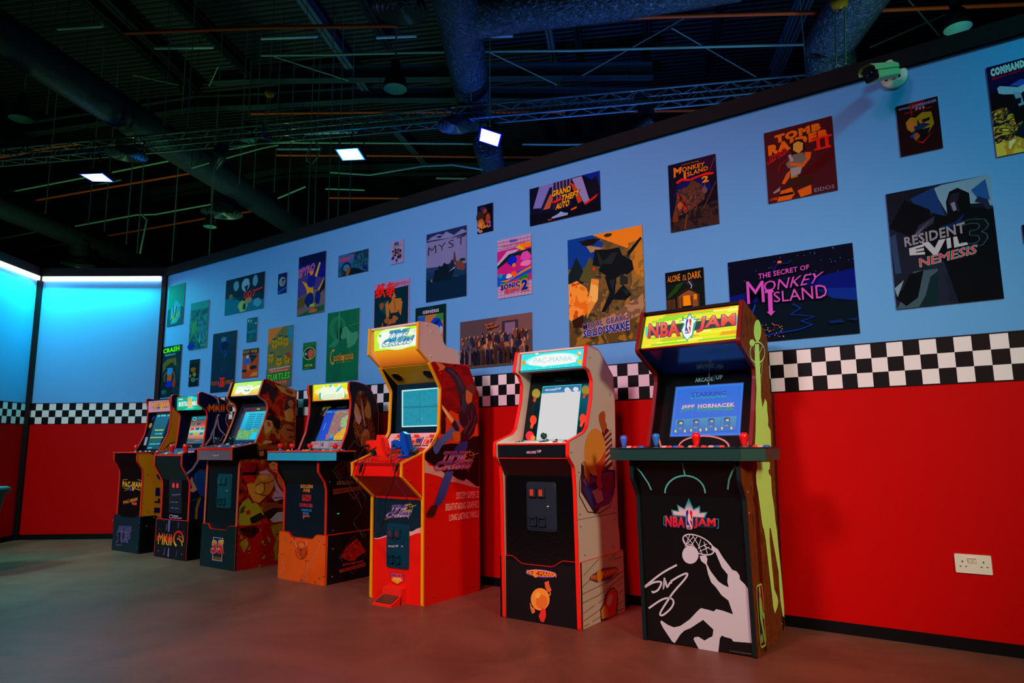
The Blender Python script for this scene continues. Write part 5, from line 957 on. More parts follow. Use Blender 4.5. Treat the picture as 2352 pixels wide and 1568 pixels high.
# league emblem on the side
def emblem(a, c, q, bd, bl, rd, wh, txt=True, bw=.004):
    def f(x, y): return tuple(q[0][k]*(1-x)*(1-y)+q[1][k]*x*(1-y)+q[2][k]*x*y+q[3][k]*(1-x)*y for k in (0, 1))+(c,)
    cr = [f(*p) for p in rnd([(0, 0), (1, 0), (1, 1), (0, 1)], .22, 4)]; a.P(bd, *cr)
    ins = [f(.5+(x-.5)*.86, .5+(y-.5)*.94) for x, y in rnd([(0, 0), (1, 0), (1, 1), (0, 1)], .22, 4)]
    a.P(bl, *ins); a.P(rd, f(.5, .03), f(.86, .04), f(.93, .12), f(.93, .88), f(.86, .96), f(.55, .97), f(.62, .6), f(.8, .3))
    a.P(wh, f(.45, .97), f(.58, .96), f(.6, .86), f(.54, .82), f(.66, .74), f(.72, .6), f(.8, .5), f(.72, .46), f(.62, .56), f(.62, .44), f(.7, .3), (f(.86, .1)), f(.78, .04), f(.62, .16), f(.45, .32), f(.28, .46), f(.3, .66), f(.36, .78), f(.44, .84), f(.4, .9)); a.E(wh, *f(.84, .48)[:2], abs(q[1][0]-q[0][0])*.1, abs(q[3][1]-q[0][1])*.05)
    if txt: a.T(wh, 'NBA', f(.12, .08), f(.5, .08), f(.5, .22), f(.12, .22), .04)
a.c = 'm'; emblem(a, 'm', ((1302, 1388), (1352, 1360), (1316, 846), (1264, 870)), M((170, 230, 90), .4), M((40, 14, 60), .4), M((150, 20, 16), .4), M((150, 220, 90), .4)); a.build('side_artwork', R, 'lime green leaping player silhouette on wood grain')
screws(R, SR, 'x', ((308, 1243), (323, 1465)), M((200, 190, 150), .3), .003); screws(R, SR, 'm', ((1202, 106), (1213, 278), (1478, 1183)), M((200, 190, 150), .3), .003)
# lower front panel
FK = M((12, 16, 16), .3)
slab(R, 'front_panel', xi, xj, (-.662, .004), (-.684, .716), FK)
S = SS(-.662, 0, -.684, .716); a = Art(S, 'm', base=.0015); PKW = M((196, 214, 222), .45)
a.P(PKW, (1083, 1105), (1045, 992), (990, 950), (940, 880), (905, 845), (880, 780), (862, 700), (842, 685), (822, 668), (808, 628), (860, 622), (874, 650), (868, 690), (898, 750), (962, 835), (1000, 862), (1048, 885), (1036, 840), (1040, 780), (990, 720), (940, 600), (905, 582), (908, 545), (875, 520), (900, 532), (960, 575), (1000, 640), (1078, 743), (1110, 752), (1135, 785), (1140, 822), (1180, 860), (1218, 915), (1234, 1080), (1246, 1340), (1085, 1328), (1070, 1305), (1015, 1290), (992, 1278), (975, 1300), (962, 1418), (806, 1395), (760, 1310), (768, 1292), (800, 1288), (850, 1320), (885, 1298), (915, 1285), (922, 1230), (838, 1150), (800, 1175), (735, 1218), (685, 1238), (652, 1270), (606, 1340), (585, 1328), (510, 1215), (487, 1168), (496, 1155), (550, 1192), (600, 1212), (652, 1200), (730, 1145), (790, 1080), (820, 1054), (880, 1068), (925, 1082), (945, 1062), (1000, 1076))
a.P(PKW, *[(734+67*cos(t*pi/16), 618+74*sin(t*pi/16)) for t in range(32)])
a.L(PKW, .006, *[(790+130*cos(t*pi/14)*.98+10, 535+70*sin(t*pi/14)*1.0+.36*130*cos(t*pi/14)) for t in range(28)], closed=True)
for p in (((672, 480), (700, 540), (740, 548)), ((690, 455), (745, 520), (790, 590)), ((730, 455), (700, 530)), ((750, 455), (800, 540), (830, 606)), ((790, 470), (740, 545)), ((820, 490), (800, 570)), ((845, 510), (860, 560), (875, 612)), ((870, 530), (800, 560)), ((890, 555), (810, 590)), ((680, 520), (760, 540)), ((690, 550), (760, 470)), ((905, 575), (840, 540))): a.L(PKW, .0035, *p)
for p in (((625, 700), (500, 770), (362, 880), (430, 845), (490, 838), (495, 860), (470, 905), (430, 925), (424, 912)), ((525, 805), (515, 890), (530, 830), (545, 880), (570, 845), (585, 850)), ((575, 835), (650, 790), (708, 770), (695, 810), (600, 920), (545, 1000), (495, 1080), (490, 1110), (520, 1105), (580, 1050), (598, 1000), (570, 972), (500, 985), (395, 1055))): a.LS(PKW, .009, *p)
TE = M((40, 150, 160), .4)
a.P(TE, (722, 155), (764, 243), (814, 216), (818, 270), (876, 267), (850, 330), (590, 300), (578, 248), (636, 258), (626, 205), (686, 240)); a.P(GM([(230, 200, 200), (210, 200, 205), (40, 150, 160)], .595, .69), (722, 180), (760, 256), (806, 232), (808, 280), (862, 277), (845, 312), (600, 290), (592, 258), (645, 268), (636, 220), (690, 250)); a.L(TE, .004, (535, 305), (520, 305), (518, 372), (535, 374)); a.L(TE, .004, (945, 325), (965, 326), (965, 400), (948, 400)); a.P(M((10, 50, 60), .4), (560, 300), (930, 322), (930, 400), (560, 378))
RG = GM([(205, 8, 6), (215, 24, 14), (222, 70, 60)], .56, .62)
a.TO(RG, M((20, 50, 130), .4), 'NBA', (532, 385), (690, 397), (690, 308), (532, 296), .035, .035); a.TO(RG, M((20, 50, 130), .4), 'JAM', (765, 400), (945, 408), (942, 318), (765, 312), .035, .035)
emblem(a, 'm', ((704, 408), (756, 410), (757, 250), (695, 248)), M((225, 200, 210), .4), M((20, 50, 160), .4), M((210, 20, 30), .4), M((230, 210, 215), .4))
a.c = 'm'; a.T(M((200, 170, 120), .5), 'licensed product. all rights reserved', (1060, 1404), (1236, 1432), (1236, 1424), (1060, 1397), 0)
a.build('front_artwork', R, 'white dunking player silhouette, signature and logo')
# upper kick
slab(R, 'upper_front_panel', xi, xj, (-.684, .716), (-.738, .885), M((8, 8, 10), .4)); S = SS(-.684, .716, -.738, .885); a = Art(S, 'n', base=.0015); TL = M((90, 200, 185), .4)
a.L(TL, .008, *[(690+165*cos(pi+t*pi/14), 1610+143*sin(pi+t*pi/14)) for t in range(15)]); a.L(TL, .008, (668, 1364), (690, 1468)); a.L(TL, .008, (262, 1368), (330, 1440), (390, 1530), (415, 1585)); a.L(TL, .008, (1118, 1368), (1080, 1425), (1050, 1500), (1040, 1580)); a.build('court_lines', R, 'teal court lines')
# control panel
dz, th = .955, .062; OUT = [(-1.676, -.50), (-1.676, -.746), (-1.585, -.814), (-.975, -.814), (-.884, -.746), (-.884, -.50)]
pan = MB().prism([(x, y, dz-th) for x, y in OUT], [(x, y, dz-.006) for x, y in OUT], M((18, 66, 58), .4)).build('control_panel', R)
o2 = offs(OUT, .003); MB().prism([(x, y, dz-.006) for x, y in o2], [(x, y, dz) for x, y in o2], M((16, 36, 36), .3)).build('panel_top', R)
Sd = Surf((0, 0, dz), (1, 0, 0), (0, 1, 0)); a = Art(Sd, None, base=.0006); a.L(M((170, 120, 120), .4), .01, *[(-1.28+.2*cos(t*pi/14), -.56-.12*sin(t*pi/14)) for t in range(15)]); a.build('panel_lines', R)
for i, (sx_, bt, hh) in enumerate((((187, 1143), (60, 110, 220), 0), ((450, 1127), (40, 120, 210), 0), ((778, 1120), (225, 20, 20), 0), ((1168, 1120), (225, 25, 20), 0))):
    Y = -.68 if i in (0, 3) else -.72; p = hy(*px('n', *sx_), Y); stick(R, (p.x, Y, dz), p.z-dz, bt, bat=True, k=1.25 if i > 1 else 1.1)
for (x_, c_) in ((228, (220, 170, 160)), (278, (220, 50, 30)), (325, (40, 110, 200)), (515, (220, 170, 160)), (555, (220, 60, 40)), (608, (40, 110, 200)), (650, (220, 60, 40)), (735, (220, 170, 160)), (760, (220, 60, 40)), (840, (225, 50, 30)), (900, (225, 170, 160)), (950, (40, 110, 200)), (985, (225, 80, 50)), (1265, (230, 60, 50)), (1300, (225, 170, 150)), (1355, (40, 110, 190))):
    p = hy(*px('n', x_, 1228), -.74); button(R, (p.x, -.735, dz), c_, r=.0165)
# bezel, screen
BZ = M((10, 16, 18), .18, spec=.5)
ya, za, yb, zb = -.475, .915, -.285, 1.36
slab(R, 'bezel', xi, xj, (ya, za), (yb, zb), BZ); S = SS(ya, za, yb, zb)
a = Art(S, 'n', base=.0015); SB = M((0, 104, 215), em=.95)
a.P(M((20, 90, 170), em=.6), (612, 742), (1172, 705), (1142, 1141), (563, 1153)); a.P(M((0, 120, 225), em=1), (620, 748), (1166, 712), (1137, 1135), (570, 1147)); a.P(SB, (630, 762), (1152, 728), (1127, 1122), (585, 1135))
BLU2 = M((10, 60, 190), em=1); TEAL = M((0, 150, 170), em=1); PNK = M((225, 170, 190), em=1); GRN2 = M((10, 160, 130), em=.8)
a.T(TEAL, 'STARRING', (735, 845), (1025, 828), (1030, 785), (738, 800), .06); a.T(BLU2, 'STARRING', (740, 832), (1025, 812), (1030, 775), (742, 790), .05)
a.T(GRN2, 'JEFF', (650, 952), (768, 942), (770, 905), (655, 915), .05); a.T(GRN2, 'HORNACEK', (788, 945), (1095, 935), (1098, 890), (792, 902), .05); a.T(PNK, 'JEFF', (660, 926), (768, 920), (770, 888), (664, 895), .04); a.T(PNK, 'HORNACEK', (795, 920), (1098, 905), (1098, 872), (798, 885), .04)
for i, x_ in enumerate((600, 728, 853, 982)):
    t_ = 1012-i*7; d_ = 3; a.P(GM([(0, 90, 200), (0, 160, 180)], 1.03, 1.13, em=.9), (x_+12, t_), (x_+135, t_-7), (x_+125, t_+112), (x_-4, t_+118)); a.E(M((0, 120, 190), em=.8), x_+55, t_+48, 30, 40); a.E(M((10, 80, 150), em=.8), x_+55, t_+20, 28, 16); a.E(M((240, 210, 120) if i % 3 == 0 else (220, 170, 180), em=.8), x_+58, t_+28, 14, 9); a.E(M((220, 140, 160), em=.8), x_+52, t_+72, 12, 5); a.P(M((0, 120, 200), em=.8), (x_+10, t_+106), (x_+40, t_+84), (x_+80, t_+84), (x_+100, t_+104)); a.P(M((235, 225, 90), em=.9), (x_+8, t_+106), (x_+8, t_+86), (x_+20, t_+84), (x_+20, t_+106)); a.P(M((235, 225, 90), em=.9), (x_+84, t_+104), (x_+84, t_+84), (x_+96, t_+82), (x_+98, t_+104))
r_ = random.Random(8)
for i in range(16): x_ = 640+500*r_.random(); y_ = 750+230*r_.random(); a.L(M((20, 130, 230), em=1), .0012, (x_, y_), (x_+40*r_.random(), y_+50*(r_.random()-.5)))
a.build('screen', R, 'glowing blue screen with title and four player portraits')
a = Art(S, 'n', base=.0015); brand(a, 'n', 772, 705, 1000, 657, -16, M((110, 190, 180), .4)); a.L(A1, .003, (836, 628), (944, 622)); a.L(A1, .007, (889, 628), (886, 664)); a.L(A1, .007, (883, 706), (882, 730))
PL = M((200, 130, 130), .4); a.L(PL, .009, *[(845+205*cos(pi+t*pi/16), 1235+90*sin(pi+t*pi/16)) for t in range(17)]); a.L(PL, .009, (470, 1145), (495, 1235)); a.L(PL, .009, (1235, 1145), (1195, 1230)); a.build('bezel_print', R)
# marquee
slab(R, 'marquee_underside', xi, xj, (yb, zb), (-.604, 1.478), M((30, 60, 110), .16, spec=.8)); slab(R, 'top_panel', xi, xj, (-.53, 1.694), (-.15, 1.58), BLK)  # blue of the underside paints in the reflection of the screen
my0, mz0, my1, mz1 = -.606, 1.478, -.512, 1.688
slab(R, 'marquee_frame', xi, xj, (my0, mz0), (my1, mz1), MRD, .02); S = SS(my0, mz0, my1, mz1)
a = Art(S, 'n', base=.0015); a.P(M((235, 225, 30), em=1), (362, 172), (1150, 72), (1138, 345), (326, 430)); r_ = random.Random(4)
for i in range(18):
    t0_, t1_ = i/18, (i+.8)/18
    for k in range(3):
        s0 = r_.random()*.9; s1 = min(.995, s0+.15+.4*r_.random())
        def g(s_, t_):
            tx, ty = 364+(1148-364)*s_, 174+(74-174)*s_; bx_, by_ = 328+(1136-328)*s_, 428+(343-428)*s_; return tx+(bx_-tx)*t_, ty+(by_-ty)*t_
        a.P(M(r_.choice([(240, 170, 10), (215, 240, 10), (250, 250, 120), (235, 150, 10), (250, 235, 60), (120, 220, 20)]), em=1), g(s0, t0_), g(s1, t0_), g(s1, t1_), g(s0, t1_))
a.P(M((60, 225, 190), em=.9), (372, 262), (392, 255), (392, 345), (372, 342)); a.P(M((60, 225, 190), em=.9), (1118, 168), (1142, 165), (1140, 258), (1118, 262)); a.P(M((10, 60, 50), em=.8), (400, 268), (1110, 175), (1110, 250), (400, 335))
a.P(M((20, 170, 150), em=.9), (737, 142), (756, 185), (782, 168), (775, 195), (825, 190), (790, 215), (760, 330), (748, 350), (735, 345), (713, 380), (695, 350), (680, 350), (665, 285), (690, 225), (640, 215), (672, 205), (672, 180), (705, 192)); a.P(M((235, 250, 240), em=1), (737, 160), (750, 195), (774, 182), (765, 205), (790, 202), (765, 235), (752, 325), (713, 365), (690, 335), (672, 290), (695, 235), (655, 214), (690, 210), (682, 192), (710, 202))
RG2 = GM([(230, 40, 10), (232, 60, 20), (235, 110, 80), (240, 225, 225)], 1.52, 1.66, em=.95)
a.TO(RG2, M((30, 40, 130), em=.8), 'NBA', (393, 352), (655, 332), (648, 210), (402, 238), .035, .035); a.TO(RG2, M((30, 40, 130), em=.8), 'JAM', (790, 305), (1110, 272), (1108, 152), (818, 182), .035, .035)
emblem(a, 'n', ((690, 322), (742, 316), (754, 192), (704, 196)), M((230, 225, 230), em=.9), M((20, 60, 160), em=.9), M((220, 50, 20), em=.9), M((240, 235, 235), em=1)); a.build('marquee', R, 'backlit yellow wood-strip marquee with red lettering')
glow((-1.28, -.50, 1.16), (-1.28, -1.2, 1.25), (.02, .35, 1), 3.0)

# ---------------------------------------------------------------- white sided cabinet with red trim
X0, X1 = -2.42, -1.91; REDT = M((235, 30, 12), .4)
WS = M((220, 205, 190), .5)
prof = [(-.20, 0), (-.20, .34), (-.205, .44), (-.217, .5), (-.217, .95), (-.21, 1.24), (-.222, 1.385), (-.33, 1.475), (-.40, 1.53), (-.537, 1.548), (-.572, 1.415), (-.52, 1.40), (-.488, 1.345), (-.50, 1.24), (-.56, 1.074), (-.60, 1.04), (-.772, .992), (-.775, .91), (-.716, .852), (-.706, .745), (-.69, 0)]
R = cabinet('white sided arcade cabinet with glowing cyan marquee and blank white screen', X0, X1, prof, WS, REDT, tw=.003, left=WS)
xi, xj = X0+.018, X1-.018; SR = SX(X1)
a = Art(SR, 'p')   # printed side picture: plain generic shapes in the picture's colours
OR = M((235, 150, 50), .45); MR = M((110, 24, 20), .45)
a.P(M((60, 30, 60), .5), (945, 1305), (960, 1330), (1285, 1380), (1305, 1380), (1305, 1560), (1090, 1850), (940, 1610)); a.P(M((120, 70, 160), .5), (960, 1480), (1100, 1420), (1280, 1400), (1295, 1620), (1240, 1740), (1100, 1790)); a.P(M((40, 50, 130), .5), (960, 1560), (1110, 1500), (1150, 1700), (1060, 1780)); a.P(M((210, 170, 180), .5), (1060, 1600), (1150, 1560), (1180, 1700), (1110, 1740)); a.P(M((150, 30, 30), .5), (1190, 1440), (1250, 1410), (1260, 1560), (1200, 1640))
a.P(MR, (1165, 960), (1200, 920), (1265, 985), (1275, 1180), (1275, 1330), (1160, 1420))
for i in range(6): y_ = 980+i*62; a.P(M((205, 175, 165), .45), (1190, y_+40), (1262, y_-40), (1268, y_-8), (1190, y_+70))
blob = [(1128, 800), (1150, 765), (1182, 752), (1198, 790), (1195, 850), (1215, 910), (1180, 1000), (1145, 910), (1132, 860)]; a.P(M((190, 90, 40), .45), *blob)
a.E(M((240, 160, 60), .45), 1090, 1190, 112, 252, n=36); a.P(M((225, 80, 40), .45), (1110, 1440), (1170, 1380), (1200, 1240), (1196, 1170), (1150, 1260), (1090, 1330)); a.P(M((225, 70, 40), .45), (1110, 1400), (1165, 1290), (1150, 1500), (1170, 1560), (1120, 1590), (1100, 1500)); a.P(M((200, 120, 40), .45), (962, 1280), (985, 1290), (1030, 1420), (1030, 1540), (975, 1440))
a.L(M((40, 16, 30), .5), .005, (950, 1305), (945, 1400), (925, 1500), (922, 1650), (1012, 1822), (1130, 1835), (1255, 1760), (1265, 1640), (1295, 1500), (1295, 1380)); a.build('side_artwork', R, 'orange oval and maroon stripes printed on the white side')
MB().box((X1-.001, -.70, .570), (X1+.0006, -.235, .572), M((60, 30, 30), .6)).build('panel_seam', R)
screws(R, SR, 'p', ((1035, 190), (1250, 587), (840, 1195), (918, 1403)), M((60, 50, 50), .4), .004); screws(R, SR, 'q', ((880, 352), (1221, 286), (1225, 398), (886, 474), (1211, 674), (927, 760)), M((60, 50, 50), .4), .004)
# front
BG2 = NM([(8, 10, 12), (12, 14, 18)], 60, 2, 0, .2); slab(R, 'front_panel', xi+.008, xj, (-.680, .0), (-.690, .80), M((10, 12, 14), .16, bump=.12, bscale=90, spec=.7)); S = SS(-.680, 0, -.690, .80)
u0, v1 = S.uv('q', 347, 25); u1, v0 = S.uv('q', 655, 530); _, v1b = S.uv('q', 640, 50)
coin_door(R, S, (u0, S.uv('q', 500, 522)[1], u1, S.uv('q', 500, 28)[1]), M((30, 44, 54), .4), red=(190, 70, 40))
slab(R, 'panel_underside', xi, xj, (-.690, .80), (-.752, .905), M((40, 14, 14), .4)); slab(R, 'control_panel_front', xi, xj, (-.752, .905), (-.755, .975), M((8, 22, 26), .4)); S = SS(-.752, .905, -.755, .975)
a = Art(S, 'p', base=.0015); brand(a, 'p', 366, 1205, 524, 1168, -3, M((225, 190, 190), .4)); a.build('lettering', R, 'pale maker lettering'); MB().box((xi, -.757, .975), (xj, -.74, .984), REDT).build('panel_lip', R, 'red lip strip')
MB().box((xi, -.755, .898), (xj, -.75, .902), REDT).build('panel_lip', R, 'thin red lower strip')
dk = slab(R, 'control_panel', xi, xj, (-.75, .984), (-.52, 1.003), M((190, 215, 205), .4)); S = SS(-.75, .984, -.52, 1.003)
p = hy(*px('p', 549, 1020), -.64); stick(R, (p.x, -.64, .994), p.z-.994+.018, (6, 50, 48), k=1.15); MB().lathe((p.x, -.64, .9935), (0, 0, 1), [(.03, 0), (.03, .002), (.001, .002)], M((30, 60, 60), .5), 16).build('dust_washer', R)
for x_, y_, c_ in ((668, 1086, (150, 30, 24)), (778, 1078, (160, 34, 26)), (585, 1067, (20, 60, 50)), (683, 1068, (20, 60, 50)), (290, 1085, (30, 120, 90)), (325, 1079, (30, 90, 70)), (258, 1092, (140, 150, 80))):
    h = hit(*px('p', x_, y_), S.O, S.N); button(R, (h.x, h.y, h.z), c_, S.N, r=.015 if x_ > 600 and y_ > 1075 else .009)
slab(R, 'bezel', xi, xj, (-.500, .985), (-.385, 1.42), M((6, 22, 26), .18)); S = SS(-.500, .985, -.385, 1.42); a = Art(S, 'p', base=.0015)
a.P(M((20, 230, 190), em=.9), (540, 495), (950, 470), (892, 1062), (466, 1066)); a.P(M((225, 225, 225), em=.82), (527, 572), (940, 545), (888, 1052), (474, 1058)); a.P(M((0, 110, 180), em=.8), (545, 502), (945, 476), (938, 545), (533, 570)); a.P(M((10, 160, 200), em=.8), (536, 556), (940, 532), (939, 540), (534, 564)); brand(a, 'p', 562, 545, 735, 515, -10, M((225, 240, 245), em=.85), M((225, 240, 245), em=.85)); a.E(M((225, 235, 240), em=.82), 800, 535, 30, 30); a.E(M((225, 235, 240), em=.82), 890, 525, 30, 24); a.P(M((225, 225, 225), em=.82), (780, 560), (845, 556), (840, 530), (790, 525)); a.build('screen', R, 'overexposed white screen with blue header')
a = Art(S, 'p', base=.0015); brand(a, 'p', 665, 444, 838, 408, -6, M((50, 140, 135), .4), M((30, 60, 180), .4)); b2 = M((210, 70, 30), .4)
for cx_, cy_, c_ in ((470, 570, (150, 170, 40)), (995, 535, (150, 170, 40)), (440, 850, (220, 70, 30)), (965, 835, (220, 70, 30)), (405, 1020, (225, 40, 60))):
    a.E(M(c_, .4), cx_, cy_, 44 if c_[0] != 220 else 36, 50, n=24); a.P(M((min(255, c_[0]+20), 90, 30), .4), (cx_-20, cy_+30), (cx_+10, cy_+40), (cx_-10, cy_+95), (cx_-35, cy_+80)) if c_[0] != 225 else a.E(M((225, 150, 50), .4), cx_+32, cy_+22, 26, 30)
a.E(M((210, 30, 30), .4), 950, 1000, 36, 20); a.build('bezel_print', R, 'round orange, green and red bezel print')
slab(R, 'marquee_underside', xi, xj, (-.385, 1.42), (-.53, 1.415), M((20, 70, 80), .3)); slab(R, 'top_panel', xi, xj, (-.515, 1.545), (-.23, 1.40), WS); slab(R, 'marquee_frame', xi, xj, (-.53, 1.415), (-.508, 1.546), REDT, .02); S = SS(-.53, 1.415, -.508, 1.546)
a = Art(S, 'p', base=.0015); CY = M((0, 225, 225), em=1); a.P(CY, (318, 142), (988, 70), (974, 290), (302, 346)); a.P(M((40, 235, 235), em=1.0), (318, 142), (988, 70), (986, 96), (316, 168)); a.E(M((150, 250, 240), em=1), 640, 210, 285, 66, rot=-.1, n=36); WHE = M((240, 244, 240), em=1)
a.P(WHE, (378, 236), (440, 195), (530, 165), (600, 160), (700, 148), (820, 150), (890, 185), (892, 235), (800, 255), (700, 262), (600, 272), (550, 288), (470, 270), (400, 268))
a.T(M((150, 220, 215), em=1), 'PAC-MANIA', (440, 250), (850, 222), (850, 170), (450, 196), .0)
for i in range(9): a.E(WHE, 335+i*78, 158-i*8.2, 4, 4, n=8); a.E(WHE, 320+i*78, 318-i*6.6, 4, 4, n=8)
a.E(WHE, 478, 143, 18, 18); a.E(M((225, 160, 60), em=.9), 342, 248, 20, 28); a.E(M((235, 170, 40), em=.9), 928, 150, 22, 26); a.E(M((240, 230, 220), em=.9), 934, 142, 16, 16); a.E(M((210, 220, 20), em=.9), 935, 234, 22, 30); a.build('marquee', R, 'backlit cyan marquee with blown out white lettering')
glow((-2.165, -.56, 1.16), (-2.165, -1.2, 1.05), (.35, 1, .8), 3.0)
# riser
riser(R, X0-.022, X1+.002, -.684, -.165, .345, M((10, 9, 10), .5), M((215, 195, 175), .5), REDT, notch=(X0+.145, X1-.185, .038, .09))
SF_ = SY(-.684); a = Art(SF_, 'q', base=.0012); PU = M((50, 40, 120), .4)
a.E(PU, 495, 945, 162, 44, rot=.1, n=28); a.E(M((225, 180, 180), .4), 495, 942, 150, 34, rot=.1, n=28); a.E(M((170, 40, 40), .4), 495, 945, 140, 26, rot=.1, n=28); a.T(M((235, 150, 40), .4), 'PA', (350, 946), (405, 955), (405, 915), (352, 905), .05); a.E(M((235, 150, 40), .4), 440, 942, 30, 42); a.P(M((170, 40, 40), .4), (440, 942), (474, 918), (474, 965)); a.T(M((235, 150, 40), .4), 'MANIA', (475, 965), (648, 982), (648, 935), (478, 922), .05)
a.E(M((240, 160, 50), .45), 485, 1200, 94, 112, n=32); a.E(M((225, 120, 40), .45), 500, 1225, 60, 70, n=28); a.E(M((240, 190, 80), .45), 460, 1160, 26, 30, n=20); a.P(M((220, 100, 50), .45), (528, 1030), (570, 1015), (582, 1070), (600, 1110), (560, 1130), (535, 1080)); a.P(M((225, 50, 40), .45), (500, 1290), (540, 1300), (545, 1370), (520, 1430), (490, 1420), (470, 1370)); a.P(M((225, 120, 50), .45), (382, 1270), (430, 1290), (435, 1330), (405, 1345)); a.L(M((225, 150, 60), .45), .006, (560, 1180), (588, 1150), (580, 1110)); a.L(M((225, 150, 60), .45), .006, (385, 1240), (400, 1290)); a.build('riser_artwork', R, 'orange round emblem and red oval lettering on black')
a = Art(SX(X1+.002), 'q', base=.0012); K2 = M((40, 24, 24), .5)
for p in (((915, 965), (1070, 795)), ((1165, 815), (1245, 742)), ((900, 1080), (985, 1005)), ((1130, 1050), (1305, 915)), ((903, 1150), (1112, 1050)), ((905, 1240), (1065, 1160)), ((1065, 1160), (1305, 975)), ((908, 1345), (1025, 1260)), ((1060, 1240), (1125, 1190)), ((915, 1420), (1095, 1290)), ((1000, 1425), (1090, 1370)), ((915, 1475), (970, 1445)), ((1255, 1145), (1308, 1110)), ((1250, 1075), (1305, 1030)), ((1250, 1260), (1312, 1215)), ((1245, 1320), (1315, 1290)), ((1210, 800), (1302, 775))): a.L(K2, .003, *p)
a.P(M((80, 60, 120), .4), (968, 1000), (1040, 1030), (1180, 1000), (1260, 900), (1230, 875), (1100, 890), (990, 960)); a.P(M((200, 60, 40), .4), (975, 1000), (1050, 1015), (1240, 940), (1250, 890), (1090, 905)); a.T(M((235, 150, 40), .4), 'PA', (985, 1005), (1035, 995), (1035, 950), (985, 960), .05); a.E(M((235, 150, 40), .4), 1068, 965, 26, 66); a.T(M((235, 160, 50), .4), 'MANIA', (1095, 985), (1250, 925), (1245, 880), (1095, 930), .05)
a.P(M((40, 16, 16), .45), (1085, 1420), (1078, 1300), (1110, 1240), (1130, 1150), (1170, 1090), (1215, 1082), (1245, 1120), (1255, 1200), (1240, 1350)); a.P(M((230, 50, 40), .45), (1165, 1385), (1120, 1240), (1145, 1150), (1180, 1100), (1215, 1095), (1240, 1130), (1245, 1200), (1230, 1352)); a.P(M((230, 150, 70), .45), (1090, 1400), (1082, 1310), (1115, 1250), (1140, 1290), (1160, 1380)); a.E(M((225, 190, 190), .45), 1170, 1205, 24, 62, rot=.25); a.build('riser_side_artwork', R, 'slanted speed lines and a red rounded shape on white')
screws(R, SF_, 'q', ((123, 877), (871, 958), (130, 1287), (886, 1397)), CHR, .0045)
# ---------------------------------------------------------------- red light gun cabinet with white topper
X0, X1 = -3.45, -2.98; YT = M((236, 170, 10), .4); RD = M((228, 22, 10), .38); WT = M((225, 205, 195), .45); TR_ = M((200, 14, 8), .4)
body = [(-.186, 0), (-.19, .9), (-.197, 1.336), (-.314, 1.531), (-.713, 1.51), (-.6, 1.352), (-.611, 1.074), (-.666, .989), (-.758, .93), (-.75, 0)]
R = cabinet('red light gun arcade cabinet with white topper, yellow edges and two toy guns', X0, X1, body, RD, None, left=BLK, r=.02)
fr = rnd([(-.314, 1.53), (-.713, 1.51), (-.6, 1.352), (-.611, 1.074), (-.666, .989), (-.758, .93), (-.75, 0), (-.4, 0)], .015, 3)
k0 = [i for i, p in enumerate(fr) if p[0] < -.55]; fr = fr[k0[0]:k0[-1]+1][::-1]
fr = [p for p in fr if p[1] > .001]
for xa, xb in ((X0-.001, X0+.019), (X1-.019, X1+.001)): otrim(R, fr, xa, xb, YT)
top = [(-.396, 1.525), (-.427, 1.622), (-.535, 1.629), (-.565, 1.651), (-.625, 1.765), (-.70, 1.774), (-.812, 1.769), (-.818, 1.588), (-.69, 1.50)]
xa_, xb_ = X0+.003, X1-.003
for p, q in ((xa_, xa_+.016), (xb_-.016, xb_)): MB().prism([(p, y, z) for y, z in rnd(top, .012, 3)], [(q, y, z) for y, z in rnd(top, .012, 3)], WT).build('topper_side', R)
for xa, xb in ((xa_-.001, xa_+.017), (xb_-.017, xb_+.001)): otrim(R, [(-.69, 1.50), (-.818, 1.588), (-.812, 1.767)], xa, xb, YT)
xi, xj = X0+.019, X1-.019
slab(R, 'topper_back', xi, xj, (-.805, 1.765), (-.62, 1.762), WT); slab(R, 'topper_back', xi, xj, (-.62, 1.762), (-.54, 1.63), WT); slab(R, 'topper_back', xi, xj, (-.54, 1.628), (-.40, 1.6), WT)
slab(R, 'topper_lip', xi, xj, (-.802, 1.752), (-.803, 1.768), YT)
pod = [(-.748, .655), (-.755, .648), (-.943, .79), (-.945, .871), (-.76, .932), (-.748, .93)]
xp0, xp1 = X0+.012, X1-.006
for p, q in ((xp0, xp0+.016), (xp1-.016, xp1)):
    MB().prism([(p, y, z) for y, z in pod], [(q, y, z) for y, z in pod], RD).build('shelf_side', R); otrim(R, [(-.755, .645), (-.943, .79), (-.945, .871), (-.76, .934)], p-.001, q+.001, YT)
xs, xe = xp0+.016, xp1-.016
slab(R, 'front_panel', xi, xj, (-.742, .0), (-.742, .66), RD); slab(R, 'shelf_underside', xs, xe, (-.748, .655), (-.936, .79), M((190, 26, 16), .5)); slab(R, 'shelf_front', xs, xe, (-.936, .79), (-.936, .865), RD); slab(R, 'shelf_lip', xs, xe, (-.939, .855), (-.939, .872), M((150, 10, 8), .4))
GUNP = NM([(190, 20, 10), (210, 40, 14), (150, 16, 10), (200, 90, 60)], 14, 3, 2, .35)
slab(R, 'gun_shelf', xs, xe, (-.939, .872), (-.672, .962), GUNP)
slab(R, 'instruction_panel', xi, xj, (-.672, .962), (-.60, 1.06), M((225, 185, 180), .4)); S = SS(-.672, .962, -.60, 1.06); a = Art(S, 'w', base=.0012)
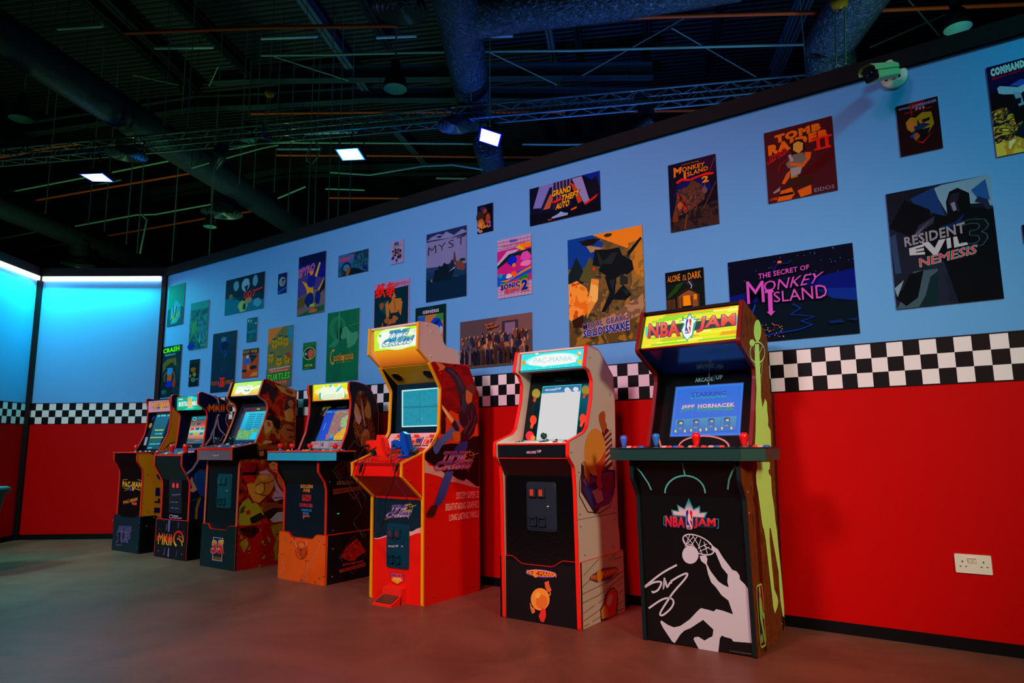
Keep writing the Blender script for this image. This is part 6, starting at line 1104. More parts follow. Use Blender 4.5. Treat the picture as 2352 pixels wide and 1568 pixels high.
for x_, w2 in ((1000, 0), (1390, 1), (1720, 2)):
    o_ = 0 if w2 else 20; a.P(M((30, 24, 60), .4), (x_-60+o_, 630), (x_+230, 630), (x_+320, 430), (x_+40+o_, 430)); a.P(M((225, 140, 110), .4), (x_-40+o_, 615), (x_+220, 615), (x_+300, 440), (x_+50+o_, 440)); a.P(M((60, 60, 120), .4), (x_+120, 560), (x_+240, 560), (x_+280, 460), (x_+150, 460)); a.P(M((200, 40, 30), .4), (x_+20, 590), (x_+90, 590), (x_+120, 500), (x_+60, 500)); a.P(M((235, 170, 90), .4), (x_+20, 480), (x_+120, 480), (x_+130, 450), (x_+40, 450))
for x_ in (1160, 1540, 1890): blot(a, M((225, 40, 30), .4), x_, 405, 85, 36, 3)
a.build('instructions', R, 'printed instruction cards')
slab(R, 'bezel', xi, xj, (-.560, 1.04), (-.548, 1.40), M((14, 44, 60), .25)); S = SS(-.560, 1.04, -.548, 1.40); a = Art(S, 't', base=.0015)
a.P(M((180, 235, 235), em=1.0), (568, 765), (960, 735), (960, 1145), (568, 1157)); a.P(NM([(0, 138, 160), (0, 146, 168), (0, 130, 156)], 30, 2, .3, em=.95, smooth=True), (582, 780), (948, 748), (948, 1132), (582, 1144))
a.L(M((0, 96, 120), em=.9), .004, (762, 765), (762, 1138)); a.L(M((0, 96, 120), em=.9), .005, (585, 945), (948, 932)); a.L(M((10, 180, 190), em=.9), .0015, (772, 765), (772, 1138)); a.L(M((0, 96, 120), em=.9), .002, (585, 955), (948, 942)); a.E(M((80, 150, 230), em=.9), 782, 1066, 9, 9); a.build('screen', R, 'glowing teal screen with pale rim and thin cross lines')
YS = M((190, 165, 8), .45); slab(R, 'speaker_panel', xi, xj, (-.548, 1.40), (-.69, 1.503), YS); S = SS(-.548, 1.40, -.69, 1.503)
for x_, y_ in ((525, 628), (855, 597)):
    u, v = S.uv('t', x_, y_); c_ = S.p(u, v, 0); sp = MB().lathe(c_, S.N, [(.046, 0), (.046, .003), (.041, .005), (.04, .001)], M((150, 110, 8), .4), 28).build('speaker_ring', R)
    MB().lathe(c_, S.N, [(.04, .001), (.038, .0035), (.001, .002)], DBLK, 28).build('speaker', R)
    for k in range(4): t_ = pi/4+k*pi/2; MB().lathe(c_+S.U*.047*cos(t_)+S.V*.047*sin(t_), S.N, [(.003, 0), (.003, .004), (.0005, .0045)], DBLK, 8).build('screw', R)
slab(R, 'topper_rail', xi, xj, (-.675, 1.497), (-.70, 1.513), YT, .02)
S = SS(-.70, 1.513, -.79, 1.605); slab(R, 'glow_panel', xi, xj, (-.70, 1.513), (-.79, 1.605), GM([(170, 74, 0), (225, 118, 4), (245, 160, 10)], 1.51, 1.60, em=.85))
a = Art(S, 't', base=.0012); a.T(M((230, 180, 150), em=.4), '(c) 1995 2022 all rights reserved', (370, 502), (560, 489), (560, 483), (370, 495), 0); a.build('small_print', R)
slab(R, 'marquee_frame', xi, xj, (-.79, 1.605), (-.79, 1.762), YT); S = SS(-.79, 1.605, -.79, 1.762)
def logo(a, c, bl, br, tl, cols, out, cross, em=0):
    bl, br, tl = [Vector(a.S.uv(c, *p)) for p in (bl, br, tl)]; U = br-bl; V = tl-bl; sv = a.c; a.c = None
    def f(x, y): p = bl+U*x+V*y; return (p.x, p.y)
    z0 = (a.S.p(*f(0, 0))).z; z1 = (a.S.p(*f(0, 1))).z; zt0 = a.S.p(*f(.5, .0)).z; zt1 = a.S.p(*f(.5, 1)).z
    g1 = GM(cols, zt0+(zt1-zt0)*.5, zt1, em=em); g2 = GM(cols, zt0, zt0+(zt1-zt0)*.5, em=em)
    a.TO(g1, out, 'TIME', f(.12, .53), f(.72, .53), f(.76, .98), f(.16, .98), .05, .05); a.TO(g2, out, 'CRISIS', f(.0, .03), f(.92, .06), f(.98, .52), f(.05, .5), .06, .05); a.P(cross, f(-.08, -.12), f(.2, .06), f(.86, .56), f(.9, .62), f(.2, .1))
    w_ = V.length*.035; a.L(cross, w_, *[f(.82+.13*cos(t*pi/10), .72+.24*sin(t*pi/10)) for t in range(20)], closed=True); a.L(cross, w_, f(.8, 1.08), f(.82, .78)); a.L(cross, w_, f(.83, .62), f(.9, -.1)); a.L(cross, w_, f(.84, .74), f(1.06, .88)); a.L(cross, w_, f(.66, .64), f(.78, .7)); a.c = sv
a = Art(S, 't', base=.0015); a.P(M((190, 240, 30), em=1), (276, 138), (744, 74), (744, 300), (276, 356)); a.E(M((225, 250, 170), em=1), 520, 212, 215, 125, rot=-.1, n=36); a.P(M((238, 248, 235), em=1), (330, 160), (730, 105), (735, 285), (330, 330)); logo(a, 't', (345, 320), (690, 275), (395, 145), [(60, 200, 230), (230, 245, 245), (10, 110, 200), (30, 180, 220)], M((30, 90, 110), em=.9), M((190, 220, 30), em=1), em=1); a.E(M((90, 150, 20), em=.8), 342, 190, 11, 14); a.E(M((160, 220, 30), em=1), 342, 190, 5, 7); a.build('marquee', R, 'backlit yellow and white marquee with blue lettering')
# side picture
SR = SX(X1); a = Art(SR, 'v', base=.0008); SKY = NM([(96, 8, 10), (140, 12, 10), (170, 16, 12), (110, 8, 12)], 5, 4, 1.2, .45, stretch=(1, 1, 2.2), smooth=True)
a.P(SKY, (222, 10), (250, 0), (590, 45), (612, 62), (715, 330), (718, 1290), (560, 1240), (430, 1195), (300, 1110), (162, 1010), (165, 945), (240, 830), (318, 690), (326, 300)); a.P(M((235, 60, 12), .45), (340, 640), (420, 500), (700, 640), (718, 900), (280, 900), (300, 720))
a.P(M((10, 6, 10), .45), (162, 1010), (165, 945), (258, 870), (330, 860), (430, 840), (540, 850), (655, 770), (718, 765), (718, 1290), (560, 1230), (430, 1180), (300, 1100)); a.P(M((50, 6, 14), .45), (322, 745), (330, 620), (352, 480), (376, 620), (372, 745)); a.P(M((60, 6, 14), .45), (350, 520), (360, 520), (356, 440))
TW = M((225, 175, 160), .5); a.P(TW, (155, 1000), (205, 1070), (240, 1075), (262, 1115), (300, 1100), (380, 1165), (440, 1170), (490, 1205), (540, 1225), (566, 1228), (580, 1205), (620, 1230), (690, 1285), (720, 1285), (720, 1300), (640, 1290), (560, 1265), (500, 1250), (420, 1235), (330, 1190), (200, 1150), (155, 1145))
JK = M((46, 16, 32), .4); J2 = M((84, 50, 70), .4); BL = GM([(20, 40, 110), (50, 80, 170), (80, 110, 180)], .5, 1.05); BL2 = M((40, 50, 130), .4)
a.P(M((225, 120, 30), .4), (268, 5), (330, 20), (372, 52), (350, 84), (296, 98), (310, 70), (292, 40))
a.P(JK, (368, 52), (400, 58), (470, 90), (530, 170), (575, 260), (590, 320), (640, 400), (690, 500), (698, 600), (660, 740), (590, 820), (520, 830), (500, 780), (560, 690), (520, 640), (505, 560), (522, 460), (500, 330), (470, 220), (420, 140), (362, 90))
for q in (((400, 80), (480, 150), (530, 260)), ((560, 330), (550, 440), (520, 520)), ((640, 500), (640, 600), (560, 700)), ((600, 560), (610, 640), (560, 740)), ((680, 560), (660, 660), (600, 760)), ((440, 100), (505, 170), (560, 290))): a.L(J2, .012, *q)
a.P(M((215, 110, 40), .4), (578, 300), (600, 285), (648, 330), (640, 410), (600, 440), (576, 400)); a.P(M((120, 30, 16), .4), (584, 260), (620, 225), (668, 240), (682, 290), (660, 360), (640, 330), (590, 290)); a.P(M((60, 40, 60), .4), (560, 400), (600, 440), (560, 540), (536, 500))
a.P(BL, (240, 900), (246, 860), (300, 800), (470, 640), (510, 600), (520, 720), (430, 790), (330, 870), (290, 945), (260, 950)); a.P(BL2, (470, 880), (520, 830), (600, 820), (590, 900), (540, 930), (455, 925)); a.P(M((215, 100, 30), .4), (440, 730), (500, 700), (524, 760), (520, 820), (470, 830), (448, 790)); a.P(M((60, 20, 20), .4), (430, 650), (456, 580), (512, 690), (500, 720), (472, 715)); a.P(M((250, 170, 60), .4), (330, 440), (380, 500), (460, 600), (432, 640), (390, 580), (332, 480)); a.P(M((255, 225, 190), .4), (330, 455), (380, 520), (440, 610), (420, 600), (360, 520))
a.P(BL, (350, 1180), (372, 1130), (452, 1128), (430, 1200), (360, 1400), (320, 1470), (246, 1480), (290, 1350)); a.P(M((40, 16, 20), .4), (225, 1480), (290, 1478), (262, 1568), (180, 1566), (186, 1540)); a.c = 'u'; a.P(M((60, 24, 24), .4), (850, 475), (893, 478), (880, 520), (850, 590), (800, 604), (772, 590), (778, 555)); a.c = 'v'
logo(a, 'v', (232, 1130), (640, 1110), (290, 925), [(60, 60, 170), (190, 140, 190), (50, 40, 130), (120, 90, 170)], M((200, 40, 30), .4), M((225, 110, 30), .4))
a.c = 'u'; WL = M((255, 215, 190), .5)
a.T(WL, 'SYSTEM SUPER 22', (1072, 418), (1300, 402), (1300, 332), (1075, 348), .012); a.T(WL, 'BREATHTAKING GRAPHICS', (965, 535), (1298, 500), (1298, 432), (965, 465), .012); a.T(WL, 'LONG LASTING THRILLS', (1003, 636), (1298, 596), (1298, 530), (1000, 572), .012); a.build('side_artwork', R, 'dark swirl and blue bands over a red sky with title lettering')
MB().box((X1-.001, -.745, .585), (X1+.0005, -.2, .5865), M((120, 10, 8), .6)).build('panel_seam', R)
screws(R, SR, 'u', ((813, 265), (785, 356), (785, 730), (783, 887), (1287, 648), (1287, 797), (849, 1390), (1242, 1280)), M((190, 16, 10), .4), .008, 'bolt_cap'); screws(R, SX(xp1), 'u', ((582, 120), (622, 238), (703, 340)), M((190, 16, 10), .4), .008, 'bolt_cap'); screws(R, SX(xb_), 't', ((828, 68), (875, 147), (873, 402)), M((210, 190, 190), .4), .008, 'bolt_cap')
screws(R, SR, 'v', ((470, 42), (480, 125)), DBLK, .009, 'bolt_cap'); screws(R, SR, 'v', ((322, 122), (688, 405)), M((190, 16, 10), .4), .006, 'bolt_cap')
# front art, coin door, sticker
S = SS(-.742, 0, -.742, .66); a = Art(S, 'u', base=.001); a.P(M((10, 40, 52), .4), (262, 400), (742, 432), (738, 705), (620, 748), (390, 792), (258, 808)); a.P(TW, (258, 806), (300, 808), (392, 775), (392, 792), (300, 818), (258, 814)); a.P(TW, (612, 738), (640, 742), (690, 712), (738, 698), (738, 756), (680, 762), (614, 790)); logo(a, 'u', (365, 615), (635, 600), (400, 480), [(60, 60, 180), (190, 190, 220), (40, 60, 160), (120, 150, 200)], M((150, 50, 40), .4), M((225, 190, 30), .4))
a.P(M((150, 20, 16), .4), (425, 1145), (560, 1160), (560, 1235), (495, 1275), (428, 1238)); a.P(M((230, 60, 40), .4), (430, 1150), (555, 1165), (555, 1232), (495, 1268), (433, 1234)); a.T(M((30, 60, 170), .4), 'Step on it!', (435, 1192), (555, 1204), (555, 1172), (435, 1158), .06); a.P(M((225, 200, 190), .4), (450, 1200), (530, 1206), (530, 1220), (450, 1212)); a.P(M((230, 150, 20), .4), (438, 1210), (550, 1222), (550, 1234), (495, 1265), (436, 1232)); a.P(M((230, 180, 30), .4), (455, 1208), (532, 1216), (532, 1232), (495, 1252), (452, 1230)); a.build('front_artwork', R, 'torn paper band, title lettering and step on it sticker')
u0 = (S.uv('u', 388, 890)[0]); u1 = S.uv('u', 612, 890)[0]; v1 = S.uv('u', 500, 665)[1]; v0 = S.uv('u', 500, 1112)[1]; DM = M((8, 60, 76), .35); cdr = coin_door(R, S, (u0, v0, u1, v1), DM, red=(90, 40, 60)); a = Art(S, 'u', base=.0135); brand(a, 'u', 412, 893, 516, 868, 6, M((215, 200, 170), .4), M((60, 120, 200), .4)); o = a.build('coin_door_lettering', R); o.parent = cdr
# pedal
PR = M((225, 40, 24), .35); pf = -.742; xa, xb = -3.29, -3.128
MB().prism([(xa, y, z) for y, z in ((pf, 0), (pf, .098), (-.79, .092), (-.80, .0))], [(xb, y, z) for y, z in ((pf, 0), (pf, .098), (-.79, .092), (-.80, .0))], PR).build('pedal_box', R)
MB().prism([(xa-.002, y, z) for y, z in ((-.79, 0), (-.79, .052), (-.875, .012), (-.878, 0))], [(xb-.0, y, z) for y, z in ((-.79, 0), (-.79, .052), (-.875, .012), (-.878, 0))], PR).build('foot_pedal', R)
S2 = SS(-.873, .0135, -.792, .0525); mb = MB(); raised(S2, xa+.012, .008, xb-.012, .085, 0, .003, M((110, 70, 50), .25, metal=.6), .004, mb=mb)
for i in range(5):
    for j in range(4): raised(S2, xa+.024+i*.026, .014+j*.018, xa+.036+i*.026, .021+j*.018, .003, .0065, M((190, 150, 130), .2, metal=.8), .002, mb=mb)
mb.build('tread_plate', R, 'metal tread plate')
# light guns resting on the shelf
def gun(label, cx_, m_, Y, sc, plate):
    """cx_: list of photo points (w crop) of the gun outline, projected on the plane where it stands"""
    O = hy(*px('w', *cx_[0][0]), Y); root = thing('toy_gun', label, 'light gun', (O.x, Y, O.z))
    for nm, pts, t0, t1, mm in cx_[1:]:
        q = [hy(*px('w', *p), Y) for p in pts]; MB().prism([(p.x, Y+t0, p.z) for p in q][::-1], [(p.x, Y+t1, p.z) for p in q][::-1], mm).build(nm, root)
    return root
OG = M((235, 40, 16), .35); OG2 = M((200, 26, 12), .35); BG_ = M((6, 84, 190), .35); BG3 = M((6, 60, 150), .35)
gun('orange red toy gun standing muzzle up on the left of the red shelf', [((750, 900),), ('slide', [(672, 378), (790, 375), (800, 432), (850, 436), (900, 650), (912, 800), (870, 835), (690, 850), (668, 640), (650, 500), (672, 460)], -.014, .014, OG), ('slide_rail', [(780, 440), (830, 432), (885, 640), (900, 790), (860, 815), (800, 640)], -.02, -.012, OG2), ('grip', [(445, 515), (520, 498), (610, 502), (660, 560), (690, 640), (560, 700), (470, 700), (440, 640)], -.018, .018, OG), ('trigger_guard', [(636, 690), (662, 690), (700, 860), (740, 862), (760, 700), (790, 700), (765, 890), (680, 890)], -.008, .008, OG)], OG, -.83, 1, None)
gun('blue toy gun standing muzzle up on the right of the red shelf', [((1300, 880),), ('slide', [(1190, 325), (1260, 305), (1320, 345), (1365, 360), (1400, 520), (1455, 750), (1440, 830), (1330, 860), (1240, 700), (1185, 560), (1200, 470)], -.014, .014, BG_), ('slide_rail', [(1310, 370), (1360, 365), (1448, 740), (1410, 830), (1370, 700)], -.02, -.012, BG3), ('grip', [(1010, 520), (1080, 490), (1170, 490), (1230, 560), (1250, 640), (1140, 690), (1050, 700), (1010, 640)], -.018, .018, BG_), ('trigger_guard', [(1190, 680), (1225, 680), (1245, 860), (1290, 850), (1300, 700), (1330, 700), (1310, 880), (1220, 880)], -.008, .008, BG_)], BG_, -.80, 1, None)
for nm, pts, Y, mm, lb in (('gun_holster', ((550, 900), (720, 900), (860, 840), (900, 930), (960, 990), (690, 990), (540, 960)), -.90, OG2, 'red plastic holster under the orange gun'), ('gun_holster', ((1080, 905), (1180, 850), (1420, 870), (1360, 905)), -.80, M((10, 50, 140), .4), 'flat dark blue holster plate under the blue gun')):
    q = [hy(*px('w', *p), Y) for p in pts]; z0 = min(p.z for p in q); c_ = sum(q, Vector())/len(q)
    Ss = SS(-.939, .872, -.672, .962); h = [hit(*px('w', *p), Ss.O, Ss.N) for p in pts]; MB().prism(h, [p+Ss.N*(.012 if 'red' in lb else .004) for p in h], mm).build(nm, None, lb, category='holster', origin=sum(h, Vector())/len(h))
CB = M((16, 14, 18), .4)
def cable(pts, Y, r_, label, thick=None):
    q = [hy(*px(c, a_, b_), Y+dy) for a_, b_, c, dy in pts]
    # smooth
    s_ = []
    for i in range(len(q)-1):
        p0, p1, p2, p3 = q[max(i-1, 0)], q[i], q[i+1], q[min(i+2, len(q)-1)]
        for k in range(5): t = k/5; s_.append(.5*((2*p1)+(p2-p0)*t+(2*p0-5*p1+4*p2-p3)*t*t+(3*p1-p0-3*p2+p3)*t**3))
    s_.append(q[-1]); root = thing('gun_cable', label, 'cable', s_[0]); MB().tube(s_, r_, CB, 6).build('wire', root)
    for a_, b_ in thick or ():
        p, q_ = s_[a_], s_[b_]; MB().tube([p, p.lerp(q_, .2), p.lerp(q_, .8), q_], [.004, .009, .009, .004], CB, 8).build('cable_sleeve', root)
cable([(465, 600, 'w', .1), (400, 620, 'w', .1), (330, 720, 'w', .05), (220, 930, 'w', 0), (150, 1090, 'w', 0), (90, 1300, 'w', 0), (30, 1390, 'w', 0), (8, 1500, 'w', 0), (60, 1568, 'w', 0), (135, 520, 'u', 0), (52, 640, 'u', 0), (120, 750, 'u', 0), (155, 805, 'u', 0), (172, 775, 'u', 0), (125, 742, 'u', 0)], -.965, .0026, 'thin cable from the orange gun looping down beside the shelf', [(0, 6)])
cable([(600, 790, 'w', .05), (500, 850, 'w', .03), (400, 905, 'w', .015), (330, 985, 'w', 0), (310, 1040, 'w', 0), (265, 1200, 'w', 0), (240, 1270, 'w', 0), (232, 1400, 'w', 0), (112, 310, 'u', 0), (175, 410, 'u', 0), (135, 520, 'u', 0)], -.965, .0026, 'black cable with thick sleeve hanging over the left of the shelf', [(18, 27)])
cable([(1050, 600, 'w', .12), (990, 640, 'w', .1), (945, 720, 'w', .06), (950, 860, 'w', .02), (985, 1020, 'w', 0), (1030, 1180, 'w', 0), (1050, 1300, 'w', 0), (470, 215, 'u', 0), (510, 305, 'u', 0), (585, 395, 'u', 0), (555, 470, 'u', 0), (500, 540, 'u', 0), (420, 610, 'u', 0), (345, 655, 'u', 0), (335, 690, 'u', 0), (385, 745, 'u', 0), (430, 820, 'u', 0), (475, 838, 'u', 0), (488, 808, 'u', 0), (450, 775, 'u', 0)], -.96, .0026, 'cable from the blue gun hanging down over the coin door', [(0, 4)])
cable([(1450, 830, 'w', .12), (1340, 850, 'w', .08), (1220, 900, 'w', .03), (1140, 990, 'w', 0), (1108, 1050, 'w', 0), (1070, 1200, 'w', 0), (1035, 1290, 'w', 0), (1000, 1480, 'w', 0), (425, 310, 'u', 0), (370, 440, 'u', 0), (368, 560, 'u', 0), (335, 690, 'u', 0)], -.963, .0026, 'cable with thick sleeve dropping from the black clip at the right of the shelf', [(17, 25)])
for pts, lb, mm in ((((1400, 850), (1440, 770), (1540, 730), (1590, 790), (1520, 850), (1440, 870)), 'black cable clip box at the right of the shelf', CB), (((520, 830), (560, 770), (620, 760), (640, 830), (560, 860)), 'dark green cable clip box at the left of the shelf', M((14, 40, 26), .4))):
    h = [hit(*px('w', *p), Ss.O, Ss.N) for p in pts]; MB().prism(h, [p+Ss.N*.03 for p in h], mm).build('cable_clip', None, lb, category='cable clip', origin=sum(h, Vector())/len(h))

glow((-3.215, -.60, 1.23), (-3.215, -1.2, 1.15), (.15, .95, 1), 2.2)
glow((-3.215, -.84, 1.68), (-3.215, -1.4, 1.3), (.8, 1, .3), 1.2)
# ---------------------------------------------------------------- fantasy cabinet with stone riser
X0, X1 = -4.52, -4.02; OT = M((215, 40, 20), .4)
prof = [(-.215, 0), (-.16, .4), (-.16, 1.24), (-.19, 1.34), (-.25, 1.42), (-.32, 1.455), (-.40, 1.468), (-.466, 1.466), (-.468, 1.41), (-.449, 1.354), (-.444, 1.29), (-.450, 1.22), (-.474, 1.09), (-.542, .94), (-.735, .93), (-.73, .795), (-.668, .716), (-.652, .66), (-.64, 0)]
BS = M((16, 12, 14), .4)
R = cabinet('black curved arcade cabinet with yellow marquee on a cracked orange riser', X0, X1, prof, BS, OT, tw=.002)
xi, xj = X0+.018, X1-.018; SR = SX(X1); a = Art(SR, 'g', base=.0008); TN = M((190, 140, 50), .45); PG = M((190, 150, 140), .45); DB = NM([(20, 14, 16), (90, 44, 20), (140, 80, 30), (30, 18, 18)], 26, 4, 2, .45); LN = M((150, 90, 40), .45)
a.P(DB, (1330, 240), (1370, 215), (1440, 250), (1475, 340), (1530, 580), (1570, 760), (1590, 900), (1600, 1150), (1500, 1140), (1430, 1020), (1340, 900), (1290, 780), (1285, 620), (1310, 330)); a.P(PG, (1300, 385), (1345, 460), (1390, 600), (1360, 700), (1310, 640), (1285, 520)); a.P(TN, (1475, 350), (1510, 430), (1525, 560), (1500, 620), (1440, 580), (1425, 500)); a.P(TN, (1310, 420), (1345, 470), (1375, 560), (1340, 560), (1300, 480)); a.P(M((190, 150, 110), .4), (1375, 330), (1390, 345), (1420, 520), (1445, 730), (1430, 725), (1395, 520)); a.E(M((130, 120, 110), .4), 1372, 255, 24, 28); a.P(M((160, 100, 40), .4), (1385, 860), (1410, 770), (1450, 750), (1490, 780), (1500, 870), (1460, 960), (1380, 1000)); a.P(TN, (1400, 840), (1430, 775), (1470, 770), (1490, 820), (1440, 860)); a.L(PG, .006, (1385, 960), (1395, 830), (1430, 765), (1475, 770), (1498, 840), (1490, 930)); a.L(LN, .004, (1285, 620), (1275, 700), (1300, 850), (1340, 930)); a.L(LN, .005, (1340, 700), (1330, 800), (1380, 850)); a.L(LN, .005, (1560, 720), (1570, 800), (1510, 870)); a.L(LN, .003, (1320, 270), (1330, 330), (1345, 380)); a.L(M((90, 60, 40), .4), .008, (1200, 1040), (1290, 915), (1370, 1000)); a.P(M((170, 70, 30), .4), (1430, 1000), (1480, 900), (1560, 880), (1590, 1000), (1500, 1100))
a.L(M((90, 80, 70), .45), .009, (1085, 1200), (990, 1330), (1090, 1470)); a.P(DB, (1040, 1280), (1090, 1200), (1290, 1200), (1300, 1440), (1100, 1440), (1030, 1350)); a.c = 'h'
a.TO(M((200, 130, 60), .45), M((110, 40, 20), .4), 'GOLDEN AXE', (960, 130), (1300, 112), (1300, 66), (980, 78), .02, .05); a.P(M((150, 70, 24), .4), (915, 185), (1330, 140), (1345, 180), (925, 255)); a.T(M((40, 14, 10), .4), 'The Revenge of DEATH ADDER', (930, 238), (1335, 184), (1330, 152), (925, 200), .03); a.L(M((130, 50, 40), .4), .009, (1125, 235), (1190, 310), (1250, 220)); a.build('side_artwork', R, 'tan and bronze brush shapes with title lettering on black')
screws(R, SR, 'h', ((880, 90), (923, 718), (1015, 797)), M((150, 190, 120), .4), .004); MB().box((X1+.0002, -.552, .485), (X1+.0022, -.532, .492), M((20, 200, 60), em=.8)).build('indicator_light', R, 'small green light')
MB().box((X1-.001, -.645, .343), (X1+.002, -.215, .347), OT).build('edge_trim', R)
slab(R, 'front_panel', xi, xj, (-.630, .02), (-.650, .70), M((8, 26, 36), .35)); slab(R, 'upper_front_panel', xi, xj, (-.650, .70), (-.715, .80), M((8, 14, 18), .4)); slab(R, 'upper_front_panel', xi, xj, (-.715, .80), (-.72, .885), M((8, 16, 20), .4))
S = SS(-.630, .02, -.650, .70); a = Art(S, 'h', base=.0012); O1 = M((200, 110, 50), .45); O2 = M((205, 130, 50), .4); R1 = M((215, 40, 36), .4); B1 = M((60, 130, 190), .4); O3 = M((200, 70, 30), .4)
a.T(M((170, 110, 90), .4), 'GOLDEN AXE', (505, 68), (680, 78), (680, 45), (510, 36), .04); a.P(O3, (492, 72), (695, 80), (695, 106), (492, 102)); a.T(M((50, 20, 14), .4), 'DEATH ADDER', (500, 98), (688, 103), (688, 80), (500, 76), .03); a.T(O2, 'GOLDEN', (505, 170), (668, 176), (665, 128), (508, 122), .06); a.T(O2, 'AXE', (538, 218), (630, 224), (628, 182), (540, 174), .06); a.T(R1, 'ALTERED', (525, 290), (648, 296), (645, 258), (530, 250), .05); a.T(R1, 'BEAST', (530, 335), (648, 344), (648, 302), (530, 292), .05); a.T(M((200, 50, 70), .4), 'SHINOBI', (495, 410), (662, 424), (662, 372), (495, 360), .03); a.T(B1, 'WRESTLE', (515, 464), (650, 474), (650, 444), (515, 436), .06); a.T(B1, 'WAR', (535, 506), (620, 512), (620, 482), (535, 476), .06); a.T(M((200, 80, 100), .4), 'F', (540, 565), (565, 568), (568, 515), (542, 512), .08); a.T(M((190, 130, 60), .4), '-ZONE', (568, 540), (625, 544), (625, 520), (568, 516), .04); a.build('lettering', R, 'column of game title lettering')
dz, th = .947, .058; OUT = [(-4.67, -.52), (-4.67, -.704), (-4.575, -.771), (-3.965, -.771), (-3.87, -.704), (-3.87, -.53)]
MB().prism([(x, y, dz-th-.012) for x, y in OUT], [(x, y, dz-.01) for x, y in OUT], M((44, 178, 205), .3)).build('control_panel', R); o2 = offs(OUT, .005); MB().prism([(x, y, dz-.010) for x, y in o2], [(x, y, dz) for x, y in o2], M((225, 70, 50), .35)).build('panel_top', R, 'red topped panel edge')
MB().box((-3.871, -.70, dz-th-.011), (-3.8685, -.533, dz-.011), BLK).build('panel_end', R, 'black panel end'); a = Art(SY(-.7712), None, base=.0004)
for i, (x_, c_) in enumerate(((265, (225, 20, 16)), (432, (225, 30, 24)), (677, (220, 24, 20)), (1025, (225, 24, 18)))): Y = -.64; p = hy(*px('g', x_, 955), Y); stick(R, (p.x, Y, dz), p.z-dz+.0, c_, k=1.2)
for x_, c_ in ((298, (40, 70, 190)), (375, (225, 170, 40)), (490, (220, 40, 40)), (525, (40, 60, 190)), (590, (225, 170, 40)), (635, (220, 170, 40)), (745, (220, 40, 40)), (815, (30, 50, 160)), (865, (220, 160, 60)), (970, (220, 150, 150)), (1070, (210, 40, 50)), (1140, (40, 60, 190)), (1128, (220, 180, 60))): p = hy(*px('g', x_, 1045), -.68); button(R, (p.x, -.68, dz), c_)
ya, za, yb, zb = -.47, .948, -.318, 1.337; slab(R, 'bezel', xi, xj, (ya, za), (yb, zb), M((8, 12, 18), .2)); S = SS(ya, za, yb, zb)
a = Art(S, 'g', base=.0015); a.P(M((0, 60, 200), em=.9), (905, 492), (1300, 475), (1185, 905), (770, 907)); BRK = NM([(50, 60, 160), (190, 120, 110), (130, 70, 100), (190, 150, 60), (60, 150, 150)], 60, 3, 2, em=.9, stretch=(1.4, 1, .8)); a.P(BRK, (1020, 540), (1060, 500), (1290, 478), (1250, 680), (1130, 740), (1010, 850), (940, 890), (920, 840), (960, 700)); YG = NM([(225, 165, 30), (215, 150, 30), (235, 190, 50), (190, 120, 30)], 40, 3, 1, em=.95, stretch=(.5, 1, 3)); a.P(YG, (1010, 850), (1130, 745), (1260, 690), (1185, 905), (1000, 906)); a.P(NM([(80, 200, 180), (180, 190, 90), (40, 130, 150)], 60, 3, 2, em=.9), (1120, 600), (1280, 520), (1260, 690), (1130, 740), (1090, 700)); a.P(M((190, 90, 120), em=.8), (905, 820), (950, 850), (940, 900), (890, 905)); blot(a, M((60, 110, 180), em=.8), 1085, 765, 30, 24, 3); blot(a, M((60, 170, 170), em=.8), 975, 850, 30, 40, 4)
for x_ in (912, 1010, 1115, 1218): a.T(M((90, 230, 60), em=1), 'Push Button', (x_, 528), (x_+75, 524), (x_+78, 510), (x_+2, 514), .05)
a.L(M((120, 200, 230), em=1), .004, (865, 770), (900, 670)); a.build('screen', R, 'lit game screen of blue sky and yellow ground')
a = Art(S, 'g', base=.0012); a.P(M((110, 150, 60), .4), (845, 480), (880, 410), (905, 390), (912, 410), (890, 470), (850, 500)); a.P(M((110, 140, 60), .4), (905, 450), (975, 425), (970, 450), (910, 490)); a.P(M((160, 110, 90), .4), (850, 575), (890, 500), (912, 480), (905, 530), (870, 580)); a.L(M((110, 150, 60), .4), .005, (820, 560), (955, 385)); brand(a, 'g', 1050, 466, 1190, 436, -3, M((60, 70, 80), .4)); a.P(M((190, 160, 160), .45), (700, 928), (1120, 920), (1095, 1025), (680, 1022)); a.T(M((220, 60, 80), .4), 'CONTROLS', (715, 975), (805, 975), (808, 940), (720, 945), .05); a.P(M((60, 60, 120), .4), (830, 990), (850, 945), (870, 945), (860, 1000)); a.P(M((160, 40, 50), .4), (955, 950), (1110, 938), (1108, 948), (955, 960))
for i in range(6): a.L(M((90, 60, 70), .5), .0015, (955-i*2, 968+i*8), (1105-i*2, 960+i*8))
a.L(M((30, 20, 30), .4), .002, (832, 924), (812, 1022)); a.L(M((30, 20, 30), .4), .002, (952, 922), (932, 1022)); a.build('bezel_print', R, 'instruction card and green mark')
slab(R, 'marquee_frame', xi, xj, (-.428, 1.335), (-.436, 1.467), M((150, 120, 20), .4)); slab(R, 'marquee_underside', xi, xj, (yb, zb), (-.428, 1.335), M((10, 30, 20), .4)); slab(R, 'top_panel', xi, xj, (-.43, 1.466), (-.24, 1.42), BS); S = SS(-.428, 1.335, -.436, 1.467)
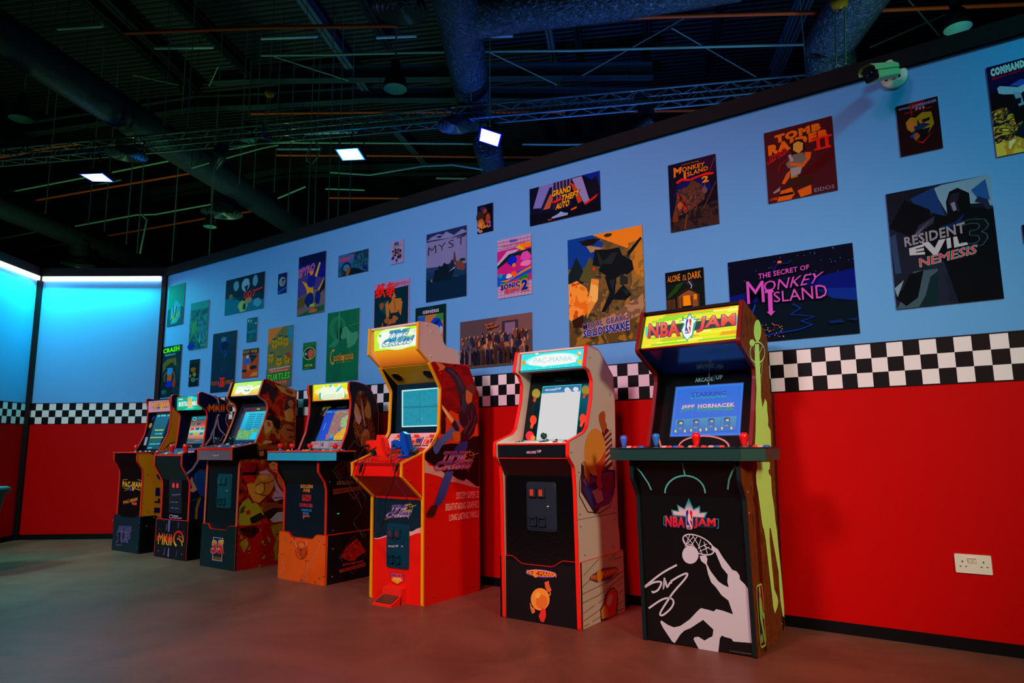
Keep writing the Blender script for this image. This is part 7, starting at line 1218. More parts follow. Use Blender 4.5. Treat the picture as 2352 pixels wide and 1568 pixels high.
a = Art(S, 'g', base=.0012); a.P(GM([(235, 140, 10), (235, 215, 20), (225, 235, 20)], 1.34, 1.46, em=1), (725, 145), (1218, 108), (1232, 340), (720, 367)); a.E(M((250, 235, 150), em=1), 980, 240, 235, 70, n=30); W1 = M((238, 246, 225), em=1); a.P(W1, (800, 240), (840, 190), (870, 150), (890, 185), (940, 165), (990, 140), (1040, 190), (1080, 130), (1110, 150), (1150, 220), (1175, 300), (1120, 335), (980, 345), (860, 350), (815, 320)); a.P(M((40, 200, 200), em=1), (1060, 200), (1110, 150), (1120, 165), (1060, 235), (1030, 240)); a.P(M((40, 200, 200), em=1), (940, 160), (980, 130), (985, 150), (960, 180)); a.P(M((30, 190, 120), em=1), (1150, 220), (1180, 290), (1150, 335), (1160, 270)); a.P(M((30, 190, 120), em=1), (805, 260), (830, 250), (830, 340), (805, 350)); a.T(M((190, 210, 60), em=1), 'GOLDEN AXE', (860, 308), (1130, 292), (1130, 262), (870, 275), .0); a.T(M((60, 190, 130), em=1), 'REVENGE OF DEATH ADDER', (850, 338), (1140, 322), (1140, 300), (855, 315), 0); a.build('marquee', R, 'backlit yellow marquee with blown out white lettering')
ORG = NM([(214, 84, 18), (222, 92, 20), (208, 80, 16)], 3, 2, .5, .5, smooth=True); riser(R, X0-.03, X1+.01, -.655, -.214, .342, ORG, BS, OT, notch=(X0+.12, X1-.15, .034, .06)); SF_ = SY(-.655); a = Art(SF_, 'h', base=.001); DK_ = M((90, 20, 6), .5); HI = M((240, 170, 140), .5)
for p in (((785, 800), (755, 850), (720, 950), (690, 1010), (650, 1080), (620, 1130), (590, 1180), (570, 1250), (545, 1310), (505, 1355)), ((238, 1065), (265, 1110), (282, 1180), (285, 1270), (255, 1300), (245, 1330)), ((285, 1270), (325, 1262)), ((545, 1300), (575, 1325), (570, 1365), (510, 1360)), ((740, 800), (738, 835), (760, 860)), ((255, 1020), (330, 1022)), ((300, 850), (322, 800), (335, 820), (340, 880)), ((575, 1110), (600, 1095), (625, 1110))): a.L(HI, .0035, *[(x+3, y+2) for x, y in p]); a.L(DK_, .003, *p)
for x_, y_ in ((385, 868), (428, 815), (750, 1330), (815, 895), (697, 1380), (520, 1350), (808, 1310), (577, 1108)): a.E(DK_, x_, y_, 7, 8, n=8)
a.L(DK_, .004, *[(522+76*cos(t*pi/12), 960+120*sin(t*pi/12)) for t in range(0, 13)]); a.P(M((190, 70, 16), .45), (470, 1000), (462, 900), (500, 860), (560, 862), (590, 910), (580, 1010), (525, 1070)); a.P(M((225, 110, 40), .45), (490, 920), (495, 880), (530, 868), (560, 890), (560, 930), (525, 940)); a.L(DK_, .005, (490, 955), (520, 965), (545, 960)); a.L(DK_, .006, (515, 965), (520, 1030), (512, 1050)); a.L(HI, .006, (470, 920), (448, 890), (455, 850)); a.L(HI, .006, (580, 925), (597, 885), (588, 850)); a.build('riser_artwork', R, 'horned helmet emblem and cracks')
a = Art(SX(X1+.01), 'h', base=.001); a.L(M((90, 50, 60), .4), .006, (1186, 785), (1350, 995), (1300, 1085)); a.L(M((90, 50, 60), .4), .006, (1186, 785), (1000, 1062), (1060, 1130)); a.L(M((90, 50, 60), .4), .006, (1140, 1235), (1175, 1275), (1215, 1215)); a.P(NM([(20, 8, 10), (200, 40, 20), (160, 30, 20), (210, 90, 50)], 30, 4, 2), (1020, 1060), (1090, 940), (1180, 850), (1230, 820), (1280, 880), (1345, 990), (1260, 1040), (1200, 1100), (1130, 1110), (1060, 1080)); a.T(M((200, 80, 50), .4), 'GOLDEN AXE', (1040, 1175), (1315, 1125), (1310, 1095), (1050, 1140), .03); a.P(M((200, 60, 30), .4), (1005, 1220), (1340, 1130), (1335, 1175), (1010, 1258)); a.T(M((60, 10, 10), .4), 'THE REVENGE', (1015, 1248), (1330, 1168), (1330, 1145), (1015, 1222), .03); a.build('riser_side_artwork', R, 'red diamond shaped picture with lettering')
screws(R, SX(X1+.01), 'h', ((922, 953), (912, 1310)), M((210, 150, 90), .4), .004)

glow((-4.27, -.47, 1.18), (-4.27, -1.2, 1.0), (.2, .6, 1), 1.6)
# ---------------------------------------------------------------- fighter cabinet with red and gold side
X0, X1 = -5.57, -5.09; OT2 = M((205, 90, 50), .4); FT = NM([(60, 14, 8), (130, 24, 10), (170, 44, 14), (160, 110, 24), (110, 40, 14)], 6, 3, 1.0, .42)
prof = [(-.25, 0), (-.205, .6), (-.16, .95), (-.135, 1.0), (-.135, 1.47), (-.15, 1.474), (-.447, 1.555), (-.475, 1.55), (-.518, 1.41), (-.505, 1.395), (-.44, 1.358), (-.42, 1.312), (-.45, 1.2), (-.505, 1.062), (-.545, .98), (-.62, .93), (-.664, .86), (-.663, 0)]
R = cabinet('fighting game arcade cabinet with red and gold patterned side and grey tweed panel', X0, X1, prof, FT, OT2, tw=.003, left=BLK)
xi, xj = X0+.018, X1-.018; SR = SX(X1); a = Art(SR, 's', base=.0008)
for c_, q in (((40, 8, 10), ((1090, 210), (1150, 190), (1240, 270), (1280, 340), (1220, 520), (1190, 440), (1150, 330), (1050, 320))), ((170, 150, 40), ((1240, 200), (1300, 225), (1560, 310), (1560, 400), (1440, 370), (1340, 320))), ((150, 30, 14), ((1400, 270), (1480, 300), (1540, 330), (1500, 370), (1420, 330))), ((190, 140, 50), ((1380, 600), (1460, 560), (1520, 600), (1540, 700), (1500, 780), (1420, 760))), ((60, 20, 20), ((1400, 480), (1440, 400), (1560, 410), (1500, 480), (1480, 560), (1390, 620))), ((170, 110, 60), ((1440, 470), (1500, 440), (1530, 500), (1510, 560), (1460, 540))), ((20, 10, 10), ((1130, 700), (1190, 660), (1260, 700), (1340, 760), (1320, 890), (1240, 860), (1210, 760), (1120, 740))), ((190, 160, 80), ((1080, 800), (1120, 740), (1200, 760), (1220, 840), (1180, 920), (1110, 960), (1090, 900))), ((190, 50, 30), ((1130, 770), (1180, 780), (1190, 850), (1140, 840))), ((150, 90, 40), ((1330, 900), (1380, 820), (1460, 810), (1530, 860), (1545, 960), (1500, 1060), (1440, 1070), (1350, 1000))), ((50, 20, 10), ((1410, 870), (1540, 900), (1520, 920), (1430, 900))), ((60, 24, 12), ((1440, 1010), (1510, 980), (1500, 1020))), ((120, 20, 16), ((1160, 980), (1200, 940), (1260, 960), (1240, 1060), (1180, 1050))), ((180, 160, 80), ((1060, 1090), (1100, 1050), (1200, 1060), (1200, 1090), (1080, 1110))), ((130, 60, 26), ((990, 1130), (1250, 1120), (1330, 1160), (1300, 1190), (1000, 1180))), ((30, 10, 10), ((1000, 1200), (1130, 1190), (1140, 1330), (1000, 1340))), ((170, 100, 40), ((1010, 1220), (1080, 1210), (1080, 1280), (1020, 1290)))): a.P(M(c_, .42), *q)
a.c = 'r'
for c_, q in (((150, 14, 14), ((680, 0), (900, 0), (890, 80), (870, 150), (700, 140), (685, 80))), ((20, 10, 14), ((695, 155), (890, 140), (880, 170), (800, 205), (700, 180))), ((190, 24, 20), ((700, 190), (880, 185), (870, 260), (800, 310), (740, 280), (710, 230))), ((200, 140, 40), ((760, 310), (850, 290), (900, 200), (960, 170), (1060, 165), (1130, 230), (1140, 330), (1090, 430), (1030, 480), (930, 570), (850, 540), (790, 430))), ((225, 180, 60), ((900, 330), (960, 290), (1000, 370), (980, 440), (920, 440), (890, 390))), ((225, 170, 60), ((930, 200), (1020, 180), (1060, 230), (980, 260), (940, 250))), ((200, 130, 40), ((1000, 290), (1060, 280), (1090, 340), (1040, 380), (990, 340))), ((190, 170, 180), ((930, 140), (1040, 110), (1120, 190), (1200, 350), (1280, 450), (1270, 510), (1150, 550), (1110, 500), (1160, 390), (1130, 230), (1080, 170), (950, 170))), ((215, 150, 60), ((1060, 20), (1100, 0), (1200, 0), (1200, 110), (1190, 160), (1130, 140), (1080, 90))), ((50, 14, 14), ((1045, 0), (1080, 30), (1110, 0), (1200, 20), (1190, -20), (1040, -20))), ((200, 120, 40), ((1180, 170), (1250, 260), (1280, 300), (1270, 400), (1220, 330), (1180, 260))), ((150, 150, 30), ((655, 640), (700, 560), (780, 500), (840, 580), (880, 560), (940, 620), (1000, 730), (900, 800), (850, 860), (760, 880), (650, 880))), ((60, 60, 20), ((680, 640), (740, 600), (720, 700), (660, 720))), ((170, 30, 20), ((740, 690), (800, 660), (810, 720), (770, 740))), ((30, 24, 14), ((800, 780), (950, 700), (1000, 760), (900, 840), (820, 860))), ((40, 20, 20), ((1010, 740), (1110, 640), (1200, 660), (1270, 740), (1180, 790), (1040, 780))), ((170, 190, 170), ((1080, 800), (1180, 700), (1265, 690), (1265, 830), (1150, 860))), ((130, 70, 30), ((960, 570), (1100, 560), (1270, 590), (1270, 640), (1120, 640), (1000, 700)))): a.P(M(c_, .42), *q)
for q in (((880, 330), (950, 290), (1060, 290), (1130, 250)), ((860, 420), (930, 450), (1040, 470)), ((1000, 290), (1000, 400), (960, 450)), ((850, 300), (890, 200)), ((1125, 120), (1185, 95)), ((1110, 30), (1140, 40)), ((1160, 400), (1190, 430)), ((1120, 500), (1250, 490))): a.L(M((60, 20, 14), .42), .004, *q)
a.build('side_artwork', R, 'red, gold and green muscular colour shapes')
screws(R, SR, 's', ((1140, 438), (778, 1450)), M((190, 190, 190), .4), .004)
slab(R, 'front_panel', xi, xj, (-.650, .02), (-.652, .87), M((8, 24, 28), .3)); S = SS(-.650, .02, -.652, .87); u0, u1 = S.uv('r', 365, 400)[0], S.uv('r', 560, 400)[0]; v1 = S.uv('r', 460, 168)[1]; v0 = S.uv('r', 460, 645)[1]; coin_door(R, S, (u0, v0, u1, v1), M((8, 70, 76), .35), red=(10, 90, 96))
# deck box wider in depth
mb = MB(); q = [(-.50, .885), (-.745, .873), (-.748, .972), (-.53, 1.01)]; 
for p, e in ((X0-.012, X0), (X1, X1+.012)): MB().prism([(p, y, z) for y, z in q], [(e, y, z) for y, z in q], BLK).build('panel_side', R); otrim(R, [(-.745, .873), (-.748, .972), (-.53, 1.012)], p-.001, e+.001, M((220, 60, 30), .4), .003, .004)
TWD = NM([(90, 76, 84), (130, 112, 120), (70, 60, 68), (150, 130, 138)], 260, 2, .0, .7); slab(R, 'control_panel_front', X0, X1, (-.744, .875), (-.747, .955), TWD); slab(R, 'panel_lip', X0, X1, (-.749, .955), (-.749, .973), M((215, 30, 18), .4), .004); slab(R, 'control_panel', X0, X1, (-.745, .973), (-.53, 1.008), M((70, 72, 88), .35)); slab(R, 'panel_bottom', X0, X1, (-.51, .886), (-.742, .876), BLK)
S = SS(-.744, .875, -.747, .955); a = Art(S, 's', base=.001); brand(a, 's', 320, 1288, 410, 1262, 2, M((215, 190, 190), .4)); a.build('lettering', R, 'pale maker lettering'); Sd = SS(-.745, .973, -.53, 1.008)
for x_, y_ in ((372, 1045), (590, 1040)):
    p = hy(*px('s', x_, y_), -.60); b_ = hit(*px('s', x_+6, 1130), Sd.O, Sd.N); stick(R, (b_.x, b_.y, b_.z), .07, (8, 40, 44), k=1.4, bat=True)
for x_, y_, c_ in ((380, 1145, (225, 30, 30)), (420, 1145, (215, 180, 190)), (455, 1130, (220, 40, 40)), (462, 1140, (50, 80, 190)), (540, 1112, (200, 200, 215)), (535, 1130, (30, 80, 190)), (590, 1148, (225, 30, 30)), (630, 1145, (215, 180, 190)), (665, 1130, (220, 40, 40)), (675, 1140, (50, 80, 190)), (690, 1128, (200, 190, 200)), (745, 1112, (225, 60, 50)), (755, 1120, (40, 80, 190)), (880, 1103, (200, 150, 150)), (685, 1103, (20, 60, 60)), (750, 1098, (20, 60, 60))): h = hit(*px('s', x_, y_), Sd.O, Sd.N); button(R, h, c_, Sd.N, r=.013)
ya, za, yb, zb = -.49, .995, -.36, 1.385; slab(R, 'bezel', xi, xj, (-.505, .985), (yb, zb), M((30, 40, 56), .22)); S = SS(-.505, .985, yb, zb)
a = Art(S, 's', base=.0015); a.P(NM([(40, 30, 50), (120, 40, 60), (30, 60, 80), (160, 70, 50)], 30, 3, 2, em=.5), (800, 565), (1150, 545), (1145, 600), (1120, 640), (1100, 615), (818, 628), (680, 1050), (620, 1048)); a.P(M((90, 200, 60), em=.7), (985, 570), (1030, 568), (1025, 595), (980, 597)); a.P(GM([(10, 120, 200), (20, 170, 210), (40, 190, 220)], 1.05, 1.3, em=.95), (818, 628), (1125, 612), (985, 1050), (665, 1052)); DT = M((10, 60, 90), em=.6)
for i in range(8):
    for j in range(15):
        x_ = 878-i*7+j*14.6; y_ = 655+i*33; a.P(DT, (x_, y_-2), (x_+8, y_-2), (x_+5, y_+16), (x_-3, y_+16)) if j != 7 else None
a.P(NM([(20, 140, 60), (120, 210, 80), (0, 110, 120), (180, 220, 120), (0, 70, 90)], 50, 4, 2, em=.9), (745, 905), (800, 890), (900, 930), (960, 880), (1040, 900), (985, 1048), (690, 1050)); a.P(M((0, 190, 230), em=1), (900, 1048), (940, 960), (990, 930), (1020, 960), (985, 1048)); a.P(M((10, 60, 120), em=.8), (800, 690), (822, 680), (815, 700), (760, 880), (740, 900)); a.build('screen', R, 'lit blue menu screen with rows of small text')
a = Art(S, 's', base=.0012); a.T(M((150, 60, 60), .4), 'select', (790, 1078), (845, 1076), (845, 1062), (790, 1064), .03); a.build('bezel_print', R)
slab(R, 'marquee_underside', xi, xj, (yb, zb), (-.495, 1.415), M((14, 34, 56), .2)); slab(R, 'marquee_frame', xi, xj, (-.495, 1.415), (-.460, 1.548), M((120, 60, 30), .4)); slab(R, 'top_panel', xi, xj, (-.46, 1.55), (-.16, 1.47), BLK); S = SS(-.495, 1.415, -.460, 1.548)
a = Art(S, 's', base=.0012); a.P(GM([(235, 160, 20), (225, 225, 20), (170, 230, 20)], 1.42, 1.54, em=1), (650, 195), (1070, 155), (1020, 368), (590, 393)); a.P(W1, (700, 235), (790, 222), (800, 250), (860, 205), (920, 225), (930, 262), (1040, 215), (1040, 250), (990, 265), (900, 300), (870, 345), (820, 368), (770, 355), (745, 325), (715, 355), (645, 362)); GO = M((190, 200, 40), em=1)
a.L(GO, .004, *[(848+70*cos(pi+t*pi/14), 265+58*sin(pi+t*pi/14)) for t in range(15)]); a.E(GO, 850, 245, 30, 22); a.E(W1, 850, 245, 22, 15); a.P(M((10, 160, 50), em=.9), (798, 288), (832, 305), (825, 322), (802, 308)); a.P(M((10, 160, 50), em=.9), (875, 285), (840, 305), (842, 322), (872, 305)); a.T(M((60, 210, 180), em=1), 'STREET', (690, 248), (790, 240), (792, 226), (694, 234), .05); a.T(M((60, 210, 180), em=1), 'FIGHTER', (980, 218), (1040, 212), (1042, 200), (982, 206), .05); a.T(M((200, 215, 150), em=1), 'BIG BLUE', (660, 356), (735, 350), (738, 338), (664, 342), 0); a.build('marquee', R, 'backlit yellow green marquee with round crest')
riser(R, X0-.012, X1+.008, -.672, -.24, .345, M((10, 32, 34), .4), NM([(150, 8, 8), (160, 10, 8), (150, 8, 8), (140, 10, 8), (140, 130, 30)], 8, 4, 1.5, .45), M((215, 30, 16), .4), notch=(X0+.12, X1-.14, .038, .05)); a = Art(SY(-.672), 'r', base=.001)
a.P(M((190, 140, 160), .4), (302, 1040), (440, 1058), (422, 1382), (286, 1362)); a.P(M((24, 30, 50), .4), (310, 1050), (432, 1066), (415, 1372), (294, 1354)); a.P(M((150, 90, 20), .4), (298, 1312), (416, 1326), (412, 1368), (295, 1350)); a.T(M((30, 20, 20), .4), 'ANNIVERSARY', (300, 1344), (410, 1360), (412, 1330), (302, 1318), .03); G5 = GM([(205, 10, 16), (215, 40, 20), (230, 180, 20)], .13, .235); a.TO(G5, M((200, 150, 160), .4), '35', (268, 1262), (430, 1285), (450, 1085), (290, 1090), .06, .03); a.T(M((215, 60, 20), .4), 'th', (395, 1275), (455, 1275), (440, 1190), (400, 1190), .03); a.build('riser_artwork', R, '35th anniversary emblem')
a = Art(SX(X1+.008), 'r', base=.001); a.P(NM([(20, 4, 6), (80, 8, 8), (30, 6, 8)], 20, 4, 2), (660, 930), (760, 900), (900, 890), (940, 960), (900, 1000), (840, 1060), (760, 1040), (700, 1010)); GG = NM([(130, 120, 20), (150, 140, 30), (110, 60, 14)], 22, 4, 2)
for q in (((660, 1140), (720, 1080), (770, 1060), (790, 1140), (760, 1200), (720, 1260), (700, 1200)), ((960, 1110), (1000, 1080), (1000, 1160)), ((940, 940), (965, 930), (960, 970)), ((1090, 880), (1265, 850), (1250, 1000), (1200, 1100), (1190, 1180), (1205, 1380), (1160, 1340), (1130, 1200), (1170, 1080), (1120, 980)), ((760, 1255), (825, 1262), (800, 1270)), ((1035, 1030), (1095, 1060), (1080, 1130)), ((1100, 1260), (1180, 1370), (1150, 1360))): a.P(GG, *q)
a.build('riser_side_artwork', R, 'olive green splashes on dark red')

glow((-5.33, -.50, 1.2), (-5.33, -1.2, 1.0), (.05, .75, 1), 1.8)
# ---------------------------------------------------------------- black and blue lightning cabinet
X0, X1 = -6.40, -5.92; RT = M((220, 40, 26), .4); DBS = NM([(8, 16, 40), (10, 24, 60), (6, 12, 30)], 3, 3, 1, .35, smooth=True)
prof = [(-.43, 0), (-.30, .45), (-.28, .95), (-.26, 1.36), (-.30, 1.41), (-.40, 1.44), (-.545, 1.482), (-.572, 1.47), (-.572, 1.372), (-.525, 1.338), (-.484, 1.305), (-.474, 1.27), (-.49, 1.05), (-.502, .975), (-.69, .93), (-.69, .823), (-.612, .695), (-.60, .65), (-.595, 0)]
R = cabinet('dark blue arcade cabinet with lightning bolts and teal marquee', X0, X1, prof, DBS, RT, tw=.003, left=DBS)
xi, xj = X0+.018, X1-.018; SR = SX(X1); a = Art(SR, 's', base=.0008); LG = M((190, 160, 180), .4); TQ = M((30, 90, 110), .4)
for q, w_ in ((((345, 390), (390, 430), (410, 500)), .012), (((410, 660), (385, 700), (350, 850), (300, 960), (290, 1010), (200, 1130)), .014), (((385, 690), (400, 830), (430, 900), (520, 990), (540, 1010)), .010), (((340, 880), (330, 1000), (335, 1090)), .008), (((600, 650), (530, 660), (510, 740), (520, 800), (560, 850)), .006), (((470, 970), (450, 1040), (400, 1080)), .006)): a.L(TQ, w_*1.9, *q); a.L(LG, w_, *q)
a.P(M((200, 30, 16), .4), (222, 545), (505, 540), (502, 598), (222, 600)); a.T(M((225, 150, 30), .4), 'MKII', (255, 628), (488, 625), (488, 510), (255, 510), .0)
a.L(M((215, 120, 30), .4), .018, *[(605+75*cos(radians(t)), 560+78*sin(radians(t))) for t in range(110, 330, 15)]); a.L(M((215, 90, 30), .4), .012, (560, 535), (620, 530), (650, 560), (670, 620)); a.L(M((215, 90, 30), .4), .008, (600, 510), (650, 540)); a.c = 'k'
a.L(TQ, .03, (1540, 1240), (1440, 1400), (1330, 1500)); a.L(LG, .014, (1540, 1240), (1440, 1400), (1340, 1480)); a.c = 'l'
a.P(M((60, 50, 40), .4), (1440, 120), (1580, 90), (1570, 180), (1480, 200)); a.P(GM([(20, 30, 110), (20, 70, 150), (20, 90, 150)], .35, .8), (1350, 180), (1430, 110), (1570, 190), (1545, 520), (1430, 520), (1370, 380), (1330, 260)); a.P(M((14, 24, 100), .4), (1400, 860), (1420, 600), (1545, 560), (1530, 870)); a.P(M((190, 150, 130), .4), (1280, 280), (1310, 220), (1330, 300), (1390, 420), (1330, 460), (1275, 440), (1310, 380)); a.P(M((140, 130, 30), .4), (1350, 860), (1360, 700), (1400, 560), (1450, 540), (1400, 700), (1390, 860)); a.L(M((30, 120, 50), .4), .006, (1300, 590), (1390, 550), (1450, 530)); a.build('side_artwork', R, 'lightning bolts, gold lettering and blue cloth shapes')
slab(R, 'front_panel', xi, xj, (-.585, .02), (-.60, .69), BLK); slab(R, 'upper_front_panel', xi, xj, (-.60, .69), (-.682, .826), M((8, 34, 34), .4)); slab(R, 'control_panel_front', xi, xj, (-.682, .826), (-.682, .915), M((8, 26, 28), .4)); slab(R, 'panel_lip', xi, xj, (-.686, .905), (-.686, .920), M((225, 40, 20), .4)); slab(R, 'control_panel', xi, xj, (-.685, .921), (-.49, .975), M((60, 60, 110), .4)); Sd = SS(-.685, .921, -.49, .975)
S = SS(-.585, .02, -.60, .69); a = Art(S, 'l', base=.001); a.P(M((26, 26, 34), .5), (975, 240), (1168, 248), (1160, 470), (1158, 780), (965, 760)); a.P(M((150, 130, 170), .4), (975, 240), (1168, 248), (1150, 270), (1000, 264)); a.P(M((230, 40, 30), em=.8), (1026, 320), (1052, 322), (1052, 388), (1018, 386)); a.P(M((230, 40, 30), em=.8), (1086, 324), (1112, 326), (1112, 392), (1078, 388)); brand(a, 'l', 1012, 505, 1140, 478, 2, M((140, 110, 140), .4)); a.L(M((150, 130, 150), .4), .004, (1000, 602), (1048, 606)); a.L(M((150, 130, 150), .4), .004, (1062, 606), (1108, 610)); a.L(M((150, 130, 150), .4), .004, (1000, 690), (1045, 695)); a.L(M((150, 130, 150), .4), .004, (1062, 694), (1108, 700)); a.L(M((200, 150, 180), .4), .006, *[(1005+26*cos(t*pi/8), 820+24*sin(t*pi/8)) for t in range(16)], closed=True); a.T(M((200, 150, 180), .4), 'MIDWAY', (1038, 822), (1115, 828), (1115, 806), (1038, 800), .06); a.T(M((200, 150, 180), .4), 'CLASSIC ARCADE', (1038, 850), (1162, 858), (1162, 838), (1038, 830), .04); a.build('front_artwork', R, 'printed coin slots and maker lettering')
for x_, y_, c_ in ((1097, 1060, (215, 20, 24)), (1320, 1055, (225, 26, 22))): b_ = hit(*px('k', x_+4, 1140), Sd.O, Sd.N); stick(R, b_, .075, c_, bat=True, k=1.5)
for x_, y_, c_ in ((1015, 1152, (225, 190, 20)), (1100, 1145, (215, 30, 24)), (1180, 1140, (40, 110, 190)), (1230, 1148, (225, 190, 20)), (1265, 1132, (150, 150, 200)), (1310, 1140, (220, 30, 24)), (1400, 1132, (215, 180, 190)), (1450, 1128, (215, 160, 190))): h = hit(*px('k', x_, y_), Sd.O, Sd.N); button(R, h, c_, Sd.N, r=.015)
slab(R, 'bezel', xi, xj, (-.47, .96), (-.38, 1.325), M((8, 14, 18), .2)); S = SS(-.47, .96, -.38, 1.325); a = Art(S, 'k', base=.0015); a.P(M((20, 110, 130), em=.7), (1435, 545), (1690, 528), (1640, 985), (1348, 985)); a.P(GM([(200, 80, 40), (220, 150, 110), (150, 220, 210), (210, 90, 50), (150, 60, 40)], 1.06, 1.22, em=.9), (1425, 618), (1690, 605), (1650, 915), (1362, 908)); a.L(M((90, 230, 230), em=1), .006, *[(1480+30*cos(t*pi/8), 582+24*sin(t*pi/8)) for t in range(16)], closed=True); a.T(M((60, 160, 170), em=.9), 'MIDWAY LEGACY', (1540, 588), (1680, 580), (1684, 545), (1545, 552), .03)
r_ = random.Random(2)
for i in range(3):
    for j in range(3): a.P(M([(10, 130, 130), (150, 200, 30), (20, 70, 130), (10, 120, 150), (200, 60, 40), (20, 130, 140), (10, 90, 120), (30, 60, 120), (10, 150, 140)][(i*4+j*2) % 9], em=.85), (1430+j*82-i*20, 690+i*82-j*4), (1490+j*82-i*20, 686+i*82-j*4), (1500+j*82-i*20, 645+i*82-j*4), (1440+j*82-i*20, 650+i*82-j*4))
a.L(M((220, 70, 60), em=.9), .006, (1480, 937), (1570, 937)); a.L(M((200, 60, 60), em=.9), .006, (1355, 975), (1495, 975)); a.build('screen', R, 'lit orange and teal game menu screen'); a = Art(S, 'k', base=.0012); OQ = M((200, 100, 40), .4)
for x_ in (1408, 1585): a.L(OQ, .008, *[(x_+24*cos(radians(t)), 1045+28*sin(radians(t))) for t in range(-160, 120, 25)])
a.build('bezel_print', R)
slab(R, 'marquee_underside', xi, xj, (-.38, 1.325), (-.535, 1.328), M((8, 50, 40), .3)); slab(R, 'top_panel', xi, xj, (-.54, 1.455), (-.32, 1.40), BLK); slab(R, 'marquee_frame', xi, xj, (-.535, 1.328), (-.542, 1.452), M((10, 40, 40), .4)); S = SS(-.535, 1.328, -.542, 1.452)
a = Art(S, 'k', base=.0012); a.P(GM([(0, 170, 120), (0, 190, 170), (20, 150, 120)], 1.33, 1.45, em=.95), (1190, 225), (1560, 198), (1600, 432), (1188, 446)); a.P(M((0, 215, 220), em=1), (1350, 215), (1440, 205), (1530, 240), (1500, 290), (1400, 240)); a.P(M((0, 215, 220), em=1), (1300, 435), (1420, 360), (1500, 395), (1440, 430)); a.T(M((240, 248, 225), em=1), 'MORTAL KOMBAT', (1218, 385), (1540, 360), (1540, 280), (1222, 305), .03); IIo = M((240, 190, 90), em=1); a.P(IIo, (1372, 400), (1398, 398), (1398, 240), (1372, 242)); a.P(IIo, (1412, 396), (1436, 394), (1436, 238), (1412, 240)); a.P(IIo, (1358, 255), (1446, 248), (1446, 236), (1358, 243)); a.P(IIo, (1358, 405), (1446, 398), (1446, 388), (1358, 395)); a.T(W1, 'MIDWAY', (1220, 274), (1290, 270), (1292, 250), (1222, 254), .08); a.build('marquee', R, 'backlit teal marquee with white serif lettering')
riser(R, X0-.035, X1+.015, -.62, -.44, .34, M((14, 12, 20), .35), DBLK, None); RT2 = M((225, 34, 26), .4); a = Art(SY(-.62), 'l', base=.001); a.L(RT2, .007, (742, 1420), (785, 852), (1258, 890), (1218, 1488)); 
for q, c_ in ((((960, 880), (990, 880), (975, 1050), (955, 1055)), (90, 90, 140)), (((935, 940), (950, 925), (930, 1040), (920, 1030)), (100, 70, 60)), (((1105, 900), (1125, 910), (1115, 1000), (1098, 1000)), (60, 50, 80)), (((885, 1400), (905, 1290), (915, 1290), (900, 1410)), (80, 70, 90)), (((945, 1420), (960, 1285), (975, 1290), (970, 1430)), (120, 80, 140)), (((1070, 1430), (1080, 1330), (1092, 1335), (1086, 1435)), (60, 50, 80))): a.P(M(c_, .4), *q)
a.P(M((205, 10, 16), .4), (785, 1105), (1028, 1130), (1028, 1218), (785, 1190)); GK = GM([(235, 170, 30), (225, 110, 30), (215, 20, 20)], .12, .225); a.T(GK, 'MKII', (805, 1235), (1005, 1258), (1015, 1088), (818, 1065), .01); a.L(GK, .020, *[(1115+70*cos(radians(t)), 1160+112*sin(radians(t))) for t in range(115, 400, 15)]); a.L(GK, .014, (1095, 1150), (1135, 1165), (1165, 1210), (1170, 1265)); a.L(GK, .010, (1110, 1110), (1165, 1135)); a.build('riser_artwork', R, 'gold and red lettering beside a round crest'); screws(R, SY(-.62), 'l', ((895, 885), (830, 1012), (808, 1338), (1186, 1050), (1162, 1390)), CHR, .004)

glow((-6.16, -.50, 1.17), (-6.16, -1.2, 1.0), (.1, 1, .8), 2.0)
# ---------------------------------------------------------------- yellow sided cabinet at the far end
X0, X1 = -7.155, -6.69; YW = M((205, 140, 10), .42)
prof = [(-.49, 0), (-.30, .4), (-.24, .95), (-.22, 1.36), (-.27, 1.44), (-.36, 1.478), (-.42, 1.482), (-.425, 1.46), (-.408, 1.40), (-.402, 1.34), (-.403, 1.22), (-.42, 1.113), (-.468, 1.012), (-.505, .94), (-.70, .935), (-.70, .86), (-.642, .777), (-.634, .72), (-.632, 0)]
R = cabinet('yellow sided arcade cabinet at the far end with pink marquee', X0, X1, prof, YW, RT, tw=.003, left=BLK); xi, xj = X0+.018, X1-.018; SR = SX(X1)
a = Art(SR, 'k', base=.0008); KB = M((40, 24, 10), .4); a.L(KB, .006, (960, 1130), (980, 1070), (1040, 1010), (1160, 950)); a.L(KB, .006, *[(1100+70*cos(radians(t)), 1050+72*sin(radians(t))) for t in range(120, 300, 20)]); a.L(M((150, 60, 20), .4), .012, (980, 1115), (1130, 1110)); a.c = 'l'; NV = M((20, 16, 80), .4)
a.P(NV, (775, 200), (795, 185), (832, 250), (830, 280), (800, 250)); a.P(NV, (768, 388), (830, 392), (830, 515), (760, 512)); a.P(NV, (750, 590), (800, 592), (800, 550), (830, 550), (830, 620), (750, 615)); a.P(NV, (745, 690), (830, 690), (830, 765), (738, 765)); a.build('side_artwork', R, 'dark curved lines and navy blocks on yellow'); screws(R, SR, 'l', ((638, 190), (655, 750)), M((90, 60, 20), .4), .004)
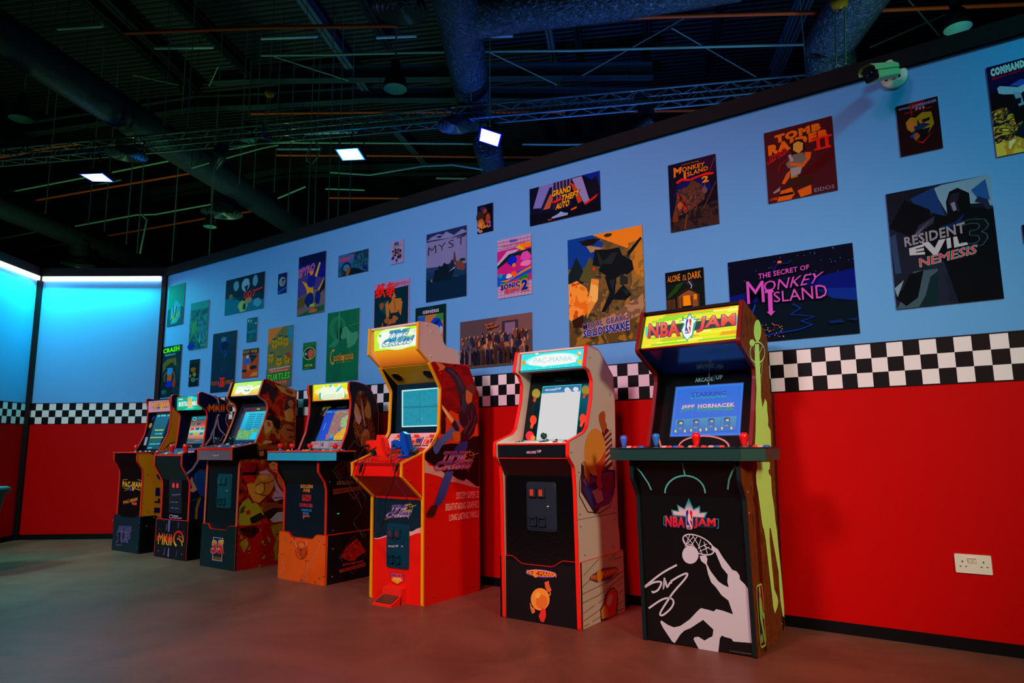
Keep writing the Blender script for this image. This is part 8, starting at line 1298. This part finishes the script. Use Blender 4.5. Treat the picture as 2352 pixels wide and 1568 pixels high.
slab(R, 'front_panel', xi, xj, (-.622, .02), (-.632, .75), BLK); slab(R, 'upper_front_panel', xi, xj, (-.632, .75), (-.69, .86), BLK); slab(R, 'control_panel_front', xi, xj, (-.69, .86), (-.692, .93), BLK); MB().prism([(x, y, .932) for x, y in ((X0-.004, -.71), (X1+.004, -.71), (X1+.004, -.49), (X0-.004, -.49))], [(x, y, .944) for x, y in ((X0-.004, -.71), (X1+.004, -.71), (X1+.004, -.49), (X0-.004, -.49))], M((220, 40, 36), .4)).build('control_panel', R, 'red edged control panel')
S = SS(-.622, .02, -.632, .75); a = Art(S, 'l', base=.001); OO = M((220, 130, 30), .4)
a.T(OO, 'PAC-MAN', (272, 385), (555, 392), (560, 300), (272, 290), .06); a.L(OO, .005, (275, 275), (350, 262)); a.L(OO, .005, (500, 268), (555, 282)); a.L(OO, .004, (290, 402), (370, 400)); a.L(OO, .004, (300, 436), (370, 412)); a.L(OO, .004, (440, 405), (550, 412)); a.L(OO, .004, (450, 395), (545, 436)); a.P(M((30, 60, 180), .4), (382, 372), (400, 362), (402, 440), (380, 436)); a.E(M((220, 120, 40), .4), 432, 405, 18, 34); a.T(M((225, 110, 30), .4), 'PAC-MAN', (288, 640), (500, 585), (498, 530), (288, 585), .05); a.P(M((200, 20, 16), .4), (415, 608), (492, 605), (488, 655), (412, 645)); a.T(M((225, 90, 60), .4), 'PLUS', (420, 642), (484, 648), (486, 615), (424, 612), .04); a.build('lettering', R, 'orange lettering')
p = hy(*px('k', 520, 1040), -.62); stick(R, (p.x, -.62, .944), .062, (225, 24, 24), k=1.25)
for x_ in (590, 680, 742, 862): p = hy(*px('k', x_, 1105), -.60); button(R, (p.x, -.60, .944), (190, 190, 200), r=.012)
slab(R, 'bezel', xi, xj, (-.448, .94), (-.351, 1.338), M((10, 12, 24), .2)); S = SS(-.448, .94, -.351, 1.338); a = Art(S, 'k', base=.0015); a.P(GM([(6, 70, 90), (8, 84, 110), (10, 100, 130)], .97, 1.3, em=.75), (858, 515), (1078, 515), (885, 1075), (690, 1080)); a.P(M((10, 90, 96), em=.7), (740, 930), (850, 840), (880, 860), (900, 960), (800, 1010))
YY = M((200, 225, 60), em=1); CC = M((60, 225, 225), em=1)
for t_, q, m_ in (('HIGH', (870, 555, 905, 520), CC), ('SCORE', (925, 545, 1005, 515), CC), ('1UP', (1030, 540, 1065, 512), CC), ('PUSH START', (828, 778, 968, 758), YY), ('1 OR 2 PLAYERS', (826, 838, 942, 818), CC), ('BONUS PACMAN FOR 10000', (750, 898, 958, 880), YY), ('MIDWAY MFG', (740, 1004, 912, 986), CC), ('CREDIT', (705, 1068, 780, 1050), CC)): a.T(m_, t_, (q[0], q[1]), (q[2], q[1]-4), (q[2]+6, q[3]-4), (q[0]+6, q[3]), .08)
a.build('screen', R, 'dim teal screen with small yellow and cyan lines of text'); a = Art(S, 'k', base=.0012); a.P(M((190, 150, 170), .4), (640, 1010), (680, 1015), (715, 880), (675, 880)); a.P(M((20, 60, 150), .4), (775, 580), (820, 530), (828, 560), (790, 600)); a.P(M((190, 40, 40), .4), (775, 600), (800, 590), (795, 610)); a.E(M((215, 140, 30), .4), 755, 690, 22, 44, rot=.4); a.build('bezel_print', R)
slab(R, 'marquee_frame', xi, xj, (-.400, 1.340), (-.408, 1.464), M((225, 160, 190), em=.55)); slab(R, 'top_panel', xi, xj, (-.41, 1.466), (-.3, 1.45), BLK); S = SS(-.400, 1.340, -.408, 1.464); a = Art(S, 'k', base=.0012); a.TO(M((225, 150, 20), em=.8), M((90, 40, 60), em=.5), 'PAC-MAN', (778, 405), (1050, 390), (1052, 290), (782, 318), .08, .06)
for q in (((800, 445), (860, 405), (1000, 390)), ((850, 440), (900, 410)), ((1000, 385), (1050, 395)), ((770, 300), (850, 275)), ((980, 270), (1040, 280))): a.L(M((150, 90, 120), em=.5), .003, *q)
a.E(M((40, 70, 160), em=.7), 888, 400, 18, 24); a.E(M((225, 150, 30), em=.8), 935, 415, 20, 28); a.build('marquee', R, 'pale pink marquee with gold lettering')
riser(R, X0-.03, X1+.012, -.640, -.49, .34, M((14, 30, 38), .4), DBLK, None, notch=(X0+.08, X1-.1, .02, .05)); a = Art(SY(-.64), 'l', base=.001); PP = M((120, 80, 130), .4); DD = M((12, 24, 34), .4)
a.TO(DD, PP, 'ARCADE', (200, 1050), (400, 1052), (400, 975), (210, 965), .0, .07); ONE = ((192, 1085), (222, 1052), (246, 1052), (242, 1205), (256, 1207), (254, 1248), (180, 1243), (182, 1202), (206, 1203), (209, 1102), (192, 1102)); a.L(PP, .012, *ONE, closed=True); a.P(DD, *ONE); a.TO(DD, PP, 'UP', (250, 1190), (385, 1210), (385, 1075), (255, 1060), .0, .07); a.build('riser_lettering', R, 'purple outlined lettering'); screws(R, SY(-.64), 'l', ((125, 880), (520, 918), (490, 1293)), CHR, .004); screws(R, SX(X1+.012), 'l', ((633, 968), (745, 835)), M((190, 190, 90), .4), .004)
